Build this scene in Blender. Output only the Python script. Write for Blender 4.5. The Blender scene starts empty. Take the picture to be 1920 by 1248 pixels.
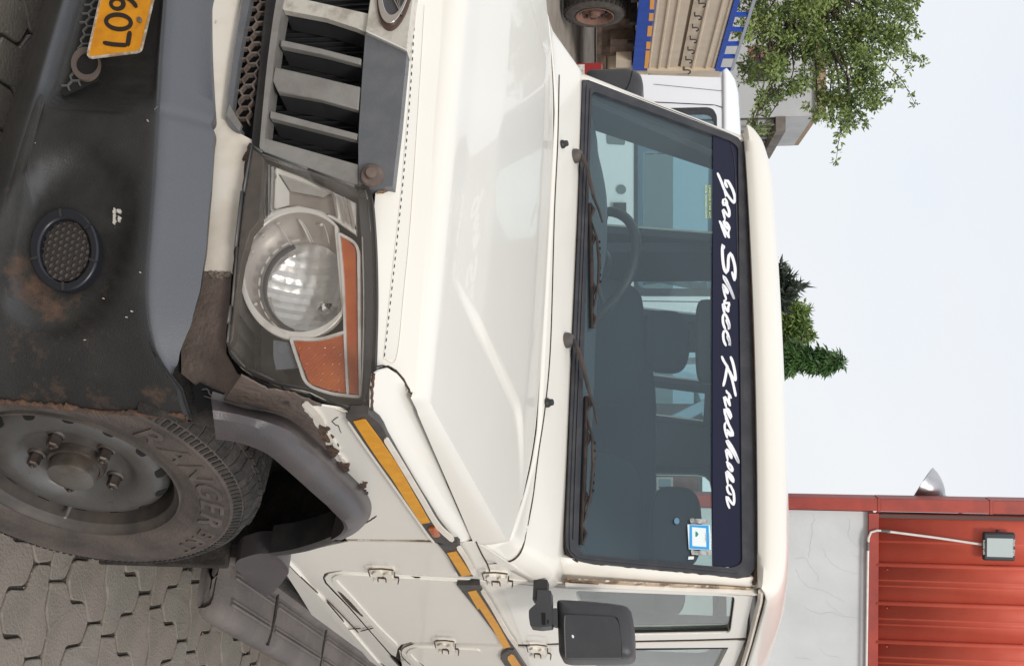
import bpy, bmesh, math, random
import numpy as np
from mathutils import Vector, Matrix
from mathutils.geometry import delaunay_2d_cdt

scene = bpy.context.scene
COL = scene.collection
random.seed(11)
rng = np.random.default_rng(5)

# ------------------------------------------------------------------ camera
# The phone was held on its side: world "up" runs to the right of the picture.
CAM = np.array([1.4187, -1.4768, 1.4652])
YAW, PITCH, FPX = 0.4474, 0.1443, 2127.1
FWD = np.array([-math.sin(YAW) * math.cos(PITCH), math.cos(YAW) * math.cos(PITCH), -math.sin(PITCH)])
RGT = np.array([math.cos(YAW), math.sin(YAW), 0.0])
UPV = np.cross(RGT, FWD)
FH = np.array([-math.sin(YAW), math.cos(YAW), 0.0])
cd = bpy.data.cameras.new('camera')
cd.sensor_fit = 'HORIZONTAL'; cd.sensor_width = 36.0
cd.lens = 36.0 * FPX / 1920.0
cd.clip_start = 0.05; cd.clip_end = 3000
cam = bpy.data.objects.new('camera', cd); COL.objects.link(cam)
mw = Matrix.Identity(4)
for i in range(3):
    mw[i][0] = UPV[i]; mw[i][1] = -RGT[i]; mw[i][2] = -FWD[i]; mw[i][3] = CAM[i]
cam.matrix_world = mw
scene.camera = cam
scene.cycles.transparent_max_bounces = 24

# ------------------------------------------------------------------ sky, sun, exposure
SUN_DIR = Vector((0.52, -0.60, 0.61)).normalized()      # towards the sun, behind thin cloud
world = bpy.data.worlds.new('World'); scene.world = world
world.use_nodes = True
nt = world.node_tree; nt.nodes.clear()
o_ = nt.nodes.new('ShaderNodeOutputWorld'); bg = nt.nodes.new('ShaderNodeBackground')
sky = nt.nodes.new('ShaderNodeTexSky'); sky.sky_type = 'NISHITA'; sky.sun_disc = False
sky.sun_elevation = math.asin(SUN_DIR.z); sky.sun_rotation = math.atan2(SUN_DIR.x, SUN_DIR.y)
sky.air_density = 1.0; sky.dust_density = 3.0
tc = nt.nodes.new('ShaderNodeTexCoord'); mp = nt.nodes.new('ShaderNodeMapping')
mp.inputs['Scale'].default_value = (1.0, 1.0, 2.2)
ns = nt.nodes.new('ShaderNodeTexNoise'); ns.inputs['Scale'].default_value = 2.3
ns.inputs['Detail'].default_value = 4; ns.inputs['Roughness'].default_value = 0.45
cr = nt.nodes.new('ShaderNodeValToRGB')
cr.color_ramp.elements[0].position = 0.36; cr.color_ramp.elements[0].color = (7.4, 7.72, 8.2, 1)
cr.color_ramp.elements[1].position = 0.64; cr.color_ramp.elements[1].color = (7.9, 8.0, 8.15, 1)
mx = nt.nodes.new('ShaderNodeMix'); mx.data_type = 'RGBA'; mx.inputs[0].default_value = 0.9
L = nt.links.new
L(tc.outputs['Generated'], mp.inputs[0]); L(mp.outputs[0], ns.inputs['Vector']); L(ns.outputs[0], cr.inputs[0])
L(sky.outputs[0], mx.inputs[6]); L(cr.outputs[0], mx.inputs[7]); L(mx.outputs[2], bg.inputs[0])
bg.inputs[1].default_value = 0.1
L(bg.outputs[0], o_.inputs[0])
sd = bpy.data.lights.new('sun', 'SUN'); sd.energy = 1.5; sd.angle = math.radians(14); sd.color = (1.0, 0.95, 0.87)
so = bpy.data.objects.new('sun', sd); COL.objects.link(so)
so.rotation_euler = SUN_DIR.to_track_quat('Z', 'Y').to_euler(); so.location = (0, 0, 30)
vs = scene.view_settings
vs.view_transform = 'Standard'; vs.look = 'None'; vs.gamma = 1.0; vs.use_curve_mapping = False; vs.exposure = 0.27

# ------------------------------------------------------------------ materials
MATS = {}
def mat(name, col, rough=0.5, metal=0.0, var=None, bump=None, coat=0.0, spec=0.5, rvar=None, alpha=None, wear=None, emit=None):
    """var=(scale, colour2, lo, hi); bump=(scale, strength, detail); wear=(scale, colour, threshold, width) adds a second stain."""
    if name in MATS: return MATS[name]
    m = bpy.data.materials.new(name); m.use_nodes = True; t = m.node_tree; n = t.nodes; p = n['Principled BSDF']
    p.inputs['Base Color'].default_value = (*col, 1); p.inputs['Roughness'].default_value = rough
    p.inputs['Metallic'].default_value = metal; p.inputs['Specular IOR Level'].default_value = spec
    if coat: p.inputs['Coat Weight'].default_value = coat; p.inputs['Coat Roughness'].default_value = 0.025
    tcn = n.new('ShaderNodeTexCoord')
    csock = None
    def noise(scale, detail=5, rough_=0.6):
        q = n.new('ShaderNodeTexNoise'); q.inputs['Scale'].default_value = scale
        q.inputs['Detail'].default_value = detail; q.inputs['Roughness'].default_value = rough_
        t.links.new(tcn.outputs['Object'], q.inputs['Vector']); return q
    def mixc(fac, a, b):
        k = n.new('ShaderNodeMix'); k.data_type = 'RGBA'; t.links.new(fac, k.inputs[0])
        if isinstance(a, tuple): k.inputs[6].default_value = (*a, 1)
        else: t.links.new(a, k.inputs[6])
        k.inputs[7].default_value = (*b, 1); return k.outputs[2]
    def ramp(sock, lo, hi):
        k = n.new('ShaderNodeMapRange'); k.inputs[1].default_value = lo; k.inputs[2].default_value = hi
        t.links.new(sock, k.inputs[0]); return k.outputs[0]
    if var:
        q = noise(var[0]); csock = mixc(ramp(q.outputs[0], var[2], var[3]), col, var[1])
    if wear:
        q = noise(wear[0], 8, 0.7); csock = mixc(ramp(q.outputs[0], wear[2], wear[2] + wear[3]), csock if csock else col, wear[1])
    if csock: t.links.new(csock, p.inputs['Base Color'])
    if rvar:
        q = noise(rvar[0]); k = n.new('ShaderNodeMapRange')
        k.inputs[1].default_value = 0.35; k.inputs[2].default_value = 0.65; k.inputs[3].default_value = rvar[1]; k.inputs[4].default_value = rvar[2]
        t.links.new(q.outputs[0], k.inputs[0]); t.links.new(k.outputs[0], p.inputs['Roughness'])
    if bump:
        q = noise(bump[0], bump[2] if len(bump) > 2 else 4); b = n.new('ShaderNodeBump')
        b.inputs['Strength'].default_value = bump[1]; b.inputs['Distance'].default_value = 0.01
        t.links.new(q.outputs[0], b.inputs['Height']); t.links.new(b.outputs[0], p.inputs['Normal'])
    if emit: p.inputs['Emission Color'].default_value = (*emit, 1); p.inputs['Emission Strength'].default_value = 1
    MATS[name] = m; return m

def glass(name, tint, gloss_rough=0.0, ior=1.5, haze=0.0, hazecol=(0.5, 0.6, 0.65)):
    if name in MATS: return MATS[name]
    m = bpy.data.materials.new(name); m.use_nodes = True; t = m.node_tree; n = t.nodes
    n.remove(n['Principled BSDF'])
    tr = n.new('ShaderNodeBsdfTransparent'); tr.inputs[0].default_value = (*tint, 1)
    gl = n.new('ShaderNodeBsdfGlossy'); gl.inputs['Roughness'].default_value = gloss_rough
    fr = n.new('ShaderNodeFresnel'); ge = n.new('ShaderNodeNewGeometry'); mri = n.new('ShaderNodeMapRange')
    mri.inputs[3].default_value = ior; mri.inputs[4].default_value = 1.0 / ior      # the same reflectance on both faces of the pane
    t.links.new(ge.outputs['Backfacing'], mri.inputs[0]); t.links.new(mri.outputs[0], fr.inputs[0])
    mxs = n.new('ShaderNodeMixShader')
    t.links.new(fr.outputs[0], mxs.inputs[0]); t.links.new(tr.outputs[0], mxs.inputs[1]); t.links.new(gl.outputs[0], mxs.inputs[2])
    last = mxs
    if haze:
        df = n.new('ShaderNodeBsdfDiffuse'); df.inputs[0].default_value = (*hazecol, 1)
        m2 = n.new('ShaderNodeMixShader')
        nz = n.new('ShaderNodeTexNoise'); nz.inputs['Scale'].default_value = 5; tcn = n.new('ShaderNodeTexCoord')
        mr = n.new('ShaderNodeMapRange'); mr.inputs[3].default_value = haze * 0.7; mr.inputs[4].default_value = haze * 1.3
        t.links.new(tcn.outputs['Object'], nz.inputs['Vector']); t.links.new(nz.outputs[0], mr.inputs[0]); t.links.new(mr.outputs[0], m2.inputs[0])
        t.links.new(mxs.outputs[0], m2.inputs[1]); t.links.new(df.outputs[0], m2.inputs[2]); last = m2
    t.links.new(last.outputs[0], n['Material Output'].inputs[0])
    MATS[name] = m; return m

# car
PAINT = mat('cream paint', (0.79, 0.762, 0.70), 0.30, var=(1.6, (0.755, 0.72, 0.655), 0.35, 0.75), coat=0.35, spec=0.3, wear=(150, (0.42, 0.35, 0.27), 0.745, 0.02))
PAINT_D = mat('dusty cream paint', (0.76, 0.71, 0.63), 0.4, var=(7, (0.58, 0.51, 0.42), 0.45, 0.75), wear=(25, (0.22, 0.13, 0.08), 0.66, 0.06))
RUSTSEAM = mat('rusty seam', (0.075, 0.042, 0.024), 0.9, var=(60, (0.03, 0.02, 0.015), 0.4, 0.6))
RUSTLITE = mat('rust stained paint', (0.50, 0.38, 0.27), 0.6, var=(24, (0.16, 0.085, 0.04), 0.42, 0.6), wear=(40, (0.70, 0.64, 0.54), 0.52, 0.1))
RUST = mat('flaking rust', (0.080, 0.050, 0.037), 0.95, var=(45, (0.16, 0.088, 0.055), 0.45, 0.66), bump=(110, 0.9, 6))
MUD = mat('mud caked metal', (0.115, 0.085, 0.072), 0.95, var=(16, (0.155, 0.118, 0.1), 0.4, 0.65), bump=(70, 0.6, 6), wear=(22, (0.05, 0.035, 0.03), 0.63, 0.05))
BUMP = mat('bumper plastic', (0.018, 0.0178, 0.0175), 0.55, var=(7, (0.036, 0.034, 0.031), 0.42, 0.72), bump=(420, 0.18, 2), rvar=(9, 0.42, 0.6), wear=(28, (0.075, 0.06, 0.05), 0.665, 0.05), spec=0.38)
FLARE = mat('grey flare plastic', (0.056, 0.052, 0.056), 0.42, var=(7, (0.088, 0.074, 0.075), 0.4, 0.7), bump=(300, 0.12, 2), wear=(18, (0.10, 0.066, 0.062), 0.56, 0.12))
BLACK = mat('black cavity', (0.006, 0.006, 0.006), 0.9)
DARKPL = mat('dark plastic', (0.018, 0.018, 0.020), 0.5, var=(12, (0.045, 0.042, 0.04), 0.4, 0.7), bump=(260, 0.1, 2))
MIRRORPL = mat('mirror shell plastic', (0.040, 0.040, 0.046), 0.38, bump=(500, 0.15, 2), var=(9, (0.05, 0.05, 0.055), 0.4, 0.6))
RUBBER = mat('window rubber', (0.028, 0.029, 0.036), 0.42, var=(20, (0.05, 0.047, 0.05), 0.45, 0.7), bump=(120, 0.08, 3))
TRIMB = mat('trim strip black', (0.045, 0.042, 0.042), 0.5, var=(30, (0.08, 0.07, 0.065), 0.4, 0.7))
AMBERTAPE = mat('amber reflective tape', (0.78, 0.36, 0.012), 0.3, var=(50, (0.7, 0.3, 0.01), 0.4, 0.6), wear=(60, (0.28, 0.15, 0.03), 0.69, 0.03))
AMBER = mat('amber lens', (0.46, 0.085, 0.016), 0.16, var=(14, (0.58, 0.14, 0.02), 0.4, 0.65), coat=0.8)
SILVER = mat('silver grille paint', (0.30, 0.29, 0.275), 0.36, metal=0.25, var=(14, (0.22, 0.205, 0.19), 0.42, 0.7), bump=(300, 0.08, 2), wear=(35, (0.14, 0.115, 0.095), 0.66, 0.06))
SILVER_W = mat('worn silver', (0.62, 0.59, 0.53), 0.3, metal=0.2, var=(28, (0.42, 0.38, 0.33), 0.48, 0.66), bump=(180, 0.1, 3))
GREYP = mat('grey grille panel', (0.115, 0.122, 0.135), 0.42, var=(20, (0.14, 0.145, 0.155), 0.4, 0.65), bump=(380, 0.12, 2))
CHROME = mat('chrome', (0.82, 0.82, 0.82), 0.12, metal=1.0)
REFL = mat('lamp reflector', (0.66, 0.66, 0.65), 0.28, metal=0.55, bump=(24, 0.28, 2))
REFL_D = mat('dusty lamp bowl', (0.50, 0.47, 0.44), 0.3, metal=0.3, var=(6, (0.36, 0.32, 0.29), 0.4, 0.7))
LAMPGREY = mat('lamp housing grey', (0.085, 0.088, 0.095), 0.35, var=(10, (0.12, 0.105, 0.09), 0.45, 0.7))
LAMPTRIM = mat('lamp trim silver', (0.80, 0.79, 0.76), 0.3, metal=0.1, var=(16, (0.5, 0.46, 0.40), 0.5, 0.75))
LENS = glass('lamp lens', (0.96, 0.955, 0.95), 0.02, 1.45, haze=0.035, hazecol=(0.62, 0.56, 0.48))
WGLASS = glass('windscreen glass', (0.87, 0.95, 0.95), 0.0, 1.5, haze=0.030, hazecol=(0.28, 0.44, 0.58))
SGLASS = glass('side glass', (0.90, 0.96, 0.95), 0.0, 1.5, haze=0.02, hazecol=(0.45, 0.5, 0.5))
FILM = mat('sun strip film', (0.013, 0.014, 0.034), 0.25, spec=0.22)
WHITEV = mat('white vinyl', (0.82, 0.83, 0.88), 0.4)
BLACKV = mat('black vinyl', (0.008, 0.009, 0.018), 0.35)
YELV = mat('yellow vinyl', (0.55, 0.58, 0.12), 0.5)
BLUEV = mat('blue sticker print', (0.02, 0.30, 0.66), 0.35)
PALEV = mat('pale sticker paper', (0.70, 0.76, 0.76), 0.5)
GREENV = mat('green sticker print', (0.02, 0.22, 0.17), 0.5)
TAPEV = mat('grey tape residue', (0.42, 0.42, 0.40), 0.6, var=(60, (0.16, 0.16, 0.16), 0.42, 0.6))
PLATE = mat('plate amber', (0.66, 0.27, 0.008), 0.42, var=(22, (0.50, 0.19, 0.008), 0.42, 0.68), wear=(35, (0.22, 0.10, 0.03), 0.62, 0.1))
PLATEK = mat('plate black', (0.018, 0.012, 0.010), 0.5)
TYRE = mat('tyre rubber', (0.055, 0.046, 0.041), 0.85, var=(9, (0.105, 0.083, 0.073), 0.38, 0.62), bump=(160, 0.35, 5))
TREAD = mat('tyre tread rubber', (0.022, 0.021, 0.020), 0.85, var=(26, (0.05, 0.043, 0.038), 0.42, 0.66), bump=(45, 1.0, 6))
STEEL = mat('wheel steel paint', (0.115, 0.113, 0.110), 0.42, metal=0.45, var=(9, (0.085, 0.075, 0.068), 0.42, 0.68), bump=(90, 0.1, 4), wear=(26, (0.09, 0.055, 0.04), 0.62, 0.07))
STEELD = mat('wheel barrel paint', (0.045, 0.04, 0.037), 0.6, var=(12, (0.085, 0.07, 0.06), 0.42, 0.68))
NUT = mat('wheel nut steel', (0.12, 0.105, 0.095), 0.4, metal=0.6, var=(40, (0.08, 0.055, 0.045), 0.4, 0.65))
WIPER = mat('rusty wiper', (0.024, 0.021, 0.021), 0.7, var=(22, (0.058, 0.040, 0.034), 0.42, 0.6))
WIPERG = mat('wiper grey', (0.075, 0.07, 0.068), 0.55, var=(30, (0.11, 0.085, 0.07), 0.4, 0.7))
STEP = mat('step board rubber', (0.105, 0.093, 0.088), 0.75, var=(8, (0.15, 0.128, 0.118), 0.4, 0.66), bump=(120, 0.25, 4), wear=(16, (0.12, 0.10, 0.11), 0.6, 0.08))
FLAP = mat('mud flap rubber', (0.022, 0.019, 0.017), 0.9, var=(25, (0.045, 0.038, 0.033), 0.42, 0.66), bump=(150, 0.5, 5))
INTER = mat('interior trim', (0.045, 0.050, 0.062), 0.75)
INTERL = mat('interior light trim', (0.30, 0.30, 0.29), 0.7)
SEATF = mat('seat fabric', (0.04, 0.048, 0.064), 0.9, bump=(300, 0.1, 2))
DASHM = mat('dashboard plastic', (0.050, 0.058, 0.070), 0.6)
# rust and mud blooming on it, also placed per vertex and broken up by noise
_t = BUMP.node_tree; _p = _t.nodes['Principled BSDF']; _n = _t.nodes
_a2 = _n.new('ShaderNodeAttribute'); _a2.attribute_name = 'stain'; _q = _n.new('ShaderNodeTexNoise'); _q.inputs['Scale'].default_value = 38; _q.inputs['Detail'].default_value = 8; _q.inputs['Roughness'].default_value = .72
_tcn = _n.new('ShaderNodeTexCoord'); _t.links.new(_tcn.outputs['Object'], _q.inputs['Vector'])
_ad = _n.new('ShaderNodeMath'); _ad.operation = 'ADD'; _t.links.new(_a2.outputs['Fac'], _ad.inputs[0]); _t.links.new(_q.outputs[0], _ad.inputs[1])
_mr = _n.new('ShaderNodeMapRange'); _mr.inputs[1].default_value = .82; _mr.inputs[2].default_value = 1.12; _t.links.new(_ad.outputs[0], _mr.inputs[0])
_rc = _n.new('ShaderNodeMix'); _rc.data_type = 'RGBA'; _rc.inputs[6].default_value = (.070, .046, .035, 1); _rc.inputs[7].default_value = (.125, .072, .046, 1)
_q2 = _n.new('ShaderNodeTexNoise'); _q2.inputs['Scale'].default_value = 70; _t.links.new(_tcn.outputs['Object'], _q2.inputs['Vector']); _t.links.new(_q2.outputs[0], _rc.inputs[0])
STAINF, STAINC = _mr.outputs[0], _rc.outputs[2]
# sky light on the bumper's top and ledges, painted as a paler tone per vertex
_t = BUMP.node_tree; _p = _t.nodes['Principled BSDF']; _at = _t.nodes.new('ShaderNodeAttribute'); _at.attribute_name = 'sky_tone'
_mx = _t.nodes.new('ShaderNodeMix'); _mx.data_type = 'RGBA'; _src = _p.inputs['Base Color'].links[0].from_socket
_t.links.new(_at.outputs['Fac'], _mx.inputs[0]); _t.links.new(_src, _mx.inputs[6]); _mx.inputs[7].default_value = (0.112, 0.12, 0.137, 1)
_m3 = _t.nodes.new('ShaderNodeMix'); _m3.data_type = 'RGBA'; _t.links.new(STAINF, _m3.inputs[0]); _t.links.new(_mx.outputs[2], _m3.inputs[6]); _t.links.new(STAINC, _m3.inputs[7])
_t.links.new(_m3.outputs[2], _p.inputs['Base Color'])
# surroundings
STONE = mat('paver concrete', (0.272, 0.232, 0.200), 0.9, var=(7, (0.20, 0.18, 0.152), 0.35, 0.7), bump=(130, 0.5, 6), wear=(120, (0.14, 0.12, 0.10), 0.60, 0.08))
STONE2 = mat('paver concrete darker', (0.225, 0.203, 0.175), 0.9, var=(8, (0.27, 0.245, 0.21), 0.4, 0.7), bump=(120, 0.5, 6), wear=(120, (0.12, 0.10, 0.085), 0.60, 0.08))
JOINT = mat('joint dirt', (0.075, 0.06, 0.047), 1.0, var=(30, (0.055, 0.046, 0.038), 0.4, 0.65), bump=(120, 0.8, 6))
SAND = mat('sandy yard', (0.33, 0.285, 0.24), 1.0, var=(1.7, (0.23, 0.195, 0.165), 0.4, 0.66), bump=(14, 0.6, 6))
WHITEP = mat('white car paint', (0.80, 0.82, 0.87), 0.25, coat=0.5)
GREYCAP = mat('grey cap plastic', (0.12, 0.12, 0.13), 0.5)
DGLASS = glass('dark side glass', (0.62, 0.74, 0.80), 0.0, 1.5, haze=0.08, hazecol=(0.22, 0.34, 0.42))
REDL = mat('red lamp', (0.26, 0.012, 0.014), 0.15, coat=0.6)
CLEARL = mat('clear lamp', (0.66, 0.64, 0.60), 0.12, coat=0.6, var=(40, (0.35, 0.33, 0.3), 0.45, 0.6))
TRUCKC = mat('truck cream', (0.60, 0.50, 0.385), 0.5, var=(4, (0.53, 0.43, 0.325), 0.38, 0.7), wear=(14, (0.40, 0.29, 0.19), 0.66, 0.08))
TRUCKB = mat('truck blue', (0.006, 0.055, 0.36), 0.5, var=(6, (0.010, 0.07, 0.42), 0.4, 0.65), spec=0.3)
TRUCKD = mat('truck slot brown', (0.17, 0.115, 0.07), 0.8)
REFTAPE = mat('reflector amber', (0.78, 0.34, 0.04), 0.35)
IRON = mat('dark iron', (0.03, 0.028, 0.028), 0.7, var=(20, (0.07, 0.055, 0.045), 0.42, 0.66))
REDDUST = mat('red dust wheel', (0.21, 0.115, 0.088), 0.9, var=(12, (0.15, 0.085, 0.068), 0.4, 0.65))
TTYRE = mat('dusty truck tyre', (0.06, 0.053, 0.048), 0.95, var=(12, (0.10, 0.083, 0.072), 0.4, 0.65))
TIMBER = mat('underbody planks', (0.15, 0.10, 0.072), 0.9, var=(8, (0.08, 0.055, 0.042), 0.4, 0.6))
PLASTERG = mat('grey plaster', (0.52, 0.53, 0.54), 0.9, var=(0.6, (0.40, 0.41, 0.42), 0.38, 0.7), bump=(14, 0.25, 5), wear=(1.8, (0.27, 0.26, 0.25), 0.62, 0.1))
CONC = mat('stained concrete', (0.21, 0.185, 0.165), 0.9, var=(2.5, (0.13, 0.11, 0.1), 0.4, 0.66), bump=(20, 0.3, 5))
BROWNL = mat('brown ledge', (0.38, 0.28, 0.19), 0.85, var=(3, (0.3, 0.2, 0.13), 0.4, 0.66))
WOODRED = mat('faded red shutter', (0.34, 0.16, 0.14), 0.7)
WINDARK = mat('dark window', (0.035, 0.03, 0.03), 0.3)
GREYSLAT = mat('grey slat', (0.42, 0.42, 0.42), 0.6)
PLASTERW = None
CLAD = mat('red cladding', (0.60, 0.108, 0.066), 0.6, var=(2.4, (0.55, 0.083, 0.05), 0.38, 0.68), bump=(60, 0.05, 3), wear=(9, (0.62, 0.13, 0.09), 0.64, 0.08))
CLADD = mat('red trim', (0.38, 0.044, 0.026), 0.45, var=(3, (0.24, 0.03, 0.02), 0.4, 0.66))
PVC = mat('white conduit', (0.72, 0.70, 0.68), 0.45, var=(8, (0.6, 0.56, 0.53), 0.45, 0.7))
LAMPK = mat('floodlight black', (0.02, 0.025, 0.032), 0.35)
LAMPG = mat('floodlight glass', (0.46, 0.53, 0.53), 0.1, coat=0.5)
ALU = mat('spun aluminium', (0.58, 0.58, 0.60), 0.30, metal=0.9, var=(8, (0.48, 0.48, 0.5), 0.4, 0.66))
BRICK = mat('brick red', (0.30, 0.125, 0.085), 0.9, var=(9, (0.22, 0.09, 0.065), 0.4, 0.6))
LEAF = mat('leaf green', (0.165, 0.235, 0.06), 0.6, var=(0.9, (0.25, 0.32, 0.095), 0.38, 0.66))
LEAF2 = mat('leaf dark green', (0.09, 0.135, 0.05), 0.5, var=(1.1, (0.09, 0.14, 0.045), 0.38, 0.66))
LEAF3 = mat('leaf mid green', (0.10, 0.165, 0.04), 0.5, var=(1.0, (0.19, 0.27, 0.06), 0.38, 0.66))
LEAFASH = mat('weeping leaf green', (0.04, 0.10, 0.028), 0.45, var=(1.2, (0.08, 0.17, 0.035), 0.38, 0.66))
LEAFDK = mat('frond green', (0.028, 0.04, 0.03), 0.6, var=(1.5, (0.05, 0.07, 0.04), 0.4, 0.66))
BARK = mat('bark', (0.10, 0.075, 0.06), 0.95, var=(6, (0.06, 0.045, 0.038), 0.4, 0.66), bump=(20, 0.6, 5))
for m_ in (LEAF, LEAF2, LEAF3, LEAFASH):
    p_ = m_.node_tree.nodes['Principled BSDF']
    p_.inputs['Transmission Weight'].default_value = 0.0
    p_.inputs['Subsurface Weight'].default_value = 0.0

# ------------------------------------------------------------------ geometry helpers
def tag(o, label=None, cat=None, group=None, kind=None):
    if label: o['label'] = label
    if cat: o['category'] = cat
    if group: o['group'] = group
    if kind: o['kind'] = kind
    return o
def empty(name, M=None, label=None, cat=None, group=None):
    o = bpy.data.objects.new(name, None); COL.objects.link(o); o.empty_display_size = 0.1
    if M is not None: o.matrix_world = M
    return tag(o, label, cat, group)
def link(name, me, m, parent=None, smooth=35, world=False):
    if m is not None: me.materials.append(m)
    if smooth:
        me.polygons.foreach_set('use_smooth', [True] * len(me.polygons))
        try: me.set_sharp_from_angle(angle=math.radians(smooth))
        except Exception: pass
    o = bpy.data.objects.new(name, me); COL.objects.link(o)
    if parent is not None: o.parent = parent
    return o
def mesh(name, V, F, m, parent=None, smooth=35, fixn=True):
    me = bpy.data.meshes.new(name)
    me.from_pydata([tuple(map(float, v)) for v in V], [], F)
    me.validate(); me.update()
    if fixn:
        b = bmesh.new(); b.from_mesh(me); bmesh.ops.recalc_face_normals(b, faces=b.faces); b.to_mesh(me); b.free()
    return link(name, me, m, parent, smooth)
def bev(o, w=0.003, seg=2, ang=40):
    md = o.modifiers.new('bevel', 'BEVEL'); md.width = w; md.segments = seg; md.limit_method = 'ANGLE'
    md.angle_limit = math.radians(ang); md.harden_normals = False
    return o
class MB:
    """collects boxes, tubes and sheets into one mesh"""
    def __init__(s): s.V = []; s.F = []
    def add(s, V, F):
        k = len(s.V); s.V += [tuple(map(float, v)) for v in V]; s.F += [tuple(i + k for i in f) for f in F]
    def box(s, lo, hi, M=None):
        x0, y0, z0 = lo; x1, y1, z1 = hi
        V = [(x0, y0, z0), (x1, y0, z0), (x1, y1, z0), (x0, y1, z0), (x0, y0, z1), (x1, y0, z1), (x1, y1, z1), (x0, y1, z1)]
        if M is not None: V = [tuple(M @ Vector(v)) for v in V]
        s.add(V, [(0, 3, 2, 1), (4, 5, 6, 7), (0, 1, 5, 4), (1, 2, 6, 5), (2, 3, 7, 6), (3, 0, 4, 7)])
    def tube(s, pts, r, seg=8, cap=True, flat=1.0):
        P = [np.array(p, float) for p in pts]; R = r if hasattr(r, '__len__') else [r] * len(P)
        rings = []; prev = None
        for i, p in enumerate(P):
            d = P[min(i + 1, len(P) - 1)] - P[max(i - 1, 0)]; d = d / (np.linalg.norm(d) + 1e-12)
            if prev is None:
                a = np.cross(d, [0, 0, 1.0])
                if np.linalg.norm(a) < 0.1: a = np.cross(d, [1.0, 0, 0])
            else: a = prev - d * (prev @ d)
            a = a / np.linalg.norm(a); prev = a; b = np.cross(d, a)
            rings.append([p + R[i] * (math.cos(k * 2 * math.pi / seg) * a + flat * math.sin(k * 2 * math.pi / seg) * b) for k in range(seg)])
        V = [v for q in rings for v in q]; F = []
        for i in range(len(P) - 1):
            for k in range(seg):
                F.append((i * seg + k, i * seg + (k + 1) % seg, (i + 1) * seg + (k + 1) % seg, (i + 1) * seg + k))
        if cap: F.append(tuple(range(seg))[::-1]); F.append(tuple((len(P) - 1) * seg + k for k in range(seg)))
        s.add(V, F)
    def lathe(s, prof, K, ax, t, b, seg=48, close=False):
        """prof: list of (distance along axis, radius)"""
        K, ax, t, b = map(np.array, (K, ax, t, b)); V = []; F = []
        for o, r in prof:
            for k in range(seg):
                a = 2 * math.pi * k / seg
                V.append(K + ax * o + r * (math.cos(a) * t + math.sin(a) * b))
        m_ = len(prof)
        for i in range(m_ - (0 if close else 1)):
            j = (i + 1) % m_
            for k in range(seg): F.append((i * seg + k, i * seg + (k + 1) % seg, j * seg + (k + 1) % seg, j * seg + k))
        s.add(V, F)
    def build(s, name, m, parent=None, smooth=35): return mesh(name, s.V, s.F, m, parent, smooth)

def grid_mesh(rows):
    """rows of equal length -> V,F"""
    n = len(rows[0]); V = [p for r in rows for p in r]; F = []
    for i in range(len(rows) - 1):
        for k in range(n - 1): F.append((i * n + k, i * n + k + 1, (i + 1) * n + k + 1, (i + 1) * n + k))
    return V, F
def catmull(P, n):
    """resample a polyline smoothly to n points, even in arc length"""
    P = np.array(P, float)
    if len(P) == 2: return P[0] + (P[1] - P[0]) * np.linspace(0, 1, n)[:, None]
    Q = np.vstack([2 * P[0] - P[1], P, 2 * P[-1] - P[-2]]); out = []
    for i in range(1, len(Q) - 2):
        t = np.linspace(0, 1, 12, endpoint=False)[:, None]
        p0, p1, p2, p3 = Q[i - 1], Q[i], Q[i + 1], Q[i + 2]
        out.append(0.5 * (2 * p1 + (p2 - p0) * t + (2 * p0 - 5 * p1 + 4 * p2 - p3) * t ** 2 + (3 * p1 - p0 - 3 * p2 + p3) * t ** 3))
    D = np.vstack(out + [P[-1:]])
    return resample(D, n)
def resample(P, n):
    P = np.array(P, float); d = np.r_[0, np.cumsum(np.linalg.norm(np.diff(P, axis=0), axis=1))]
    s = np.linspace(0, d[-1], n)
    return np.stack([np.interp(s, d, P[:, k]) for k in range(P.shape[1])], 1)
def loft(name, rows, m, parent, n=40, sub=4, thick=0.0, smooth=50, curved=True):
    R = [catmull(r, n) if curved else resample(r, n) for r in rows]
    if sub > 1:
        A = np.stack(R)                       # rows x n x 3
        A = np.stack([catmull(A[:, k], (len(R) - 1) * sub + 1) for k in range(n)], 1)
        R = list(A)
    V, F = grid_mesh(R)
    o = mesh(name, V, F, m, parent, smooth)
    if thick:
        md = o.modifiers.new('solid', 'SOLIDIFY'); md.thickness = thick; md.offset = 0
    return o

def pray(px, py): return RGT * ((py - 624.0) / FPX) + UPV * ((px - 960.0) / FPX) + FWD
def project(P):
    q = np.array(P, float) - CAM; z = q @ FWD
    return 960 + FPX * (q @ UPV) / z, 624 + FPX * (q @ RGT) / z

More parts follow.
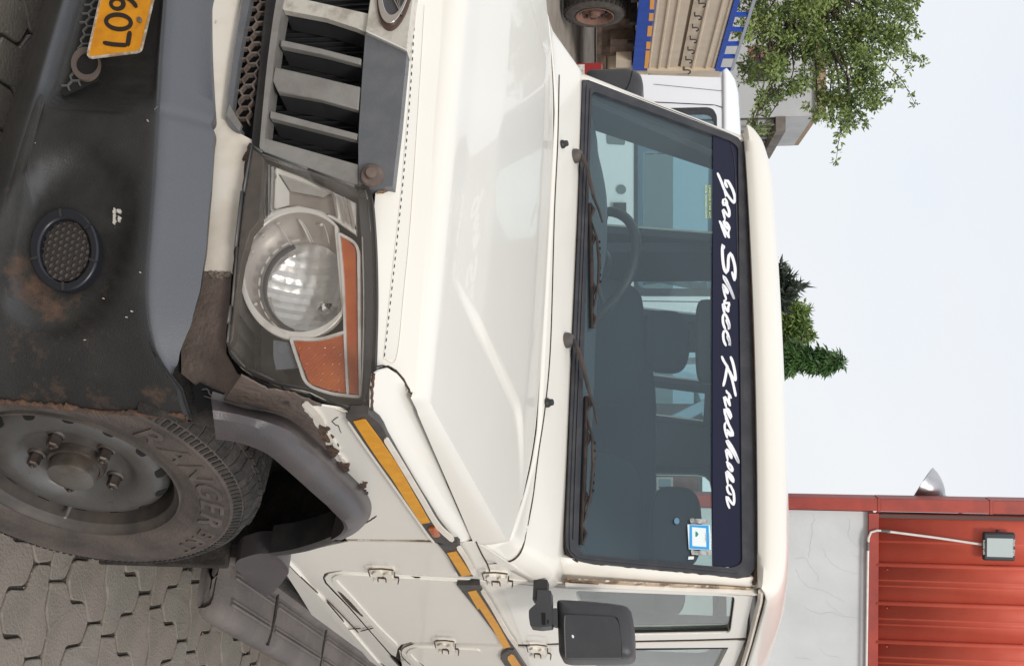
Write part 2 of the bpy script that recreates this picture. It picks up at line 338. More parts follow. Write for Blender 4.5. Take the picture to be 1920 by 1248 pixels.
class Surf:
    """a sheet given as one coordinate over the two others, in a local frame: P[ax] = f(P[a], P[b])"""
    def __init__(s, ax, f, sgn, M=None, tmin=0.8, tmax=9.0):
        s.ax = ax; s.f = f; s.sgn = sgn; s.tmin = tmin; s.tmax = tmax
        s.a, s.b = [i for i in range(3) if i != ax]
        s.M = np.array(M) if M is not None else np.eye(4); s.Mi = np.linalg.inv(s.M)
        s.o = s.Mi[:3, :3] @ CAM + s.Mi[:3, 3]
    def lift(s, d):
        return Surf(s.ax, lambda a, b: s.f(a, b) + s.sgn * d, s.sgn, s.M, s.tmin, s.tmax)
    def hit(s, px, py):
        d = s.Mi[:3, :3] @ pray(px, py)
        g = lambda t: (s.o + d * t)[s.ax] - s.f(*(s.o + d * t)[[s.a, s.b]])
        ts = np.linspace(s.tmin, s.tmax, 160); v = [g(t) for t in ts]
        for i in range(159):
            if v[i] * v[i + 1] <= 0:
                lo, hi = ts[i], ts[i + 1]; vl = v[i]
                for _ in range(40):
                    m_ = (lo + hi) / 2; vm = g(m_)
                    if vl * vm <= 0: hi = m_
                    else: lo = m_; vl = vm
                return s.o + d * lo
        raise RuntimeError(f'no hit {px},{py} ax{s.ax}')
    def ab(s, q):
        if len(q) == 2: p = s.hit(*q)
        else: p = q
        return float(p[s.a]), float(p[s.b])
    def P(s, a, b, off=0.0):
        p = np.zeros(3); p[s.a] = a; p[s.b] = b; p[s.ax] = s.f(a, b)
        return p + s.N(a, b) * off if off else p
    def N(s, a, b):
        e = 1e-3; n = np.zeros(3)
        n[s.a] = -(s.f(a + e, b) - s.f(a - e, b)) / (2 * e); n[s.b] = -(s.f(a, b + e) - s.f(a, b - e)) / (2 * e); n[s.ax] = 1
        n /= np.linalg.norm(n); return n * s.sgn
    def at(s, px, py, off=0.0):
        return s.P(*s.ab((px, py)), off)

def inpoly(pt, poly):
    x, y = pt; c = False; j = len(poly) - 1
    for i in range(len(poly)):
        xi, yi = poly[i]; xj, yj = poly[j]
        if (yi > y) != (yj > y) and x < (xj - xi) * (y - yi) / (yj - yi) + xi: c = not c
        j = i
    return c
def densify(poly, step):
    out = []
    for i in range(len(poly)):
        p = np.array(poly[i]); q = np.array(poly[(i + 1) % len(poly)]); k = max(1, int(np.linalg.norm(q - p) / step))
        out += [tuple(p + (q - p) * j / k) for j in range(k)]
    return out
def rounded(poly, r=6, n=3):
    """round the corners of a closed 2-D outline"""
    out = []; m_ = len(poly)
    for i in range(m_):
        p = np.array(poly[i], float); a = np.array(poly[i - 1], float); b = np.array(poly[(i + 1) % m_], float)
        la, lb = np.linalg.norm(a - p), np.linalg.norm(b - p); k = min(r, la * .45, lb * .45)
        s0 = p + (a - p) / la * k; s1 = p + (b - p) / lb * k
        for t in np.linspace(0, 1, n + 1): out.append(tuple((1 - t) ** 2 * s0 + 2 * t * (1 - t) * p + t * t * s1))
    return out
def patch_geo(S, outline, off=0.0, thick=0.004, holes=(), step=0.05, dense=True, offf=None):
    if off: S = S.lift(off)
    O = [S.ab(q) for q in outline]
    H = [[S.ab(q) for q in h] for h in holes]
    off = 0.0
    if dense: O = densify(O, step); H = [densify(h, step) for h in H]
    pts = list(O); E = [(i, (i + 1) % len(O)) for i in range(len(O))]
    for h in H:
        k = len(pts); pts += h; E += [(k + i, k + (i + 1) % len(h)) for i in range(len(h))]
    A = np.array(O); lo = A.min(0); hi = A.max(0)
    nx = int((hi[0] - lo[0]) / step); ny = int((hi[1] - lo[1]) / step)
    bd = np.array(pts)
    for i in range(1, nx + 1):
        for j in range(1, ny + 1):
            q = (lo[0] + (i - .5) * step, lo[1] + (j - .5) * step)
            if inpoly(q, O) and not any(inpoly(q, h) for h in H) and np.min(np.hypot(*(bd - q).T)) > step * .35: pts.append(q)
    vo, _, fo, *_ = delaunay_2d_cdt([Vector(p) for p in pts], E, [], 0, 1e-7)
    vo = [tuple(v) for v in vo]; T = []
    for f in fo:
        c = np.mean([vo[i] for i in f], axis=0)
        if inpoly(c, O) and not any(inpoly(c, h) for h in H): T.append(tuple(f))
    used = sorted({i for f in T for i in f}); ix = {u: k for k, u in enumerate(used)}
    T = [tuple(ix[i] for i in f) for f in T]; vo = [vo[u] for u in used]
    ff = offf if offf else (lambda a, b: 0.0)
    top = [S.P(a, b, off + ff(a, b) + 1e-9) for a, b in vo]; bot = [S.P(a, b, off + ff(a, b) - thick) for a, b in vo]
    n = len(vo); t2 = []
    nrm = S.N(*vo[T[0][0]])
    for f in T:
        g = np.cross(top[f[1]] - top[f[0]], top[f[2]] - top[f[0]])
        t2.append(f if g @ S.N(*vo[f[0]]) > 0 else f[::-1])
    T = t2; edges = {}
    for f in T:
        for k in range(3): edges[(f[k], f[(k + 1) % 3])] = 1
    F = list(T) + [tuple(i + n for i in f[::-1]) for f in T]
    for (i, j) in edges:
        if (j, i) not in edges: F.append((i, i + n, j + n, j))
    return top + bot, F
def patch(name, S, outline, m, parent=None, off=0.0, thick=0.004, holes=(), step=0.05, bevel=0.0, smooth=30, offf=None, mirror=False, dense=True):
    V, F = patch_geo(S, outline, off, thick, holes, step, dense, offf)
    o = mesh(name, V, F, m, parent, smooth, fixn=False)
    if bevel: bev(o, bevel, 2, 50)
    if mirror:
        V2 = [(-v[0], v[1], v[2]) for v in V]; F2 = [f[::-1] for f in F]
        o2 = mesh(name, V2, F2, m, parent, smooth, fixn=False)
        if bevel: bev(o2, bevel, 2, 50)
    return o
def stroke_geo(S, pts, w, off=0.001, thick=0.001, n=None, curved=True, taper=False):
    """a ribbon along pixel points; w = width in px (or per-point list)"""
    P = np.array(pts, float)
    if off: S = S.lift(off)
    off = 0.0
    L_ = np.sum(np.linalg.norm(np.diff(P, axis=0), axis=1)); n = n or max(3, int(L_ / 5) + 2)
    Wd = np.full(len(P), w, float) if not hasattr(w, '__len__') else np.array(w, float)
    C = catmull(np.c_[P, Wd], n) if curved else resample(np.c_[P, Wd], n)
    V = []; F = []; prs = []
    for i in range(n):
        d = C[min(i + 1, n - 1), :2] - C[max(i - 1, 0), :2]; d /= np.linalg.norm(d) + 1e-9
        nn = np.array([-d[1], d[0]]); h = C[i, 2] / 2
        if i == 0 or i == n - 1: h *= 0.55
        prs.append((C[i, :2] + nn * h, C[i, :2] - nn * h))
    for a, b in prs:
        A = S.ab(tuple(a)); B = S.ab(tuple(b))
        V += [S.P(*A, off + 1e-9), S.P(*B, off + 1e-9), S.P(*B, off - thick), S.P(*A, off - thick)]
    for i in range(n - 1):
        k = 4 * i
        for e in range(4): F.append((k + e, k + (e + 1) % 4, k + 4 + (e + 1) % 4, k + 4 + e))
    F += [(0, 3, 2, 1), (4 * n - 4, 4 * n - 3, 4 * n - 2, 4 * n - 1)]
    return V, F
def strokes(name, S, items, m, parent, off=0.001, thick=0.001, curved=True, smooth=0, inc=0.00015):
    b = MB()
    for i, (pts, w) in enumerate(items): b.add(*stroke_geo(S, pts, w, off + i * inc, thick + i * inc, curved=curved))
    return b.build(name, m, parent, smooth)
def text_geo(txt, extrude=0.02, bold=0.0, shear=0.0):
    """letters of Blender's built-in face as (verts, faces, width), one em high"""
    cu = bpy.data.curves.new('lettering_curve', 'FONT'); cu.body = txt; cu.size = 1.0; cu.extrude = extrude; cu.offset = bold; cu.shear = shear
    cu.resolution_u = 3
    o = bpy.data.objects.new('lettering_curve', cu); COL.objects.link(o)
    bpy.context.view_layer.update()
    dg = bpy.context.evaluated_depsgraph_get(); me = bpy.data.meshes.new_from_object(o.evaluated_get(dg))
    V = [tuple(v.co) for v in me.vertices]; F = [tuple(p.vertices) for p in me.polygons]
    bpy.data.objects.remove(o); bpy.data.curves.remove(cu); bpy.data.meshes.remove(me)
    return V, F, (max(v[0] for v in V) if V else 0)
def superell(name, c, r, m, parent, e1=0.5, e2=0.5, M=None, nu=28, nv=16):
    V = []; F = []
    sp = lambda v, e: math.copysign(abs(v) ** e, v)
    for j in range(nv + 1):
        p = -math.pi / 2 + math.pi * j / nv
        for i in range(nu):
            t = 2 * math.pi * i / nu
            v = Vector((r[0] * sp(math.cos(p), e1) * sp(math.cos(t), e2), r[1] * sp(math.cos(p), e1) * sp(math.sin(t), e2), r[2] * sp(math.sin(p), e1)))
            if M is not None: v = M @ v
            V.append((v.x + c[0], v.y + c[1], v.z + c[2]))
    for j in range(nv):
        for i in range(nu): F.append((j * nu + i, j * nu + (i + 1) % nu, (j + 1) * nu + (i + 1) % nu, (j + 1) * nu + i))
    return mesh(name, V, F, m, parent, 60)
def ellipse(cx, cy, rx, ry, n=40, rot=0.0, a0=0.0, a1=2 * math.pi):
    out = []
    for k in range(n):
        a = a0 + (a1 - a0) * k / (n if abs(a1 - a0 - 2 * math.pi) < 1e-6 else n - 1)
        x, y = rx * math.cos(a), ry * math.sin(a)
        out.append((cx + x * math.cos(rot) - y * math.sin(rot), cy + x * math.sin(rot) + y * math.cos(rot)))
    return out
def jag(pts, amp, n, seed=1, close=False):
    """roughen a polyline"""
    r = np.random.default_rng(seed); C = resample(np.array(pts, float), n)
    C[1:-1] += r.normal(0, amp, (n - 2, 2)); return [tuple(p) for p in C]
def tf(pts, ox, oy, s): return [(ox + x / s, oy + y / s) for x, y in pts]

# ================================================================== the parked car
# Car frame: x to its left side (right of an upright picture), y towards its tail, z up; front bumper near y = 0.
CARM = Matrix.Identity(4)
car = empty('parked_car', CARM, 'cream white jeep style car with rusty edges and a script sun strip on its windscreen', 'car')


# ---- surfaces -------------------------------------------------------------
def xs(y, z):
    x = 0.795
    if z > 1.0: x -= 0.128 * (z - 1.0)
    if z < 0.58: x -= 0.10 * (0.58 - z)
    return x
SIDE = Surf(0, xs, 1, tmin=0.9, tmax=8)
def xf(y, z):                                   # front wing with its rolled-over shoulder
    x = 0.795; k = 0.055 + (0.020 - 0.055) * min(max((y - .1) / .8, 0), 1)
    if z > 0.995: x -= k * ((z - 0.995) / 0.045) ** 2
    if z < 0.58: x -= 0.10 * (0.58 - z)
    return x
WING = Surf(0, xf, 1, tmin=0.9, tmax=6)
yf = lambda x, z: 0.05 + 0.05 * (x / 0.79) ** 2
FRONT = Surf(1, yf, -1, tmin=0.8, tmax=4)
HEADER = Surf(1, lambda x, z: yf(x, z) + max(0.0, 0.62 * (z - 0.985)), -1, tmin=0.8, tmax=4)
VALANCE = Surf(1, lambda x, z: yf(x, z) + 0.018, -1, tmin=0.8, tmax=4)
def front_in(d): return Surf(1, lambda x, z: yf(x, z) + d, -1, tmin=0.8, tmax=4)
WS_K = (1.5226 - 1.2409) / (1.6705 - 1.1924)
WS = Surf(1, lambda x, z: 1.2409 + (z - 1.1924) * WS_K, -1, tmin=0.9, tmax=8)
# hood
xe = lambda y: 0.745 + 0.035 * min(max((y - 0.145) / 0.745, 0), 1.2)
ze = lambda y: 1.070 + 0.036 * (y - 0.145) / 0.75
zc = lambda y: 1.082 + 0.055 * (y - 0.145) / 0.9
def zhood(x, y):
    u = min(abs(x) / xe(y), 1.0)
    z = ze(y) + (zc(y) - ze(y)) * (1 - u ** 2.6)
    q = min(max((y - .78) / .2, 0), 1); xc = 0.50 + 0.17 * q * q                   # raised centre panel
    s = min(max((xc - abs(x)) / 0.016 + .5, 0), 1); s = s * s * (3 - 2 * s)
    g = min(max((y - 0.22) / 0.2, 0), 1) * min(max((1.0 - y) / 0.14, 0), 1)
    return z + 0.008 * s * g
yrear = lambda x: 1.045 - 0.145 * (max(0.0, abs(x) - 0.45) / 0.33) ** 1.6
GAP = [(-10, 831), (0, 830), (160, 821), (360, 806), (560, 790), (735, 775)]
yl = lambda x: 0.088 + 0.055 * (x / 0.745) ** 2

# ---- bonnet ---------------------------------------------------------------
def hood():
    us = np.sin(np.linspace(-1, 1, 181) * math.pi / 2 * 0.96) / math.sin(math.pi / 2 * 0.96)
    rows = []
    for k in range(7):                                                     # rolled front lip
        a = k / 6 * math.pi / 2; row = []
        for u in us:
            x0 = u * 0.745; yy = yl(x0); zt = zhood(x0, yy + 0.05)
            zb = 1.040 + 0.012 * u * u
            row.append((x0, yy + 0.05 * (1 - math.cos(a)), zb + (zt - zb) * math.sin(a)))
        rows.append(row)
    for k in range(1, 49):
        t = k / 48; row = []
        for u in us:
            xr = u * 0.775; y1 = yrear(xr); y0 = yl(u * 0.745) + 0.05
            y = y0 + (y1 - y0) * t; x = u * xe(y) if k < 48 else xr
            row.append((x, y, zhood(x, y)))
        rows.append(row)
    full = []
    for i, r in enumerate(rows):                                           # side skirts
        def skirt(p, s):
            zg = 1.050 - 0.016 * min(max((p[1] - .145) / .75, 0), 1); out = []
            for f in (0.16, 0.5, 1.0):
                zz = p[2] - (p[2] - zg) * f
                out.append((p[0] + s * 0.010 * math.sin(f * math.pi / 2), p[1], min(zz, p[2])))
            return out
        L_ = skirt(r[0], -1)[::-1]; R_ = skirt(r[-1], 1); full.append(L_ + r + R_)
    last = [(p[0], p[1] + 0.001, p[2] - 0.016) for p in full[-1]]
    full.append(last)
    V, F = grid_mesh(full)
    o = mesh('bonnet', V, F, PAINT, car, 32)
    return o
hood()

# ---- dark structure under the panels so the gaps read as gaps --------------
b = MB()
def hull(inset=0.012):
    rows = []
    for y in np.linspace(0.17, 4.02, 24):
        r = []
        zt = 1.03 if y < 1.12 else 1.12
        for s in (-1, 1):
            zz = np.linspace(0.50, zt, 6); col = [(s * (xf(y, z) if y < .9 else xs(y, z)) - s * inset, y, z) for z in zz]
            r += col[::-1] if s < 0 else col
        rows.append(r)
    return rows
def side_sheet(s):
    b.add(*grid_mesh([[(s * ((xf(y, z) if y < .86 else xs(y, z)) - 0.014), y, z) for z in np.linspace(0.93 if y < 0.95 else 0.50, 1.035, 6)] for y in np.linspace(0.18, 4.02, 30)]))
side_sheet(1); side_sheet(-1)
b.add(*grid_mesh([[(x * 0.985, y, zhood(x, y) - 0.022) for x in np.linspace(-.76, .76, 15)] for y in np.linspace(0.2, 0.98, 9)]))
b.add(*grid_mesh([[(x, yl(x) + 0.028 + .002 * k, 1.05 - 0.03 * k) for x in np.linspace(-.735, .735, 15)] for k in range(5)]))
b.build('inner_shell', RUSTSEAM, car)
# engine bay walls, wheel wells and floor: black
b = MB()
b.box((-0.74, 1.02, 0.40), (0.74, 1.06, 1.10)); b.box((-0.62, 0.27, 0.42), (0.62, 0.29, 1.0))
b.box((-0.60, 0.28, 0.35), (-0.50, 1.1, 1.0)); b.box((0.50, 0.28, 0.35), (0.60, 1.1, 1.0))
b.box((0.50, 0.25, 0.90), (0.765, 0.90, 0.93)); b.box((-0.765, 0.25, 0.90), (-0.50, 0.90, 0.93))
b.box((-0.74, 1.06, 0.40), (0.74, 4.0, 0.44)); b.box((-0.62, 0.10, 0.36), (0.62, 1.06, 0.40))
b.build('wheel_well', BLACK, car)

# ---- front wing -----------------------------------------------------------
GAPR = [(776, 737), (800, 801), (830, 881), (860, 951), (889, 1011)]
wing_out = [(561, 757), (600, 760), (640, 766), (692, 774), (694, 740), (699, 703), (712, 694), (728, 690), (744, 700), (757, 716), (769, 737), (776, 741)] \
    + [(779, 750), (800, 805), (830, 885), (860, 955), (887, 1011)] + [(840, 1011), (740, 1011), (648, 1010), (655, 995), (680, 950), (640, 895), (590, 846), (555, 806), (540, 775)]
patch('front_wing', WING, wing_out, PAINT, car, thick=0.003, step=0.016, bevel=0.0, smooth=70, mirror=True)
low = [(888, 1016), (740, 1016), (652, 1015), (618, 1022), (560, 1036), (524, 1042), (519, 1049), (560, 1112), (588, 1158), (620, 1213), (648, 1262),
       (0.795, 2.55, 0.43), (0.795, 3.3, 0.43), (0.795, 4.0, 0.46), (0.795, 4.0, 0.60), (0.795, 3.02, 0.60), (0.795, 2.60, 0.585), (0.795, 2.2, 0.575),
       (756, 1257), (700, 1193), (653, 1140), (609, 1094), (605, 1083), (608.5, 1074.5), (618, 1071.5), (640, 1068.5), (720, 1073.5), (800, 1078.5), (870, 1082.5), (919, 1087), (960, 1092.5), (1008, 1096.5), (0, 1.29, 1.135), (0, 1.2, 1.118), (0, 1.1, 1.095), (0, 1.0, 1.073), (0, .905, 1.053)]
patch('side_panel', SIDE, low, PAINT, car, thick=0.003, step=0.05, bevel=0.0012, mirror=True)
# sill ridge and dark drain slots
strokes('sill_ridge', SIDE, [([(523, 1045), (578, 1102), (640, 1170), (720, 1262)], 9)], PAINT, car, off=0.006, thick=0.01, smooth=60)
for pts_, w_ in (([(529, 1046), (560, 1078), (596, 1112)], 1.4), ([(612, 1124), (640, 1152), (672, 1186)], 1.2), ([(613, 1128), (645, 1166)], 1.6), ([(676, 1183), (700, 1177)], 1.3), ([(653, 1179), (676, 1178)], 1.0), ([(732, 1230), (752, 1252)], 1.8)):
    strokes('sill_groove', SIDE, [(pts_, w_)], RUSTSEAM, car, off=0.0062, thick=0.002)
patch('drain_slot', SIDE, [(633, 1108), (640, 1112), (660, 1131), (676, 1150), (682, 1155), (678, 1155), (662, 1142), (643, 1122)], RUSTSEAM, car, off=0.0015, thick=0.002)

# ---- doors ----------------------------------------------------------------
fd_out = [(617, 1075), (640, 1071), (720, 1076), (800, 1081), (870, 1085), (918, 1090), (960, 1094), (1010, 1098), (1062, 1103), (1200, 1108), (1413, 1116), (1403, 1160), (1399, 1195), (1300, 1198), (1200, 1200), (1080, 1203), (960, 1207), (850, 1204), (770, 1203), (752, 1208), (745, 1217), (742, 1231), (733, 1226), (700, 1189), (655, 1137), (612, 1092), (608, 1083)]
fd_win = rounded([(1078, 1107), (1378, 1118), (1369, 1186), (1130, 1191), (1088, 1140)], 8)
door = patch('front_door', SIDE, fd_out, PAINT, car, thick=0.03, holes=[fd_win], step=0.05, bevel=0.002)
rd_out = [(1397, 1200), (1300, 1203), (1200, 1205), (1080, 1208), (962, 1213), (850, 1209), (772, 1208), (757, 1213), (750, 1222), (752, 1240), (0.795, 2.30, 0.595), (0.795, 2.95, 0.62), (0.795, 3.03, 0.75), (0.795, 3.03, 1.08), (0.76, 3.03, 1.66)]
rd_win = rounded([(1366, 1212), (1125, 1214), (0.78, 2.92, 1.14), (0.73, 2.92, 1.60)][:2], 1) if False else [(1366, 1213), (1128, 1215), (0.78, 2.93, 1.14), (0.73, 2.93, 1.60)]
rdoor = patch('rear_door', SIDE, rd_out, PAINT, car, thick=0.03, holes=[rd_win], step=0.06, bevel=0.002)
def glass_in(name, S, outl, parent, grow=1.0, off=-0.014):
    A = np.array([S.ab(q) for q in outl]); c = A.mean(0); A = c + (A - c) * grow
    P = [S.P(a, b_) for a, b_ in A]
    return patch(name, S, [tuple(p) for p in P], SGLASS, parent, off=off, thick=0.003, step=0.2)
glass_in('door_window', SIDE, fd_win, door, 1.02); glass_in('door_window', SIDE, rd_win, rdoor, 1.02)
# rubber run at the back of the front window and its ledge
strokes('window_channel', SIDE, [([(1366, 1184), (1250, 1187), (1185, 1188)], 8), ([(1376, 1114), (1376, 1122), (1368, 1186)], 2.5), ([(1080, 1104), (1200, 1110), (1376, 1116)], 2.5)], BLACK, door, off=-0.006, thick=0.006, curved=False)
strokes('window_channel', SIDE, [([(1364, 1214), (1360, 1290)], 3.0), ([(1364, 1214), (1250, 1216), (1130, 1217)], 3.0)], BLACK, rdoor, off=-0.006, thick=0.006, curved=False)
strokes('door_post_line', SIDE, [([(1396, 1197.5), (1300, 1200.5), (1200, 1202.5), (1080, 1205.5), (961, 1210)], 2.2)], RUSTSEAM, car, off=-0.003, thick=0.004)
# pressed border of both doors (a raised lip inside the edge)
strokes('pressing', SIDE, [([(880, 1094), (800, 1090), (720, 1085), (655, 1081), (630, 1083), (629, 1092), (660, 1125), (705, 1175), (744, 1213)], 7)], PAINT, door, off=0.0035, thick=0.005, smooth=60)
strokes('pressing', SIDE, [([(900, 1222), (800, 1218), (772, 1220), (768, 1230), (800, 1262)], 7)], PAINT, rdoor, off=0.0035, thick=0.005, smooth=60)
strokes('sill_groove', SIDE, [([(770, 1246), (757, 1234), (752, 1224), (757, 1214), (776, 1206)], 1.3)], RUSTSEAM, car, off=0.001, thick=0.002)
# raised body line where the mirror stands

def hinge(px, py, s=1.0, small=False):
    """exposed door hinge: two leaves, knuckle bars and the rust round it"""
    h0 = strokes('hinge', SIDE, [([(px - 24 * s, py - 5), (px + 24 * s, py - 4)], 9 * s)], PAINT_D, car, off=0.007, thick=0.009, smooth=60)
    strokes('knuckle', SIDE, [([(px - 17 * s, py + 1), (px + 1 * s, py + 1)], 10 * s), ([(px + 5 * s, py + 3), (px + 18 * s, py + 3)], 9 * s)], PAINT_D, h0, off=0.013, thick=0.014, smooth=60)
    strokes('hinge_leaf', SIDE, [([(px - 15 * s, py + 10), (px + 21 * s, py + 12)], 12 * s)], PAINT_D, h0, off=0.006, thick=0.007, smooth=60)
    strokes('rust_line', SIDE, [([(px - 26 * s, py - 9), (px - 24 * s, py - 1), (px - 22 * s, py + 4)], 1.8), ([(px - 24 * s, py - 10), (px, py - 10.5), (px + 22 * s, py - 8)], 1.4), ([(px - 7 * s, py + 14), (px - 8 * s, py + 6), (px + 7 * s, py + 7), (px + 8 * s, py + 15)], 2.4), ([(px + 24 * s, py - 4), (px + 23 * s, py + 5), (px + 32 * s, py + 6), (px + 30 * s, py + 18)], 2.2)], RUSTSEAM, h0, off=0.0145, thick=0.002, curved=False)
    return h0
hinge(716, 1077); hinge(930, 1084)
hinge(835, 1211, 0.8); hinge(1008, 1219, 0.8)

# ---- rubbing strip along the side -----------------------------------------
strip = patch('side_strip', SIDE, [(648, 782), (655, 776), (690, 776), (712, 794), (720, 806), (728, 824), (752, 866), (792, 933), (822, 983), (849, 1015), (842, 1020), (826, 1020), (812, 1016), (789, 985), (757, 940), (713, 876), (686, 836), (664, 804)], TRIMB, car, off=0.012, thick=0.014)
patch('amber_tape', SIDE, [(662, 790), (680, 786), (686, 787), (712, 822), (745, 870), (780, 932), (807, 979), (790, 982), (787, 978), (757, 933), (735, 898), (713, 868), (686, 828)], AMBERTAPE, strip, off=0.0135, thick=0.0012, bevel=0.0004)
patch('side_reflector', SIDE, rounded([(802, 991), (817, 990), (826, 1004), (822, 1007), (812, 1007)], 3), AMBER, strip, off=0.017, thick=0.005, bevel=0.001)
strokes('pale_edge', SIDE, [([(722, 823), (750, 868), (790, 935), (820, 985), (850, 1014)], 9)], PAINT_D, strip, off=0.0145, thick=0.004, smooth=30)
strokes('grey_edge', SIDE, [([(652, 790), (690, 845), (740, 915), (800, 1000), (815, 1018)], 4)], PAINT_D, strip, off=0.0125, thick=0.004, smooth=30)
strip2 = patch('side_strip', SIDE, [(818, 1016), (858, 1017), (863, 1022), (852, 1026), (872, 1050), (887, 1080), (860, 1080), (838, 1040)], TRIMB, car, off=0.012, thick=0.014)
patch('amber_tape', SIDE, [(838, 1036), (855, 1033), (884, 1077), (866, 1080)], AMBERTAPE, strip2, off=0.0135, thick=0.0012)
strokes('pale_edge', SIDE, [([(858, 1024), (875, 1050), (890, 1078)], 8)], PAINT_D, strip2, off=0.013, thick=0.004, smooth=30)
strip3 = patch('side_strip', SIDE, [(856, 1096), (900, 1096), (900, 1104), (920, 1135), (945, 1180), (969, 1214), (948, 1214), (930, 1190), (900, 1150)], TRIMB, door, off=0.012, thick=0.014)
patch('amber_tape', SIDE, [(877, 1109), (892, 1106), (908, 1130), (935, 1172), (957, 1212), (944, 1215), (925, 1180), (905, 1149), (899, 1140), (896, 1142)], AMBERTAPE, strip3, off=0.0135, thick=0.0012)
strokes('pale_edge', SIDE, [([(903, 1106), (922, 1136), (950, 1185), (970, 1214)], 7)], PAINT_D, strip3, off=0.013, thick=0.004, smooth=30)
strip4 = strokes('side_strip', SIDE, [([(948, 1222), (975, 1262), (990, 1290)], 30)], TRIMB, rdoor, off=0.012, thick=0.014, curved=False)
strokes('amber_tape', SIDE, [([(955, 1228), (975, 1258), (990, 1282)], 14)], AMBERTAPE, strip4, off=0.0135, thick=0.0012, curved=False)

# ---- cowl, pillars, roof ---------------------------------------------------
def cowl():
    rows = []
    for k in range(9):
        t = k / 8; r = []
        for u in np.linspace(-1, 1, 71):
            # widths: flat centre, then a roll down to the side
            a = abs(u); s = 1 if u >= 0 else -1
            if a < .86: x = s * a / .86 * .735; roll = 0.0
            else: roll = (a - .86) / .14; x = s * (.735 + .050 * math.sin(roll * math.pi / 2))
            y0 = yrear(x) + 0.007 if abs(x) < .77 else 0.905
            y0 = max(y0, .905)
            y = y0 + (1.252 - y0) * t
            if roll > 0: y = y0 + ((1.252 + 0.055 * roll) - y0) * t
            z = 1.1335 + 0.285 * max(0.0, y - 1.045) - 0.028 * max(0.0, (abs(x) - .45) / .3) ** 2 * (1 - t) * (1 if a < .86 else 1)
            z -= 0.062 * (1 - math.cos(roll * math.pi / 2))
            r.append((x, y, z))
        rows.append(r)
    V, F = grid_mesh(rows)
    o = mesh('cowl_panel', V, F, PAINT, car, 60)
    md = o.modifiers.new('solid', 'SOLIDIFY'); md.thickness = 0.003; md.offset = -1
    return o
cowl_o = cowl()
def zcowl(x, y):
    z = 1.1335 + 0.285 * max(0.0, y - 1.045)
    y0 = max(yrear(min(abs(x), .77)) + .007, .905); t = min(max((y - y0) / (1.236 - y0), 0), 1)
    z -= 0.028 * max(0.0, (min(abs(x), .735) - .45) / .3) ** 2 * (1 - t)
    if abs(x) > .735: z -= 0.062 * (1 - math.cos(min(math.asin(min((abs(x) - .735) / .050, 1)), math.pi / 2)))
    return z
COWL = Surf(2, zcowl, 1, tmin=0.9, tmax=5)
def strokes_safe(name, S, items, m, parent, **k):
    try: return strokes(name, S, items, m, parent, **k)
    except RuntimeError as e: print('skip', name, e)
strokes_safe('cowl_seam', COWL, [([(1049, 140), (1046, 270), (1040, 400), (1033, 640), (1023, 760), (1010, 850), (1000, 930), (990, 985)], 1.6)], RUSTSEAM, car, off=0.0012, thick=0.002)
strokes_safe('cowl_seam', COWL, [([(988, 990), (982, 1022), (972, 1042), (955, 1053), (925, 1056), (914, 1056)], 1.6)], RUSTSEAM, car, off=0.0012, thick=0.002)
strokes_safe('seam', SIDE, [([(893, 1017), (904, 1040), (914, 1058), (921, 1080)], 2.0)], RUSTSEAM, car, off=0.002, thick=0.003)
strokes_safe('panel_crease', SIDE, [([(921, 1083), (990, 1090), (1055, 1093)], 1.0)], PAINT_D, car, off=0.002, thick=0.003)

WOUT = [(1093, 150), (1085, 420), (1075, 640), (1067, 850), (1061, 1000), (1062, 1025), (1070, 1040), (1084, 1050), (1110, 1055), (1200, 1064), (1300, 1073), (1385, 1082), (1405, 1079), (1415, 1066), (1419, 1040), (1417, 900), (1412, 700), (1405, 480), (1397, 300), (1393, 270), (1384, 258), (1368, 250), (1300, 222), (1200, 184), (1130, 159), (1105, 150)]
# A pillars: from the rubber's edge round to the drip channel on the side
def pillar(sgn):
    rows = []
    for k in range(12):
        t = k / 11; z = 1.165 + (1.70 - 1.165) * t
        yw = 1.2409 + (z - 1.1924) * WS_K; xw = 0.715 + (0.682 - .715) * (z - 1.1924) / .478
        zz = z; xo = xs(0, zz) + 0.001; yo = yw + 0.080
        P0 = np.array((xw - .006, yw + .012, z)); P1 = np.array((xw + .010, yw - .004, z)); P2 = np.array((xw + (xo - xw) * .62 + .006, yw + .030, z)); P3 = np.array((xo, yo, z)); P4 = np.array((xo - .03, yo + .03, z))
        row = catmull([P0, P1, P2, P3, P4], 17)
        rows.append([(sgn * p[0], p[1], p[2]) for p in row])
    V, F = grid_mesh(rows); o = mesh('windscreen_pillar', V, F, PAINT, car, 60)
    md = o.modifiers.new('solid', 'SOLIDIFY'); md.thickness = 0.006; md.offset = -1 if sgn > 0 else 1; o.data.materials.append(INTER); md.material_offset = 1; md.material_offset_rim = 0
    return o
pl = pillar(1); pr_ = pillar(-1)
# drip channel, rust stained
strokes('drip_channel', SIDE, [([(1058, 1092), (1150, 1097), (1260, 1103), (1350, 1107), (1417, 1111)], 13)], RUSTLITE, pl, off=0.003, thick=0.004, smooth=60)
strokes('drip_ridge', SIDE, [([(1060, 1099), (1150, 1103.5), (1260, 1108.5), (1350, 1111.5), (1424, 1114.5)], 3.2)], PAINT, pl, off=0.012, thick=0.013, smooth=60)
strokes('drip_rust', SIDE, [([(1066, 1091), (1110, 1095), (1160, 1099), (1250, 1104)], 2.2), ([(1320, 1107), (1380, 1108), (1420, 1110)], 3.0)], RUST, pl, off=0.0045, thick=0.003)

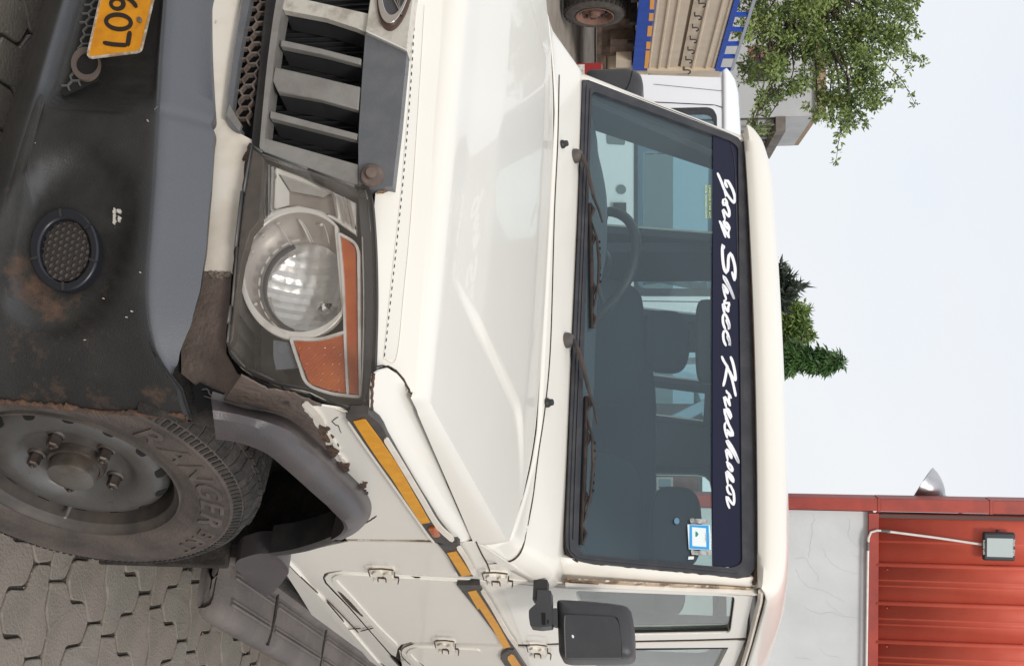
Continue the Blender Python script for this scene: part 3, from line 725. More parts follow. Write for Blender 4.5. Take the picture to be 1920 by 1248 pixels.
# roof: stations along the car, each a cross curve; drops to a visor lip at the front
def roof():
    rows = []
    def station(y, zc_, zg, w):
        r = []
        for u in np.sin(np.linspace(-1, 1, 61) * math.pi / 2):
            a = abs(u); x = w * math.copysign(1 - (1 - a) ** 1.0, u)
            z = zg + (zc_ - .012 * a * a - zg) * (1 - a ** 14) ** 0.6
            r.append((x, y, z))
        return r
    rows.append([(p[0], p[1] + .03, p[2] - .004) for p in station(1.515, 1.684, 1.672, .710)])
    for y, zc_, zg, w in [(1.500, 1.684, 1.675, .717), (1.490, 1.700, 1.680, .722), (1.494, 1.718, 1.684, .726), (1.506, 1.738, 1.688, .730), (1.530, 1.755, 1.692, .733), (1.58, 1.768, 1.698, .735), (1.7, 1.782, 1.70, .737), (2.1, 1.808, 1.702, .737), (2.8, 1.822, 1.705, .737), (3.6, 1.808, 1.70, .735), (4.0, 1.79, 1.69, .72), (4.08, 1.75, 1.66, .70)]:
        rows.append(station(y, zc_, zg, w))
    V, F = grid_mesh(rows); o = mesh('roof', V, F, PAINT, car, 50)
    md = o.modifiers.new('solid', 'SOLIDIFY'); md.thickness = 0.02; md.offset = -1
    return o
rf = roof()
# gutter rail along the roof side and the dark rusty seam under the visor
for s in (1, -1):
    b = MB(); pts = [(s * .722, 1.52, 1.681), (s * .724, 1.62, 1.685), (s * .726, 2.2, 1.69), (s * .726, 3.2, 1.69), (s * .715, 4.0, 1.678)]
    b.tube(pts, 0.008, 6); b.build('gutter_rail', PAINT_D, rf, 60)
strokes('visor_rust', WS, [([(1394, 262), (1401, 420), (1408, 640), (1414, 860), (1419, 1040), (1420, 1078)], [6, 6, 7, 8, 9, 9])], RUSTSEAM, car, off=0.004, thick=0.01)
strokes('visor_rust', WS, [([(1405, 420), (1411, 640), (1417, 860), (1421, 1020), (1416, 1095)], [2, 4, 5, 6, 5])], RUST, car, off=0.008, thick=0.01)

# ---- windscreen ------------------------------------------------------------
WIN = rounded([(1110, 170), (1084, 1028), (1096, 1040), (1375, 1064), (1392, 1055), (1384, 275), (1370, 264)], 10)
rub = patch('windscreen_rubber', WS, WOUT, RUBBER, car, off=0.010, thick=0.016, holes=[WIN], step=0.06, bevel=0.004)
strokes('rubber_rib', WS, [([(1102, 158), (1093, 420), (1084, 640), (1075, 850), (1070, 1010), (1078, 1036), (1100, 1045), (1200, 1055), (1300, 1064), (1385, 1072)], 4), ([(1108, 165), (1098, 420), (1089, 640), (1081, 850), (1076, 1010)], 2.5)], RUBBER, rub, off=0.0135, thick=0.006, smooth=60)
strokes('rubber_edge_rust', WS, [(jag([(1093, 152), (1085, 420), (1075, 640), (1067, 850), (1060, 1000), (1061, 1027), (1070, 1043), (1084, 1053)], 0.8, 60, 3), 2.6), (jag([(1084, 1050), (1110, 1055), (1200, 1064), (1300, 1073), (1385, 1082), (1407, 1079)], 0.5, 60, 4), 2.4)], RUSTSEAM, rub, off=0.004, thick=0.006)
patch('windscreen', WS, WIN, WGLASS, car, off=0.001, thick=0.003, step=0.3)
film = patch('sun_strip', WS, [(1337, 252), (1366, 263), (1383, 276), (1389, 480), (1392, 760), (1392, 1056), (1374, 1063), (1336, 1059), (1336, 700)], FILM, car, off=0.0045, thick=0.002, step=0.1)
strokes('film_fold', WS, [([(1380, 330), (1386, 560), (1389, 760), (1390, 960)], 1.2), ([(1371, 270), (1379, 330), (1384, 560)], 1.0)], RUBBER, film, off=0.0065, thick=0.002)
A1 = lambda P: tf(P, 1310, 300, 6.936)
A2 = lambda P: tf(P, 1310, 440, 6.236)
A3 = lambda P: tf(P, 1310, 640, 7.8)
A4 = lambda P: tf(P, 1310, 780, 6.568)
SCRIPT = [
    (A1([(376, 362), (350, 315), (345, 268), (378, 272), (412, 325), (448, 400), (472, 490), (462, 565)]), 5.2), (A1([(462, 565), (400, 490), (335, 385), (290, 270), (243, 165)]), 4.6), (A1([(330, 380), (345, 430), (353, 480)]), 3.6),
    (A1([(378, 600), (358, 520), (332, 503), (314, 535), (326, 590), (352, 590)]), 4.2), (A1([(340, 545), (375, 600), (398, 670), (396, 745)]), 5.0), (A1([(396, 745), (355, 690), (312, 635), (325, 700), (344, 775)]), 4.2),
    (A1([(344, 775), (325, 800), (350, 860), (398, 912)]), 4.4), (A1([(345, 800), (375, 830), (400, 880), (402, 912)]), 4.6), (A1([(400, 1015), (340, 910), (268, 788)]), 4.6), (A1([(285, 830), (320, 920), (352, 1010)]), 3.8), (A1([(402, 905), (385, 950), (400, 1015)]), 3.6),
    (A2([(298, 165), (284, 112), (277, 190), (284, 310), (300, 400), (325, 446), (344, 385), (348, 275), (368, 215), (400, 275), (425, 380), (426, 470), (418, 540)]), 5.4), (A2([(388, 430), (405, 490), (418, 535)]), 4.2),
    (A2([(417, 752), (370, 640), (325, 560), (285, 482), (320, 520), (370, 630), (417, 752)]), 4.6), (A2([(278, 576), (300, 600), (335, 650), (342, 692)]), 4.6), (A2([(342, 692), (305, 640), (283, 580), (300, 680), (325, 755)]), 4.0),
    (A2([(325, 755), (290, 785), (340, 800), (362, 800), (345, 850), (350, 905)]), 4.6), (A2([(350, 905), (315, 860), (284, 790), (290, 870), (310, 930)]), 4.2),
    (A2([(318, 990), (352, 1060), (356, 1110), (356, 1040), (325, 950), (300, 925), (283, 960), (288, 1040), (315, 1110)]), 4.6),
    (A2([(330, 1180), (362, 1250), (364, 1295), (360, 1230), (332, 1140), (306, 1118), (288, 1150), (292, 1230), (322, 1300)]), 4.6),
    (A3([(336, 210), (365, 280), (410, 352), (440, 420), (475, 510), (505, 620), (545, 802)]), 4.6), (A3([(465, 216), (500, 310), (530, 450), (542, 575)]), 5.2), (A3([(542, 575), (490, 510), (440, 410)]), 4.6), (A3([(424, 345), (405, 440), (390, 530), (360, 655)]), 5.0),
    (A3([(400, 708), (418, 745), (450, 775), (472, 835), (430, 790)]), 4.2), (A3([(455, 800), (440, 850), (462, 945)]), 4.6), (A3([(462, 945), (420, 860), (370, 795), (385, 880), (405, 965)]), 4.2),
    (A3([(405, 965), (440, 1000), (470, 1070), (474, 1130), (440, 1070), (400, 985), (378, 985), (385, 1050), (415, 1130), (452, 1250)]), 4.4),
    (A4([(330, 0), (350, 60), (385, 130), (420, 205), (418, 240), (385, 232), (352, 190)]), 4.6), (A4([(336, 70), (320, 110), (328, 180), (355, 270)]), 4.2), (A4([(345, 160), (385, 200), (410, 235)]), 4.0),
    (A4([(497, 578), (450, 450), (390, 340), (340, 285), (375, 370), (440, 470), (497, 578)]), 4.4), (A4([(338, 400), (372, 430), (402, 480), (408, 522)]), 4.6), (A4([(408, 522), (365, 450), (335, 400), (345, 470), (360, 540)]), 4.0),
    (A4([(360, 540), (345, 560), (385, 590), (415, 640), (418, 682)]), 4.4), (A4([(418, 682), (375, 640), (348, 570)]), 4.0), (A4([(346, 668), (385, 710), (420, 760), (430, 815)]), 4.8), (A4([(430, 815), (380, 750), (340, 670), (348, 750), (360, 835)]), 4.2),
    (A4([(418, 905), (390, 850), (360, 845), (350, 880), (368, 940), (408, 965)]), 4.2), (A4([(400, 870), (428, 930), (438, 1020), (432, 1095)]), 4.6), (A4([(432, 1095), (395, 1050), (345, 980), (355, 1060), (382, 1135)]), 4.2)]
strokes('lettering_outline', WS, [(p, w + 2.8) for p, w in SCRIPT], BLACKV, film, off=0.0050, thick=0.0004, inc=0.00002)
strokes('lettering', WS, SCRIPT, WHITEV, film, off=0.0062, thick=0.0004, inc=0.00002)

def text_on(name, S, txt, corner0, corner1, height_px, m, parent, off, thick=0.0006, sx=1.0, bold=0.0):
    """print laid on a surface from picture point corner0 (baseline start) to corner1 (baseline end)"""
    V, F, w = text_geo(txt, 0.0, bold)
    c0 = np.array(corner0, float); c1 = np.array(corner1, float); d = (c1 - c0) / w; up = np.array([1.0, 0.0]) * height_px / 0.72
    out = []
    for v in V:
        q = c0 + d * v[0] + up * v[1]
        out.append(S.at(q[0], q[1], off))
    return mesh(name, out, F, m, parent, 0)
try:
    text_on('shop_sticker', WS, 'UNIQUE CAR A/C', (1327, 349), (1327, 411), 4.2, YELV, car, 0.0055, bold=0.012)
    text_on('shop_sticker', WS, 'MOB 9824083175/94', (1320.5, 348), (1320.5, 411), 3.2, YELV, car, 0.0055, bold=0.006)
except Exception as e: print('text', e)
A6 = lambda P: tf(P, 1260, 950, 11.35)
stk = patch('permit_sticker', WS, A6([(330, 370), (440, 365), (805, 385), (825, 560), (830, 910), (360, 895), (345, 640)]), PALEV, car, off=0.0058, thick=0.0008)
patch('blue_border', WS, A6([(375, 375), (780, 392), (795, 905), (370, 880)]), BLUEV, stk, off=0.0064, thick=0.0005)
patch('paper_panel', WS, A6([(425, 425), (722, 450), (730, 848), (432, 826)]), PALEV, stk, off=0.0070, thick=0.0005)
patch('green_mark', WS, A6([(500, 515), (535, 530), (562, 565), (558, 595), (520, 632), (500, 625)]), GREENV, stk, off=0.0076, thick=0.0004)
patch('tape_residue', WS, A6(jag([(385, 240), (560, 250), (740, 262), (770, 340), (600, 352), (410, 345), (385, 300)], 6, 30, 7)), TAPEV, stk, off=0.0050, thick=0.0004)
patch('tape_residue', WS, A6(jag([(400, 915), (620, 925), (840, 925), (850, 1010), (700, 1025), (420, 1015)], 6, 30, 8)), TAPEV, stk, off=0.0050, thick=0.0004)
patch('tape_residue', WS, A6([(355, 1050), (470, 1048), (460, 1110), (340, 1115)]), PALEV, stk, off=0.0050, thick=0.0004)
for txt, c0, c1, h, mm in (('LVU', (1328, 1002), (1328, 1019), 2.8, WHITEV), ('848', (1320, 1000), (1320, 1016), 2.6, TAPEV)):
    try: text_on('sticker_print', WS, txt, c0, c1, h, mm, stk, 0.0078, bold=0.01)
    except Exception as e: print('text', e)
patch('decal_dot', WS, ellipse(1269, 976, 5, 6.0, 16), mat('faded blue dot', (.10, .20, .30), .5), car, off=0.0052, thick=0.0006)

# ---- wipers and washer jets -------------------------------------------------
def wiper(pivot, elbow, tip, blade0, blade1):
    pv = COWL.at(*pivot); w = empty('wiper'); w.parent = car
    def put(o): o.parent = w; return o
    p1 = pv + np.array([0, -.002, .020]); e = WS.at(*elbow, 0.034); t_ = WS.at(*tip, 0.026)
    b = MB(); n = np.array([0, -.5, .87])
    b.lathe([(-.012, .021), (0.0, .021), (.012, .019), (.022, .012), (.024, 0.001)], pv, n, np.array([1, 0, 0.]), np.cross(n, [1, 0, 0]), 18)
    put(b.build('pivot_cap', WIPERG))
    b = MB(); b.tube([p1, (p1 * 2 + e) / 3 + n * .006, e], [.011, .0095, .007], 8, flat=0.7); b.tube([e, (e + t_) / 2 + n * .002, t_], [.0065, .005, .004], 8, flat=0.7); put(b.build('arm', WIPER))
    b0 = WS.at(*blade0, 0.010); b1 = WS.at(*blade1, 0.010)
    b = MB(); b.tube([b0, (b0 + b1) / 2 + n * .001, b1], .0055, 6, flat=1.0); put(b.build('blade', WIPER))
    b = MB(); b.tube([b0 - n * .007, b1 - n * .007], .004, 5); put(b.build('blade_rubber', RUBBER))
    b = MB()
    L_ = lambda f, h: b0 + (b1 - b0) * f + n * h
    b.tube([L_(.16, .004), L_(.30, .020), L_(.5, .026), L_(.70, .020), L_(.86, .004)], [.004, .0065, .0085, .0065, .004], 8, flat=.6)
    for f in (.06, .3, .7, .94):
        b.tube([L_(f - .05, .003), L_(f, .012), L_(f + .05, .003)], [.003, .005, .003], 6)
    put(b.build('yoke', WIPER))
    b = MB()
    for f in np.linspace(.34, .66, 7): 
        c = L_(f, .0285); 
        b.tube([c - (b1 - b0) * .008, c + (b1 - b0) * .008], .0022, 5)
    put(b.build('yoke_slot', BLACK))
wiper((1077, 293), (1103, 380), (1122, 425), (1104, 385), (1108, 617))
wiper((1061, 638), (1092, 735), (1112, 800), (1098, 745), (1088, 1022))
for px_, py_ in ((1053, 271), (1024, 755)):
    c = COWL.at(px_, py_); b = MB()
    b.lathe([(0, .012), (.006, .012), (.010, .009), (.018, .008), (.020, .001)], c, np.array([0, -.35, .94]), np.array([1, 0, 0.]), np.array([0, .94, .35]), 10)
    b.build('washer_jet', DARKPL, car)

# ================================================================== the nose
# header panel between grille and bonnet, with its tape
hd = patch('header_panel', HEADER, [(776, -12), (764, 97), (738, 350), (722, 355), (704, 362), (701, 400), (705, 470), (707, 570), (705, 660), (700, 694), (712, 688), (728, 684), (744, 693), (758, 709), (771, 735), (777, 733), (792, 560), (807, 360), (822, 160), (830, -12)], PAINT, car, thick=0.003, step=0.03, bevel=0.001)
patch('masking_tape', HEADER, [(778, 10), (795, 10), (786, 160), (770, 400), (757, 540), (742, 672), (719, 672), (730, 560), (752, 360), (767, 180)], mat('pale tape', (0.74, 0.72, 0.665), 0.6, bump=(300, .1)), hd, off=0.0012, thick=0.001)
seg = []
edge = catmull([(779, 10), (769, 180), (754, 360), (733, 560), (721, 668)], 96)
for i in range(0, 95, 2): seg.append(([tuple(edge[i]), tuple((edge[i] + edge[i + 1]) / 2), tuple(edge[i + 1])], 2.0))
strokes('stitching', HEADER, seg, RUSTSEAM, hd, off=0.0022, thick=0.0012, inc=0)
strokes('tape_edge', HEADER, [([(796, 10), (787, 160), (771, 400), (758, 540), (743, 671), (719, 671)], 0.8)], PAINT_D, hd, off=0.0016, thick=0.001)
strokes('wing_seam', HEADER, [(jag([(700, 688), (718, 684), (735, 690), (752, 704), (766, 728), (772, 737)], .8, 24, 5), 2.4)], RUSTSEAM, hd, off=0.001, thick=0.003)

# valance under grille and lamp: clean, then dirty and rusted metal round the corner
patch('valance', VALANCE, [(360, -12), (455, -12), (425, 228), (440, 245), (472, 262), (474, 275), (452, 400), (441, 470), (436, 512), (418, 516), (405, 510), (360, 505)], PAINT_D, car, thick=0.003, step=0.03)
patch('valance_rust', VALANCE, [(340, 500), (400, 508), (414, 513), (434, 510), (431, 560), (424, 620), (424, 662), (445, 700), (500, 728), (560, 748), (600, 760), (560, 775), (470, 770), (395, 745), (340, 700)], MUD, car, thick=0.004, step=0.02, off=-0.001)
strokes('rust_line', VALANCE, [(jag([(462, 285), (458, 340), (450, 400), (442, 470), (437, 512)], .7, 30, 11), [7, 5, 4, 4, 5] + [5] * 25), (jag([(470, 268), (464, 285), (455, 300)], .6, 8, 2), 6)], RUST, car, off=0.003, thick=0.004)
strokes('dirt_lumps', VALANCE, [(jag([(392, 514), (405, 512), (420, 516), (432, 512)], 2.0, 14, 5), 10)], mat('dust crust', (0.33, 0.28, 0.23), 1.0, var=(90, (.16, .12, .1), .42, .6), bump=(150, 1.0, 6)), car, off=0.004, thick=0.006)
# wheel arch body metal behind the lamp, brown with flakes of paint left
patch('arch_metal', WING, jag([(452, 704), (500, 728), (560, 742), (606, 762), (566, 758)], 1, 30, 4) + jag([(566, 762), (588, 790), (600, 812), (612, 838), (628, 860), (650, 890), (672, 915), (690, 930)], 1.6, 40, 6) + [(680, 952), (640, 905), (590, 856), (548, 812), (515, 788), (470, 775), (420, 750)], MUD, car, off=0.0015, thick=0.003, step=0.02)
flk = [[(600, 792), (618, 803), (612, 812), (626, 818), (620, 830), (606, 826), (598, 810)], [(610, 838), (634, 834), (636, 846), (628, 858), (616, 852)], [(634, 868), (656, 870), (652, 884), (644, 886)], [(668, 908), (688, 904), (684, 918), (690, 926), (680, 924)]]
for k, f in enumerate(flk): patch('rust_flake', WING, jag(f + [f[0]], 1.3, 40, 60 + k)[:-1], RUST, car, off=0.002, thick=0.003)
for k, f in enumerate([[(566, 758), (574, 752), (600, 775), (612, 800), (600, 796), (584, 778)], [(612, 812), (626, 826), (640, 846), (626, 838)], [(634, 850), (652, 868), (640, 866)]]):
    patch('paint_flake', WING, jag(f + [f[0]], .8, 22, k)[:-1], PAINT_D, car, off=0.0035, thick=0.003)
strokes('crack', WING, [(jag([(706, 967), (696, 974), (682, 982)], .6, 8, 1), 2.0), (jag([(634, 782), (622, 790), (634, 798), (640, 812)], .6, 10, 3), .9)], RUSTSEAM, car, off=0.001, thick=0.002)
strokes('wing_joint', WING, [([(886, 1013), (840, 1013), (740, 1013), (650, 1012)], 1.2)], RUSTLITE, car, off=-0.0005, thick=0.002)
strokes('rust_line', WING, [(jag([(779, 748), (800, 803), (830, 883), (860, 953), (888, 1012)], .3, 30, 9), [5, 4, 4, 3.5, 3] + [3.0] * 25)], RUSTSEAM, car, off=0.0012, thick=0.002)
strokes('rust_line', WING, [(jag([(692, 776), (698, 774), (698, 752), (700, 720), (703, 700)], .9, 24, 19), 4)], RUST, car, off=0.002, thick=0.003)

# ---- bumper ----------------------------------------------------------------
def yb(x, off=0.0):
    A, B = 0.83 - off, 0.43 - off
    u = min(abs(x) / A, 0.99999)
    return 0.40 - B * (1 - u ** 5.0) ** 0.2
class BumpSurf(Surf):
    pass
def bump_surf(off): return Surf(1, lambda x, z: yb(x, off), -1, tmin=0.6, tmax=4)
TOPL = [(395, -12), (396, 60), (400, 180), (404, 236), (401, 262), (398, 350), (392, 470), (386, 560), (374, 640), (362, 700), (366, 745), (372, 776)]
BEND = [(306, -12), (297, 100), (291, 200), (287, 262), (283, 340), (277, 420), (271, 500), (270, 560), (277, 620), (292, 670), (316, 712), (352, 760)]
RIMU = [(-20, 752), (0, 753), (60, 757), (120, 764), (190, 771), (240, 774), (300, 778), (350, 781), (378, 776), (420, 776)]
_xb = np.concatenate([np.linspace(0, .7, 60), .83 * np.sin(np.linspace(math.asin(.7 / .83), math.asin(.8298 / .83), 80))])
BASE = np.array([(x, yb(x)) for x in _xb])
_d = np.gradient(BASE, axis=0); _d /= np.linalg.norm(_d, axis=1)[:, None]
BN = np.stack([_d[:, 1], -_d[:, 0]], 1)                      # outward normal in plan
def bump_rows(n=90):
    xsx = BASE[:, 0]
    def zfit(line, off):
        S = bump_surf(off); H = np.array([S.hit(*q) for q in line]); H = H[np.argsort(H[:, 0])]
        return np.interp(xsx, H[:, 0], H[:, 2])
    zt = zfit(TOPL, 0.06); zb = zfit(BEND, 0.02)
    rows = []; tone_rows = []
    def add(z, off, fd=0.0):
        tone_rows.append(np.broadcast_to(fd, xsx.shape).copy())
        z = np.broadcast_to(z, xsx.shape); off = np.broadcast_to(off, xsx.shape)
        P = np.c_[BASE - BN * off[:, None], z]
        end = len(P)
        for i in range(40, len(P)):
            v, u = project(P[i])
            if u > np.interp(v, [q[0] for q in RIMU], [q[1] for q in RIMU]): end = i + 1; break
        rows.append(np.c_[P[:end], tone_rows[-1][:end]])
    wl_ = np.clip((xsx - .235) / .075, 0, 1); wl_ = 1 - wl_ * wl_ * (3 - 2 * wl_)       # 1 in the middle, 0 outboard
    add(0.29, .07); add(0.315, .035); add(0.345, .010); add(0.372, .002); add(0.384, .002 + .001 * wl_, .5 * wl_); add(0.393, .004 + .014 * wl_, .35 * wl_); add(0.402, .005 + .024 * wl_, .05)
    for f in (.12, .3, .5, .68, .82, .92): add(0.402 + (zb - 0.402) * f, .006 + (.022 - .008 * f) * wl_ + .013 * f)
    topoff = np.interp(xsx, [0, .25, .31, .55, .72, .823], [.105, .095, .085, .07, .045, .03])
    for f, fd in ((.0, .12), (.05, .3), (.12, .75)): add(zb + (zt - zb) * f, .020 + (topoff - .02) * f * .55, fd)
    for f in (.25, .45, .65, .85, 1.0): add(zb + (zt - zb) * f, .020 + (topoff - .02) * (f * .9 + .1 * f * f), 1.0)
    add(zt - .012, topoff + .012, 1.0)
    global TONE_ROWS; TONE_ROWS = tone_rows
    return rows
BR = bump_rows()
full = []
for r in BR:
    R_ = resample(r, 110); R_[0][0] = 0.0
    Lm = [(-p[0], p[1], p[2], p[3]) for p in R_[::-1][:-1]]
    full.append(Lm + [tuple(p) for p in R_])
ENDS = np.array([r[-1][:3] for r in BR])
A_ = np.stack([np.array(r) for r in full]); A_ = np.stack([catmull(A_[:, k], 70) for k in range(A_.shape[1])], 1)
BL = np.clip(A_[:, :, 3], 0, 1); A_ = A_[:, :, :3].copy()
# scoops round the two fog lamps
FOGC = bump_surf(.008).at(118, 470)
FOG2 = bump_surf(.022).at(92, 420)
for i in range(A_.shape[0]):
    for k in range(A_.shape[1]):
        p = A_[i, k]
        for s in (1, -1):
            d = math.hypot((p[0] - s * (FOGC[0] - .03)) / .135, (p[2] - (FOGC[2] - .005)) / .088)
            if d < 1.35 and p[2] > .33:
                f = min(max((1.35 - d) / .38, 0), 1); f = f * f * (3 - 2 * f)
                p[1] += 0.026 * f
        if BL[i, k] > .5: p[2] -= .007 * math.exp(-((abs(p[0]) - .292 + (p[2] - .62) * .12) / .009) ** 2)     # moulded groove across the top
        d2 = max(abs(p[0]) - .30, 0) / .05                                    # shallow step beside the number plate
        if abs(p[0]) < .30 and .41 < p[2] < .53: p[1] += .008
V, F = grid_mesh([[tuple(p) for p in r] for r in A_])
bump_o = mesh('front_bumper', V, F, BUMP, car, 50)
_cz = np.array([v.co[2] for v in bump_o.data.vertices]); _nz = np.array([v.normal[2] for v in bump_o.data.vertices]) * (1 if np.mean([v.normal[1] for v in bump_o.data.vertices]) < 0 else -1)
_up = np.clip((_nz - .30) / .35, 0, 1) * (_cz > .405); BL = np.maximum(BL.ravel(), _up * .35)  # up-facing parts also painted paler, as the sky would light them
ST_ = np.zeros(len(BL)); _co = np.array([v.co for v in bump_o.data.vertices])
_bs = bump_surf(.021)
for (qx, qy, rad, amt) in [(60, 545, .030, .62), (95, 575, .030, .60), (40, 505, .028, .55), (140, 560, .022, .5), (180, 500, .016, .45), (185, 540, .02, .42), (30, 470, .02, .3), (150, 640, .05, .30), (60, 640, .06, .34), (90, 720, .05, .38), (180, 600, .03, .34), (40, 350, .06, .26), (110, 330, .06, .20), (300, 735, .03, .42), (200, 745, .03, .45), (60, 745, .03, .5), (372, 660, .012, .55), (378, 615, .010, .5), (368, 700, .010, .5), (130, 250, .04, .2)]:
    try: c_ = _bs.at(qx, qy)
    except RuntimeError: continue
    for sx in (1, -1): ST_ = np.maximum(ST_, amt * np.exp(-(((_co - c_ * np.array([sx, 1, 1])) ** 2).sum(1)) / (2 * rad * rad)))
as_ = bump_o.data.attributes.new('stain', 'FLOAT', 'POINT'); as_.data.foreach_set('value', ST_.astype(np.float32))
at_ = bump_o.data.attributes.new('sky_tone', 'FLOAT', 'POINT'); at_.data.foreach_set('value', BL.ravel().astype(np.float32))
md = bump_o.modifiers.new('solid', 'SOLIDIFY'); md.thickness = 0.006; md.offset = -1
BS = bump_surf(.021)
# ragged rusty rim at the wheel end
rimp = jag([(0, 752), (60, 757), (120, 764), (180, 772), (190, 762), (240, 770), (300, 778), (350, 782), (375, 775), (371, 755), (364, 700)], 2.2, 70, 12)
def rim_strip():
    r = np.random.default_rng(4); C = catmull(ENDS, 110); Vv = []
    for k, p in enumerate(C):
        g = .5 + .5 * math.sin(k * .21) * math.sin(k * .057 + 1); w0 = .002 + g * (.004 + abs(r.normal(0, .006))); w1 = .002 + abs(r.normal(0, .003))
        Vv.append([p + np.array([-w0 * .35, -w0, 0]) + np.array([.003, -.003, 0]), p + np.array([.004, -.001, r.normal(0, .002)]), p + np.array([w1 * .2, w1, 0]), p + np.array([-.006, w1 + .004, 0])])
    return Vv
strip_r = rim_strip(); V, F = grid_mesh(strip_r)
o = mesh('torn_edge', V, F, RUST, bump_o, 60); md = o.modifiers.new('solid', 'SOLIDIFY'); md.thickness = .005
# rust stains round the fog lamp and little chips
patch('rust_stain', bump_surf(.021 - .0), jag([(60, 470), (30, 500), (22, 545), (45, 580), (80, 586), (110, 575), (150, 560), (182, 520), (186, 500), (170, 520), (120, 545), (80, 535)], 2.5, 50, 21), RUST, bump_o, off=-0.0245, thick=0.002, step=0.015) if False else None
# lower lip highlight: painted in by the rows' paler tone; centre air mesh
slot = patch('air_slot', bump_surf(.020), [(166, -12), (205, -12), (190, 110), (184, 150), (150, 166), (120, 180), (113, 174), (128, 144), (143, 95)], BLACK, bump_o, off=-0.0005, thick=0.002, step=0.03)
def honeycomb(name, S, poly_px, cell, bar, m, parent, off, thick, rot=0.0, asp=1.0):
    """hexagonal bars filling a traced outline: real little bars on the surface"""
    O = [S.ab(q) for q in poly_px]; A = np.array(O); lo, hi = A.min(0) - cell, A.max(0) + cell; b_ = MB(); seen = set()
    w = math.sqrt(3) * cell
    ny = int((hi[1] - lo[1]) / (1.5 * cell)) + 2; nx = int((hi[0] - lo[0]) / w) + 2
    for j in range(ny):
        for i in range(nx):
            c = np.array([lo[0] + (i + .5 * (j % 2)) * w, lo[1] + j * 1.5 * cell])
            for k in range(6):
                a0 = math.pi / 6 + k * math.pi / 3; a1 = a0 + math.pi / 3
                p = c + cell * np.array([math.cos(a0), math.sin(a0)]); q = c + cell * np.array([math.cos(a1), math.sin(a1)])
                mid = (p + q) / 2; key = (round(mid[0], 4), round(mid[1], 4))
                if key in seen or not inpoly(mid, O): continue
                seen.add(key); d = (q - p) / np.linalg.norm(q - p); nn = np.array([-d[1], d[0]]) * bar / 2
                c4 = [p + nn, q + nn, q - nn, p - nn]
                Vt = [S.P(*x, off) for x in c4] + [S.P(*x, off - thick) for x in c4]
                b_.add(Vt, [(0, 1, 2, 3), (4, 7, 6, 5), (0, 4, 5, 1), (1, 5, 6, 2), (2, 6, 7, 3), (3, 7, 4, 0)])
    return b_.build(name, m, parent, 0)
honeycomb('air_mesh', bump_surf(.020), [(166, -12), (200, -12), (184, 110), (178, 148), (150, 162), (122, 176), (116, 172), (130, 144), (144, 95)], 0.0115, 0.0028, mat('mesh grey', (0.10, 0.095, 0.09), .6), bump_o, 0.003, 0.004)
patch('tow_cap_ring', bump_surf(.020), ellipse(160, 119, 27, 31, 28), mat('dusty ring', (0.11, .085, .072), .8), bump_o, off=0.008, thick=0.006, holes=[ellipse(163, 119, 21, 21, 24)])
patch('tow_cap', bump_surf(.020), ellipse(163, 119, 22, 22, 24), BLACK, bump_o, off=0.0045, thick=0.002)
# fog lamp
fogs = Surf(1, lambda x, z: yb(x, .008) + .014, -1, tmin=.6, tmax=4)
fog = patch('fog_lamp_cover', fogs, ellipse(121, 469, 46, 58, 40), mat('dusty grey plastic', (0.115, 0.098, 0.088), .8, var=(25, (.085, .07, .062), .4, .65)), bump_o, off=-.004, thick=.01)
patch('fog_ring', fogs, ellipse(119, 467, 65, 78, 44), mat('fog ring plastic', (.014, .016, .022), .35), fog, off=.010, thick=.02, holes=[ellipse(121, 469, 48, 60, 40)], bevel=.003)
honeycomb('fog_mesh', fogs, ellipse(121, 469, 45, 57, 40), 0.0066, 0.0026, mat('dark honeycomb', (.028, .023, .021), .8), fog, 0.0, 0.004)
for a in (0.3, 1.6, 2.9, 4.6, 5.6):
    c = (119 + 57 * math.cos(a), 467 + 69 * math.sin(a)); d = (7 * math.cos(a), 8 * math.sin(a))
    strokes('fog_clip', fogs, [([(c[0] - d[0], c[1] - d[1]), (c[0] + d[0], c[1] + d[1])], 5)], DARKPL, fog, off=.0125, thick=.004, curved=False)
STAIN = Surf(1, lambda x, z: yb(x, .021) + .0275, -1, tmin=.6, tmax=4)
# paint chips on the bumper face
chips = [(246, 583, 1.6), (236, 594, 1.4), (262, 510, 1.2), (158, 637, 1.3), (12, 657, 1.8), (66, 268, 1.2), (276, 225, 1.3), (193, 559, 1.1)]
for k, P_ in enumerate([[(213, 389), (217, 392), (215, 399), (216, 408), (214, 420), (211, 419), (212, 404), (211, 394)], [(219, 391), (226, 393), (225, 399), (220, 398)], [(221, 404), (225, 407), (224, 416), (221, 414)]]):
    Vv, Ff = patch_geo(bump_surf(.010), jag(P_ + [P_[0]], .7, 34, 80 + k)[:-1], .005, .004, (), .05, False); mesh('paint_chip', Vv, Ff, mat('pale chip', (.5, .47, .43), .7), bump_o, 0, False)
for k, (cx, cy, r_) in enumerate(chips):
    try: Vv, Ff = patch_geo(bump_surf(.010), jag(ellipse(cx, cy, r_, r_ * .8, 9), .3, 9, k), .005, .004, (), .05, False)
    except Exception as e: print('chip', e); continue
    mesh('paint_chip', Vv, Ff, mat('pale chip', (.5, .47, .43), .7), bump_o, 0, False)

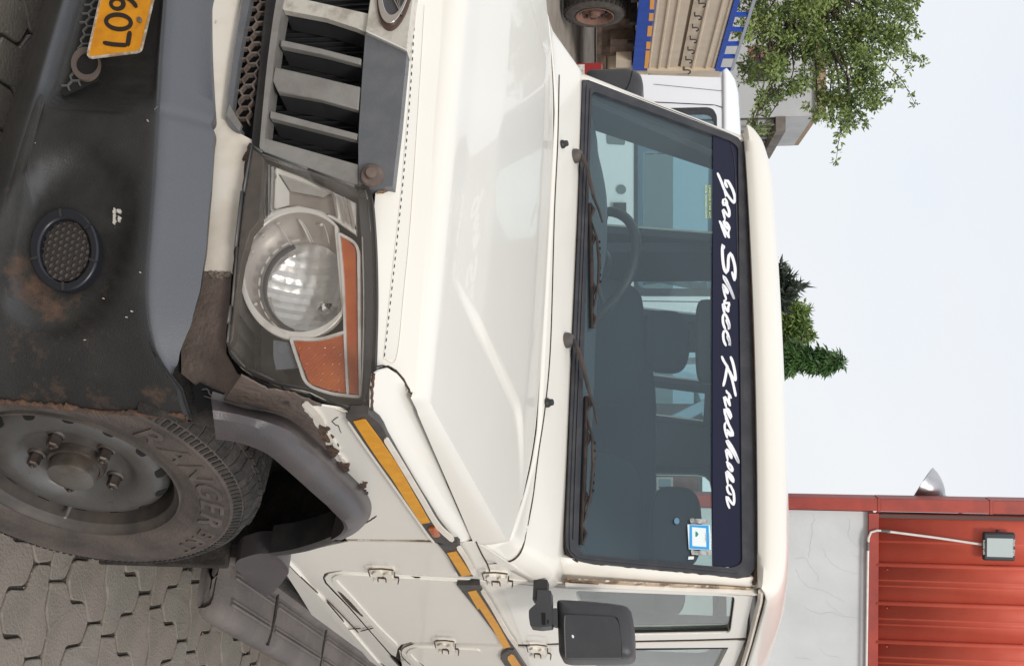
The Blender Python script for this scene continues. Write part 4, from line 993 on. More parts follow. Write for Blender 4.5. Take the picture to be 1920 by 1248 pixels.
# ---- number plate -----------------------------------------------------------
PL = Surf(1, lambda x, z: -.046 + .10 * (x + .08) * .0 + .12 * (z - .45) * .0, -1, tmin=.5, tmax=4)
pl_out = [(288.5, -12), (264, 93), (259, 96), (167, 108), (163, 105), (190, -12)]
P0 = np.array([PL.at(*q) for q in ((163, 108), (262, 95))])
x_r = float(P0[:, 0].mean()); z0, z1 = float(P0[0, 2]), float(P0[1, 2])
pout = [tuple(PL.at(*q)) for q in [(262, 95), (163, 108)]]
xl = x_r - .50
plate = patch('number_plate', PL, [(xl, 0, z0 + .002), (xl, 0, z1), (xl + .006, 0, z1 + .004)] + [tuple(PL.at(*q)) for q in [(285, 2), (266, 88), (262, 94), (256, 96), (170, 107), (165, 106), (163, 101), (188, 2)]], PLATE, car, thick=.002, step=.05, bevel=.0006)
strokes('plate_rim', PL, [([(288, -8), (264.5, 92), (258, 96.5), (170, 107.5), (164, 105), (165, 97), (189, -8)], 3.2)], mat('plate rim', (.30, .22, .15), .5, var=(60, (.5, .45, .38), .45, .6)), plate, off=.0018, thick=.003, curved=False)
strokes('plate_digit', PL, [([(243.5, 58.5), (241.5, 70), (239, 86)], 8.5), ([(238, 84.5), (225, 84), (208, 82.5), (193, 79.5)], 7.5)], PLATEK, plate, off=.0015, thick=.0012)
patch('plate_digit', PL, ellipse(222, 41, 27, 17.5, 32, .10), PLATEK, plate, off=.0014, thick=.0012, holes=[ellipse(222, 41, 19.5, 9.5, 28, .10)])
patch('plate_digit', PL, ellipse(220, 7, 15.5, 13, 28, .10), PLATEK, plate, off=.0014, thick=.0012, holes=[ellipse(219, 7, 8, 6, 24, .10)])
strokes('plate_digit', PL, [([(222, -5), (238, -4), (250, 5), (256, 14)], 8)], PLATEK, plate, off=.0017, thick=.0012)
# the rest of the number reads "607" in view; further left the plate is bare
patch('plate_bolt', PL, ellipse(260.5, 36, 4.5, 5, 14), mat('bolt', (.18, .15, .13), .5, metal=.5), plate, off=.005, thick=.004, bevel=.001)

# ---- lower honeycomb intake and grille --------------------------------------
G0 = front_in(.022)
patch('intake_back', front_in(.045), [(505, -12), (440, -12), (425, 150), (432, 235), (475, 262), (492, 250)], BLACK, car, thick=.003)
honeycomb('intake_mesh', G0, [(500, -12), (474, -12), (452, 90), (440, 190), (441, 222), (462, 226), (474, 226), (486, 120)], .0135, .0032, mat('intake mesh', (.17, .135, .115), .75, var=(60, (.10, .075, .062), .42, .6)), car, .0, .010)
lip_i = strokes('intake_lip', G0, [([(462, -12), (444, 90), (432, 180), (429, 215), (437, 236), (452, 244)], [19, 15, 13, 13, 11, 9])], GREYP, car, off=.012, thick=.016, smooth=40)
strokes('intake_lip_edge', G0, [([(455, -12), (437, 90), (425, 180), (421, 222)], 3.0)], SILVER, car, off=.016, thick=.006, smooth=40)
patch('intake_tab', G0, [(453, 234), (448, 246), (424, 216), (430, 196)], SILVER, car, off=.013, thick=.006)
patch('grille_sill', front_in(.012), [(530, -12), (500, -12), (492, 60), (484, 150), (472, 262), (474, 282), (490, 292), (504, 160)], DARKPL, car, thick=.006)
gr = strokes('grille_frame', FRONT, [([(527, -12), (518, 40), (507, 120), (498, 200), (490, 280)], [14, 13, 12, 10, 8])], SILVER, car, off=.012, thick=.035, smooth=40)
# radiator seen between the bars: fins standing in the dark
RAD = front_in(.075)
patch('radiator', RAD, [(520, -12), (700, -12), (690, 200), (676, 356), (500, 300)], mat('radiator black', (.010, .010, .014), .7), gr, thick=.004)
b = MB(); x0 = RAD.at(600, 0)[0]; 
for x in np.arange(-.40, .40, .0125): b.box((x, .05 + .075 - .012 + .05 * (x / .79) ** 2, .70), (x + .0018, .05 + .075 - .004 + .05 * (x / .79) ** 2, .96))
b.build('radiator_fin', mat('fin grey', (.03, .03, .034), .6), gr, 0)
def bar(poly, m, depth=.05, off=.008, name='grille_bar'):
    o = patch(name, FRONT, poly, m, gr, off=off, thick=depth, step=.04, bevel=.003); return o
bars = [([(530, -10), (690, 26), (687, 61), (666, 52), (610, 34), (531, 19)], SILVER_W), ([(527, 74), (600, 90), (678, 110), (676, 121), (600, 101), (525, 86)], SILVER),
        ([(515, 125), (590, 142), (676, 163), (672, 206), (600, 186), (521, 172), (511, 152)], SILVER), ([(507, 208), (590, 230), (671, 251), (669, 262), (590, 242), (506, 221)], SILVER),
        ([(498, 260), (580, 283), (671, 309), (671, 355), (580, 321), (491, 290)], SILVER)]
for poly, m_ in bars:
    bar(poly, m_, .013)
    P_ = [FRONT.at(*q) for q in poly]
    if m_ is not SILVER_W or True:
        Pm = [(-p[0] - (.0 if poly is not bars[0][0] else 0), p[1], p[2]) for p in P_]
        if poly is not bars[0][0]: bar(Pm[::-1], m_, .013)
# sides of each bar back to the radiator, coloured dark for their shade
for poly, _m in bars:
    P_ = [np.array(FRONT.at(*q)) for q in poly]
    for sx in ((1,) if poly is bars[0][0] else (1, -1)):
        V = [p * np.array([sx, 1, 1]) + np.array([0, .007, 0]) for p in P_] + [p * np.array([sx, 1, 1]) + np.array([0, .055, 0]) for p in P_]; n = len(P_)
        mm = MB(); mm.add(V, [(k, (k + 1) % n, n + (k + 1) % n, n + k) for k in range(n)]); mm.build('bar_cheek', mat('cheek shade grey', (.045, .046, .052), .45), gr, 0)
patch('grille_panel', FRONT, [(685, 63), (763, 98), (762, 110), (750, 230), (736, 349), (672, 357), (672, 256), (680, 130)], GREYP, gr, off=.010, thick=.03, step=.04, bevel=.0015)
gm = patch('grille_panel', FRONT, [tuple(np.array(FRONT.at(*q)) * [-1, 1, 1]) for q in [(685, 63), (763, 98), (762, 110), (750, 230), (736, 349), (672, 357), (672, 256), (680, 130)]], GREYP, gr, off=.010, thick=.03, step=.04)
sh0 = [(685, 59), (763, 95)]
FL18 = FRONT.lift(.018); sh = [tuple(FL18.at(*q)) for q in sh0]; shl = [(-p[0], p[1], p[2]) for p in sh[::-1]]
shield = patch('badge_block', FL18, [sh[0], sh[1]] + shl, SILVER_W, gr, off=0, thick=.035, step=.03, bevel=.0015)
strokes('block_edge', FRONT, [([(686, 58), (763, 94)], 2.0)], LAMPTRIM, gr, off=.0195, thick=.004, curved=False)
# the badge: oval with two fans of converging lines
S_ = FRONT.lift(.026)
EC = S_.at(737, -2); zc_e = EC[2]
rx_ = S_.at(737, 53)[0]; rz_t = S_.at(771, 0)[2] - zc_e; rz_b = zc_e - S_.at(703, 0)[2]; rz_ = (rz_t + rz_b) / 2
def ov(sc, dz=0.0, n=56): return [(rx_ * sc * math.cos(a), 0, zc_e + dz + rz_ * sc * math.sin(a)) for a in np.linspace(0, 2 * math.pi, n, endpoint=False)]
badge = patch('badge_plate', S_, ov(.97), mat('badge dark', (.06, .06, .07), .3, coat=.6), gr, off=-.005, thick=.004, step=.03)
patch('badge_ring', S_, ov(1.0), mat('badge surround', (.07, .04, .028), .5), badge, off=-.002, thick=.006, holes=[ov(.90)], step=.03)
patch('badge_ring', S_, ov(.92), CHROME, badge, off=.003, thick=.008, holes=[ov(.755, dz=.0022)], step=.03, bevel=.0015)
zt_e = S_.at(754, 30)[2]; xt_e = S_.at(754, 30)[0]
fan = MB()
for s in (1, -1):
    for x1, w1 in ((.034, .0045), (.021, .0045), (.010, .004)):
        p0 = np.array([s * xt_e, zt_e]); p1 = np.array([s * (x1 - .030), zc_e - rz_ * .62 + (.034 - x1) * .55]); 
        V4 = [(p0[0] - .0012, p0[1]), (p0[0] + .0012, p0[1]), (p1[0] + w1 / 2, p1[1]), (p1[0] - w1 / 2, p1[1])]
        T4 = [S_.P(x, z, .0025 + (.0004 if s > 0 else 0)) for x, z in V4]; B4 = [S_.P(x, z, -.006) for x, z in V4]
        fan.add(T4 + B4, [(0, 1, 2, 3), (4, 7, 6, 5), (0, 4, 5, 1), (1, 5, 6, 2), (2, 6, 7, 3), (3, 7, 4, 0)])
fan.build('badge_line', CHROME, badge, 0)
# bonnet stop knob
kc = FRONT.at(701, 337, .012); b = MB(); ax_ = np.array([.25, -.95, .2]); ax_ /= np.linalg.norm(ax_); t_ = np.cross(ax_, [0, 0, 1.]); t_ /= np.linalg.norm(t_)
b.lathe([(-.02, .020), (.004, .020), (.008, .017), (.009, .011), (.012, .009), (.020, .009), (.021, .006), (.021, .0005)], kc, ax_, t_, np.cross(ax_, t_), 24)
b.build('rubber_stop', mat('rust brown knob', (.115, .085, .072), .8, var=(60, (.16, .12, .1), .4, .6)), car, 40)
strokes('rust_line', HEADER, [(jag([(706, 362), (712, 360), (722, 358), (734, 352), (738, 344)], 1, 14, 8), 4)], RUSTLITE, car, off=.002, thick=.003)

# ---- headlamp ----------------------------------------------------------------
HL = [(474, 279), (495, 293), (580, 324), (668, 356), (688, 356), (694, 380), (700, 440), (703, 520), (704, 590), (702, 656), (699, 718), (692, 764), (672, 768), (630, 756), (580, 731), (517, 718), (463, 693), (437, 668), (429, 647), (433, 610), (438, 577), (447, 468), (459, 364)]
CL = lambda P: tf(P, 380, 260, 2.4)
lamp_c = FRONT.at(565, 520)
HB = front_in(.115); HM = front_in(.030); HT = front_in(.020)
def headlamp():
    h = patch('headlamp', HB, HL, LAMPGREY, car, thick=.01, step=.05)
    # side wall of the housing
    b = MB(); n = len(HL)
    for i in range(n):
        q0, q1 = HL[i], HL[(i + 1) % n]
        A0, A1_ = FRONT.at(*q0, .012), FRONT.at(*q1, .012); B0, B1 = A0 + np.array([0, .13, 0]), A1_ + np.array([0, .13, 0])
        b.add([A0, A1_, B1, B0], [(0, 1, 2, 3)])
    o = b.build('housing_wall', LAMPGREY, h, 30); md = o.modifiers.new('solid', 'SOLIDIFY'); md.thickness = .003
    # dark moulding on the grille side and at the bottom edge
    patch('lamp_moulding', FRONT, CL([(225, 45), (272, 82), (276, 110), (258, 370), (215, 420), (175, 560), (150, 720), (136, 900), (118, 928), (140, 760), (160, 500), (190, 250)]), mat('brown black moulding', (.05, .043, .04), .5, var=(20, (.085, .07, .062), .42, .65)), h, off=.012, thick=.02, bevel=.002)
    strokes('lamp_edge', FRONT, [(CL([(118, 930), (130, 975), (200, 1042), (330, 1102), (480, 1132), (600, 1192), (700, 1226), (750, 1212)]), 4), (CL([(690, 230), (745, 228), (768, 420), (776, 700), (770, 950), (752, 1208)]), 6)], mat('lamp gasket', (.03, .027, .026), .6), h, off=.013, thick=.012, smooth=50)
    strokes('lamp_edge_worn', FRONT, [(jag(CL([(132, 985), (200, 1048), (330, 1108), (480, 1138), (590, 1190)]), .5, 40, 3), 2.4), (jag(CL([(590, 1212), (690, 1236), (745, 1228), (752, 1205)]), .4, 20, 5), 3)], PAINT_D, h, off=.010, thick=.012)
    # round reflector: bowl with a cut-off right side, ring trim, inner projector
    ring_o = [p for p in ellipse(559, 512, 106, 124, 72) ]
    def cutx(P, x1): return [(min(x, x1 + (y - 512) * .10 * 0 + .09 * (y - 512)), y) for x, y in P]
    RO = cutx(ellipse(557, 512, 108, 125, 80), 641); RI = cutx(ellipse(560, 509, 103, 112, 80), 634)
    patch('lamp_ring', HT, RO, LAMPTRIM, h, off=0, thick=.012, holes=[RI], step=.03, bevel=.0015)
    c0 = HT.ab((561, 508)); r0 = HT.ab((561, 616))[0] - c0[0]
    def bowl(a, b_): 
        q = ((a - c0[0]) / r0) ** 2 + ((b_ - c0[1]) / (r0 * 1.0)) ** 2
        return -0.040 * max(0.0, 1 - q)
    patch('lamp_bowl', HT, cutx(ellipse(560, 509, 103, 112, 60), 634), REFL_D, h, off=-.003, thick=.003, step=.012, offf=bowl, smooth=60, holes=[cutx(ellipse(577, 540, 78, 80, 50), 628)])
    BI = Surf(1, lambda x, z: yf(x, z) + .030, -1, tmin=.8, tmax=4)
    c1 = BI.ab((578, 540)); r1 = abs(BI.ab((578, 620))[0] - c1[0])
    inner = cutx(ellipse(577, 540, 81, 83, 60), 634)
    def bowl2(a, b_):
        fl_ = abs(((a - c1[0]) * 62) % 1.0 - .5) * .0045 + abs(((b_ - c1[1] + .25 * (a - c1[0])) * 48) % 1.0 - .5) * .003
        return -0.036 * max(0.0, 1 - ((a - c1[0]) / r1) ** 2 - ((b_ - c1[1]) / r1) ** 2) + fl_
    patch('lamp_reflector', BI, inner, REFL, h, off=-.014, thick=.003, step=.0045, offf=bowl2, smooth=12)
    strokes('reflector_lip', BI, [(ellipse(577, 540, 82, 84, 40, 0, 1.9, 4.4), 6)], mat('lip shadow grey', (.10, .10, .11), .25, metal=.4), h, off=.010, thick=.008, smooth=60)
    arcs = [(ellipse(575, 540, 90, 92, 8, 0, a, a + .16), 1.8) for a in np.arange(2.0, 4.5, .24)]
    strokes('bowl_tick', BI, arcs, LAMPTRIM, h, off=.013, thick=.004, inc=0)
    strokes('bowl_rib', BI, [(CL([(432, 362), (460, 410), (485, 465)]), 3.0), (CL([(440, 362), (470, 410), (496, 465)]), 1.2), (CL([(330, 375), (365, 420), (398, 480)]), .8), (CL([(545, 385), (560, 430), (568, 470)]), .8)], LAMPTRIM, h, off=.013, thick=.004, inc=0)
    for a, b_ in ((338, 380), (268, 432), (225, 505), (533, 385), (238, 742)):
        strokes('bowl_mark', BI, [(CL([(a - 6, b_ + 4), (a + 6, b_ - 4)]), 3)], LAMPTRIM, h, off=.014, thick=.004, curved=False)
    bc = BI.at(601, 568, -.030); b = MB(); ax = np.array([.05, -1, .0]); ax /= np.linalg.norm(ax); t2 = np.cross(ax, [0, 0, 1.]); t2 /= np.linalg.norm(t2)
    b.lathe([(-.02, .014), (.008, .014), (.014, .011), (.020, .004), (.021, .0005)], bc, ax, t2, np.cross(ax, t2), 6); b.build('bulb_cap', CHROME, h, 10)
    # parking lamp chamber beside the grille
    PK = CL([(283, 108), (450, 165), (580, 236), (690, 290), (690, 432), (604, 372), (520, 325), (430, 308), (330, 328), (282, 378), (272, 240)])
    patch('side_chamber', HM, PK, REFL_D, h, off=-.004, thick=.003)
    PKI = CL([(332, 150), (580, 243), (602, 352), (510, 318), (430, 300), (340, 316), (312, 330)])
    patch('chamber_frame', HT, PK, LAMPTRIM, h, off=-.002, thick=.010, holes=[PKI], step=.03, bevel=.0015)
    patch('chamber_facet', HM, CL([(338, 158), (390, 240), (390, 298), (318, 322)]), LAMPTRIM, h, off=.001, thick=.002)
    patch('chamber_facet', HM, CL([(345, 155), (575, 243), (540, 262), (395, 235)]), REFL, h, off=.003, thick=.002)
    strokes('chamber_bar', HT, [(CL([(612, 255), (640, 375)]), 5), (CL([(636, 262), (662, 385)]), 5), (CL([(658, 275), (682, 405)]), 5), (CL([(590, 240), (606, 355)]), 3.5)], CHROME, h, off=.004, thick=.008, curved=False)
    strokes('chamber_bar', HT, [(CL([(290, 110), (290, 350)]), 3), (CL([(306, 120), (302, 340)]), 2.5), (CL([(325, 125), (318, 320)]), 3.5), (CL([(300, 115), (450, 172), (580, 240)]), 3)], CHROME, h, off=.004, thick=.006, curved=False)
    # amber lenses and their pale trim
    patch('indicator', HT, CL([(622, 430), (640, 445), (690, 490), (698, 800), (700, 1152), (662, 1146), (648, 880), (640, 760), (634, 600)]), AMBER, h, off=-.002, thick=.006, bevel=.001)
    patch('indicator', HT, CL([(412, 912), (520, 905), (634, 872), (642, 1000), (648, 1146), (560, 1128), (482, 1102), (450, 1020)]), AMBER, h, off=-.002, thick=.006, step=.003, offf=lambda a, b_: .0011 * math.sin(a * 820) * math.sin(b_ * 820), smooth=70)
    strokes('lamp_trim', HT, [(CL([(612, 425), (628, 600), (636, 760), (640, 900), (652, 1150)]), 4.5), (CL([(615, 425), (692, 482), (702, 600), (704, 800), (708, 1158)]), 5), (CL([(640, 868), (520, 900), (395, 898)]), 5), (CL([(395, 898), (432, 1010), (470, 1100), (560, 1140), (655, 1156), (708, 1160)]), 5.5)], LAMPTRIM, h, off=.003, thick=.008, smooth=50)
    strokes('lamp_trim', HT, [(CL([(718, 440), (724, 700), (720, 1000), (712, 1150)]), 2.0)], LAMPTRIM, h, off=.002, thick=.006)
    patch('blue_edge', HT, CL([(700, 260), (745, 262), (768, 480), (774, 740), (766, 1000), (745, 1190), (722, 1180), (724, 800), (716, 470)]), mat('lamp edge grey', (.16, .17, .19), .2), h, off=-.006, thick=.004)
    patch('tint_panel', HM, CL([(318, 905), (385, 915), (436, 1030), (330, 1040), (318, 980)]), mat('blue grey panel', (.16, .18, .21), .25), h, off=.0, thick=.003)
    patch('lamp_lens', FRONT, HL, LENS, h, off=.014, thick=.003, step=.04)
    return h
head = headlamp()
def mirror_tree(o, parent):
    c = o.copy(); c.data = o.data.copy() if o.data else None; COL.objects.link(c)
    if c.data:
        M_ = o.matrix_parent_inverse
        c.data.transform(Matrix.Diagonal((-1, 1, 1, 1))); c.data.flip_normals()
    c.parent = parent
    for ch in o.children: mirror_tree(ch, c)
    return c
mirror_tree(head, car)

# ---- the nose's other half, mirrored and trimmed where the first half already crosses the middle
def mirror_half(o, parent):
    xmin = min((v.co.x for v in o.data.vertices), default=0)
    c = o.copy(); c.data = o.data.copy(); COL.objects.link(c); c.parent = parent
    c.data.transform(Matrix.Diagonal((-1, 1, 1, 1))); c.data.flip_normals()
    if xmin < 0.002:
        bb = bmesh.new(); bb.from_mesh(c.data)
        bmesh.ops.bisect_plane(bb, geom=bb.verts[:] + bb.edges[:] + bb.faces[:], plane_co=(xmin - .0005, 0, 0), plane_no=(1, 0, 0), clear_outer=True)
        bb.to_mesh(c.data); bb.free()
    if len(c.data.vertices) == 0: bpy.data.objects.remove(c); return None
    for ch in list(o.children): mirror_half(ch, c)
    return c
for o in [q for q in car.children if q.name.split('.')[0] in ('header_panel', 'valance', 'valance_rust', 'intake_back', 'intake_mesh', 'intake_lip', 'intake_lip_edge', 'intake_tab', 'grille_sill', 'rubber_stop')]:
    mirror_half(o, car)
fr_ = gr.copy(); fr_.data = gr.data.copy(); COL.objects.link(fr_); fr_.parent = car
fr_.data.transform(Matrix.Diagonal((-1, 1, 1, 1))); fr_.data.flip_normals()
bb = bmesh.new(); bb.from_mesh(fr_.data); xm_ = min(v.co.x for v in gr.data.vertices)
bmesh.ops.bisect_plane(bb, geom=bb.verts[:] + bb.edges[:] + bb.faces[:], plane_co=(min(xm_, 0) - .0005, 0, 0), plane_no=(1, 0, 0), clear_outer=True); bb.to_mesh(fr_.data); bb.free()

# ================================================================== wheels, arches, step, mirrors, cabin
WK = np.array([.72, .4519, .3406]); WST = .2532
def wheel(K, st, side=1, detail=True):
    n = np.array([math.cos(st) * side, -math.sin(st), 0]) if side > 0 else np.array([-math.cos(st), math.sin(st), 0])
    t = np.cross([0, 0, 1.0], n); b_ = np.array([0, 0, 1.0])
    w = empty('wheel'); w.parent = car
    def P(o, r, a): return K + n * o + r * (math.cos(a) * t + math.sin(a) * b_)
    m = MB()
    m.lathe([(.070, .197), (.083, .206), (.0905, .222), (.0945, .240), (.0955, .243), (.0950, .246), (.0968, .262), (.0962, .285), (.0948, .299), (.0958, .3015), (.0935, .306), (.086, .322), (.074, .334), (.060, .3415), (.02, .347), (-.04, .347), (-.075, .342), (-.10, .328), (-.115, .29), (-.11, .24), (-.095, .206)], K, n, t, b_, 120)
    ty = m.build('tyre', TYRE, w, 30)
    # tread: rows of blocks on the crown and lugs over the shoulder
    m = MB(); r_ = np.random.default_rng(2)
    N = 84
    for i in range(N):
        for j, (o0, o1, ph) in enumerate(((.052, .074, 0), (.022, .047, .5), (-.012, .016, .2), (-.045, -.018, .7), (-.085, -.052, .3))):
            a0 = (i + ph) * 2 * math.pi / N; a1 = a0 + 2 * math.pi / N * .86; sk = .012 * (1 if j % 2 else -1)
            rt = .3515 - (.0055 if j in (0, 4) else 0) + r_.normal(0, .0006); rb = .3445
            c = [P(o0, rt, a0), P(o1, rt, a0 + sk), P(o1, rt, a1 + sk), P(o0, rt, a1)]; d = [P(o0, rb, a0), P(o1, rb, a0 + sk), P(o1, rb, a1 + sk), P(o0, rb, a1)]
            if j == 0:
                c[1] = P(.0765, rt - .010, a0 + sk); c[2] = P(.0765, rt - .010, a1 + sk); d[1] = P(.0855, .3255, a0 + sk); d[2] = P(.0855, .3255, a1 + sk)
            m.add(c + d, [(0, 1, 2, 3), (4, 7, 6, 5), (0, 4, 5, 1), (1, 5, 6, 2), (2, 6, 7, 3), (3, 7, 4, 0)])
    for i in range(150):                                  # fine bars just under the shoulder
        a0 = i * 2 * math.pi / 150; a1 = a0 + .022
        c = [P(.0885, .3225, a0), P(.0945, .3085, a0 + .006), P(.0945, .3085, a1 + .006), P(.0885, .3225, a1)]; d = [p - n * .004 for p in c]
        m.add([p + n * .0008 for p in c] + d, [(0, 1, 2, 3), (4, 7, 6, 5), (0, 4, 5, 1), (1, 5, 6, 2), (2, 6, 7, 3), (3, 7, 4, 0)])
    tr = m.build('tread', TREAD, ty, 0); tr['kind'] = 'stuff'
    # rim
    m = MB()
    m.lathe([(.082, .2095), (.090, .2075), (.0905, .2035), (.084, .2005), (.080, .196), (.074, .1905), (.055, .1875), (.03, .183), (.01, .177), (-.01, .172), (-.08, .172), (-.09, .2)], K, n, t, b_, 96)
    rim = m.build('rim', STEELD, w, 30)
    m = MB()
    prof = [(.030, .1765), (.044, .1755), (.054, .1715), (.0625, .163), (.0670, .154), (.0690, .146), (.0695, .138), (.0685, .129), (.0660, .121), (.0610, .113), (.054, .106), (.047, .099), (.0435, .090), (.0435, .062), (.046, .052), (.046, .03)]
    m.lathe(prof, K, n, t, b_, 96)
    disc = m.build('wheel_disc', STEEL, w, 40)
    for i in range(14):
        a = math.radians(135 + 360 / 14 * i); mm = MB(); V = []
        for q in np.linspace(0, 2 * math.pi, 16, endpoint=False):
            da = .072 * math.copysign(abs(math.cos(q)) ** .7, math.cos(q)); f = .5 + .5 * math.copysign(abs(math.sin(q)) ** .7, math.sin(q))
            o = np.interp(f, [0, .5, 1], [.0535, .0615, .0665]); r = np.interp(f, [0, .5, 1], [.1720, .1640, .1555])
            V.append(P(o + .0012, r + .0012, a + da))
        V2 = [v - n * .012 for v in V]
        mm.add(V + V2, [tuple(range(16))] + [(k, (k + 1) % 16, 16 + (k + 1) % 16, 16 + k) for k in range(16)])
        mm.build('vent_slot', BLACK, w, 0)
    for i in range(5):
        a = 3.2636 - 2 * math.pi / 5 * i; c = K + .0785 * (math.cos(a) * t + math.sin(a) * b_); mm = MB()
        mm.lathe([(.040, .0185), (.046, .0175), (.049, .0135)], c, n, t, b_, 24); mm.lathe([(.044, .0118), (.068, .0118), (.0705, .0095)], c, n, t, b_, 6)
        mm.lathe([(.0705, .0085), (.0712, .0055), (.066, .0045), (.074, .0042), (.0755, .002), (.0755, .0003)], c, n, t, b_, 14)
        mm.build('wheel_nut', NUT, w, 25)
    m = MB(); m.lathe([(.04, .056), (.058, .0545), (.062, .053), (.0625, .047)], K, n, t, b_, 40); m.build('hub_ring', NUT, w, 30)
    m = MB(); m.lathe([(.045, .046), (.084, .0445), (.0875, .043), (.0885, .039), (.092, .030), (.094, .016), (.0945, .0003)], K, n, t, b_, 40); m.build('hub_cap', mat('hub cap steel', (.17, .16, .148), .38, metal=.55, var=(14, (.10, .075, .055), .42, .62)), w, 30)
    m = MB(); a = math.radians(-27); m.tube([P(.055, .172, a), P(.075, .168, a), P(.088, .163, a)], [.004, .0035, .003], 8); m.build('valve', mat('valve grey', (.2, .19, .18), .5), w, 40)
    if detail:
        def arc_text(chars, m_, h, bold, thick, name, o_=.0975):
            Vv = []; Ff = []
            for ch, a, r0, hh, shear in chars:
                V, F, wd = text_geo(ch, .5, bold, shear); k = len(Vv)
                for v in V:
                    aa = math.radians(a) - (v[0] - wd / 2) * hh * 1.3 / .72 / (r0 + hh / 2); rr = r0 + v[1] * hh / .72
                    off = .0955 + (thick if v[2] > 0 else -.002) - .0 
                    base = np.interp(rr, [.243, .262, .285, .299, .306], [.0955, .0968, .0962, .0948, .0935])
                    Vv.append(P(base + (thick if v[2] > 0 else -.002), rr, aa))
                Ff += [tuple(i + k for i in f) for f in F]
            return mesh(name, Vv, Ff, m_, ty, 20)
        big = [(ch_, a_, .2485, .044, .2) for ch_, a_ in zip('RANGER', (126, 112.5, 99, 86, 74, 63))]
        sm = [('B', 50, .262, .032, .1), ('R', 41.5, .262, .032, .1), ('T', 33.5, .262, .032, .1)]
        mr_ = mat('raised tyre letters', (.068, .056, .05), .75, var=(30, (.11, .088, .078), .4, .65))
        arc_text(big + sm, mr_, 0, .014, .0038, 'raised_letter')
        mm = MB()
        def bar_(a0, r0, a1, r1, wd=.0022, h=.002):
            p = [P(.096, r0, math.radians(a0)), P(.096, r1, math.radians(a1))]; mm.tube([q + n * .0003 for q in p], wd, 5)
        for k in range(4):                                       # chevrons beside the name
            bar_(141 + k * 2.2, .298, 146 + k * 2.2, .275); bar_(146 + k * 2.2, .275, 141.5 + k * 2.2, .256)
            bar_(-62 - k * 2.2, .298, -66 - k * 2.2, .275)
        for k in range(14): bar_(20 - k * 8, .262, 20 - k * 8, .282, .0008)
        mm.build('raised_chevron', TYRE, ty, 0)
    return w
wheel(WK, WST)
wheel(WK * np.array([-1, 1, 1]), WST, -1, False)
wheel(np.array([.72, 3.13, .3406]), 0.0, 1, False); wheel(np.array([-.72, 3.13, .3406]), 0.0, -1, False)

# ---- front arch flare -------------------------------------------------------
SO = Surf(0, lambda y, z: .800, 1, tmin=.8, tmax=6); SM = Surf(0, lambda y, z: .852, 1, tmin=.8, tmax=6); SI = Surf(0, lambda y, z: .858, 1, tmin=.8, tmax=6)
O_ = [(396, 747), (430, 757), (475, 768), (504, 773), (533, 782), (559, 798), (605, 840), (648, 886), (677, 915), (691, 936), (696, 955), (690, 975), (668, 997), (640, 1012)]
I_ = [(405, 823), (425, 826), (447, 830), (470, 837), (492, 846), (510, 857), (562, 902), (600, 938), (620, 957), (640, 976), (645, 987), (643, 994), (636, 1002), (620, 1011)]
nn = 60
Oc = catmull(np.array(O_, float), nn); Ic = catmull(np.array(I_, float), nn)
rows = [[], [], [], [], [], [], []]
for k in range(nn):
    o, i = Oc[k], Ic[k]; pO = SO.hit(*o); pI = SI.hit(*i)
    q = o + (i - o) * .20; pM = Surf(0, lambda y, z: .838, 1, tmin=.8, tmax=6).hit(*q)
    q2 = o + (i - o) * .55; pM2 = Surf(0, lambda y, z: .856, 1, tmin=.8, tmax=6).hit(*q2)
    q3 = o + (i - o) * .92; pM3 = Surf(0, lambda y, z: .862, 1, tmin=.8, tmax=6).hit(*q3)
    rows[0].append(pO + np.array([-.012, 0, 0])); rows[1].append(pO); rows[2].append(pM); rows[3].append(pM2); rows[4].append(pM3)
    rows[5].append(pI + np.array([-.006, 0, 0])); rows[6].append(pI + np.array([-.07, .0, .006]))
fl = loft('wheel_arch_flare', rows, FLARE, car, nn, 3, smooth=40)
rows2 = [[-1 * np.array([1, 0, 0]) * p[0] + np.array([0, p[1], p[2]]) for p in r] for r in rows]
loft('wheel_arch_flare', rows2, FLARE, car, nn, 3, smooth=40)
# thin rear leg of the flare and the block below it
leg_o = [(640, 1013), (610, 1022), (577, 1032), (545, 1038), (515, 1042)]; leg_i = [(622, 1009), (600, 1017), (570, 1025), (545, 1031), (505, 1036)]
rows = [[SO.hit(*q) for q in leg_o], [Surf(0, lambda y, z: .83, 1, tmin=.8, tmax=6).hit(*q) for q in leg_o], [Surf(0, lambda y, z: .845, 1, tmin=.8, tmax=6).hit(*q) for q in leg_i], [Surf(0, lambda y, z: .845, 1, tmin=.8, tmax=6).hit(*q) + np.array([-.06, 0, 0]) for q in leg_i]]
loft('flare_leg', rows, DARKPL, fl, 24, 3, smooth=50)
LB = Surf(0, lambda y, z: .835, 1, tmin=.8, tmax=6)
patch('flare_block', LB, rounded([(514, 1042), (534, 1060), (543, 1077), (528, 1094), (506, 1111), (490, 1111), (462, 1082), (439, 1057), (446, 1046), (480, 1042)], 8), FLARE, fl, off=.004, thick=.05, step=.02, bevel=.005, offf=lambda a, b_: .006 * math.sin((b_ - .43) * 30))
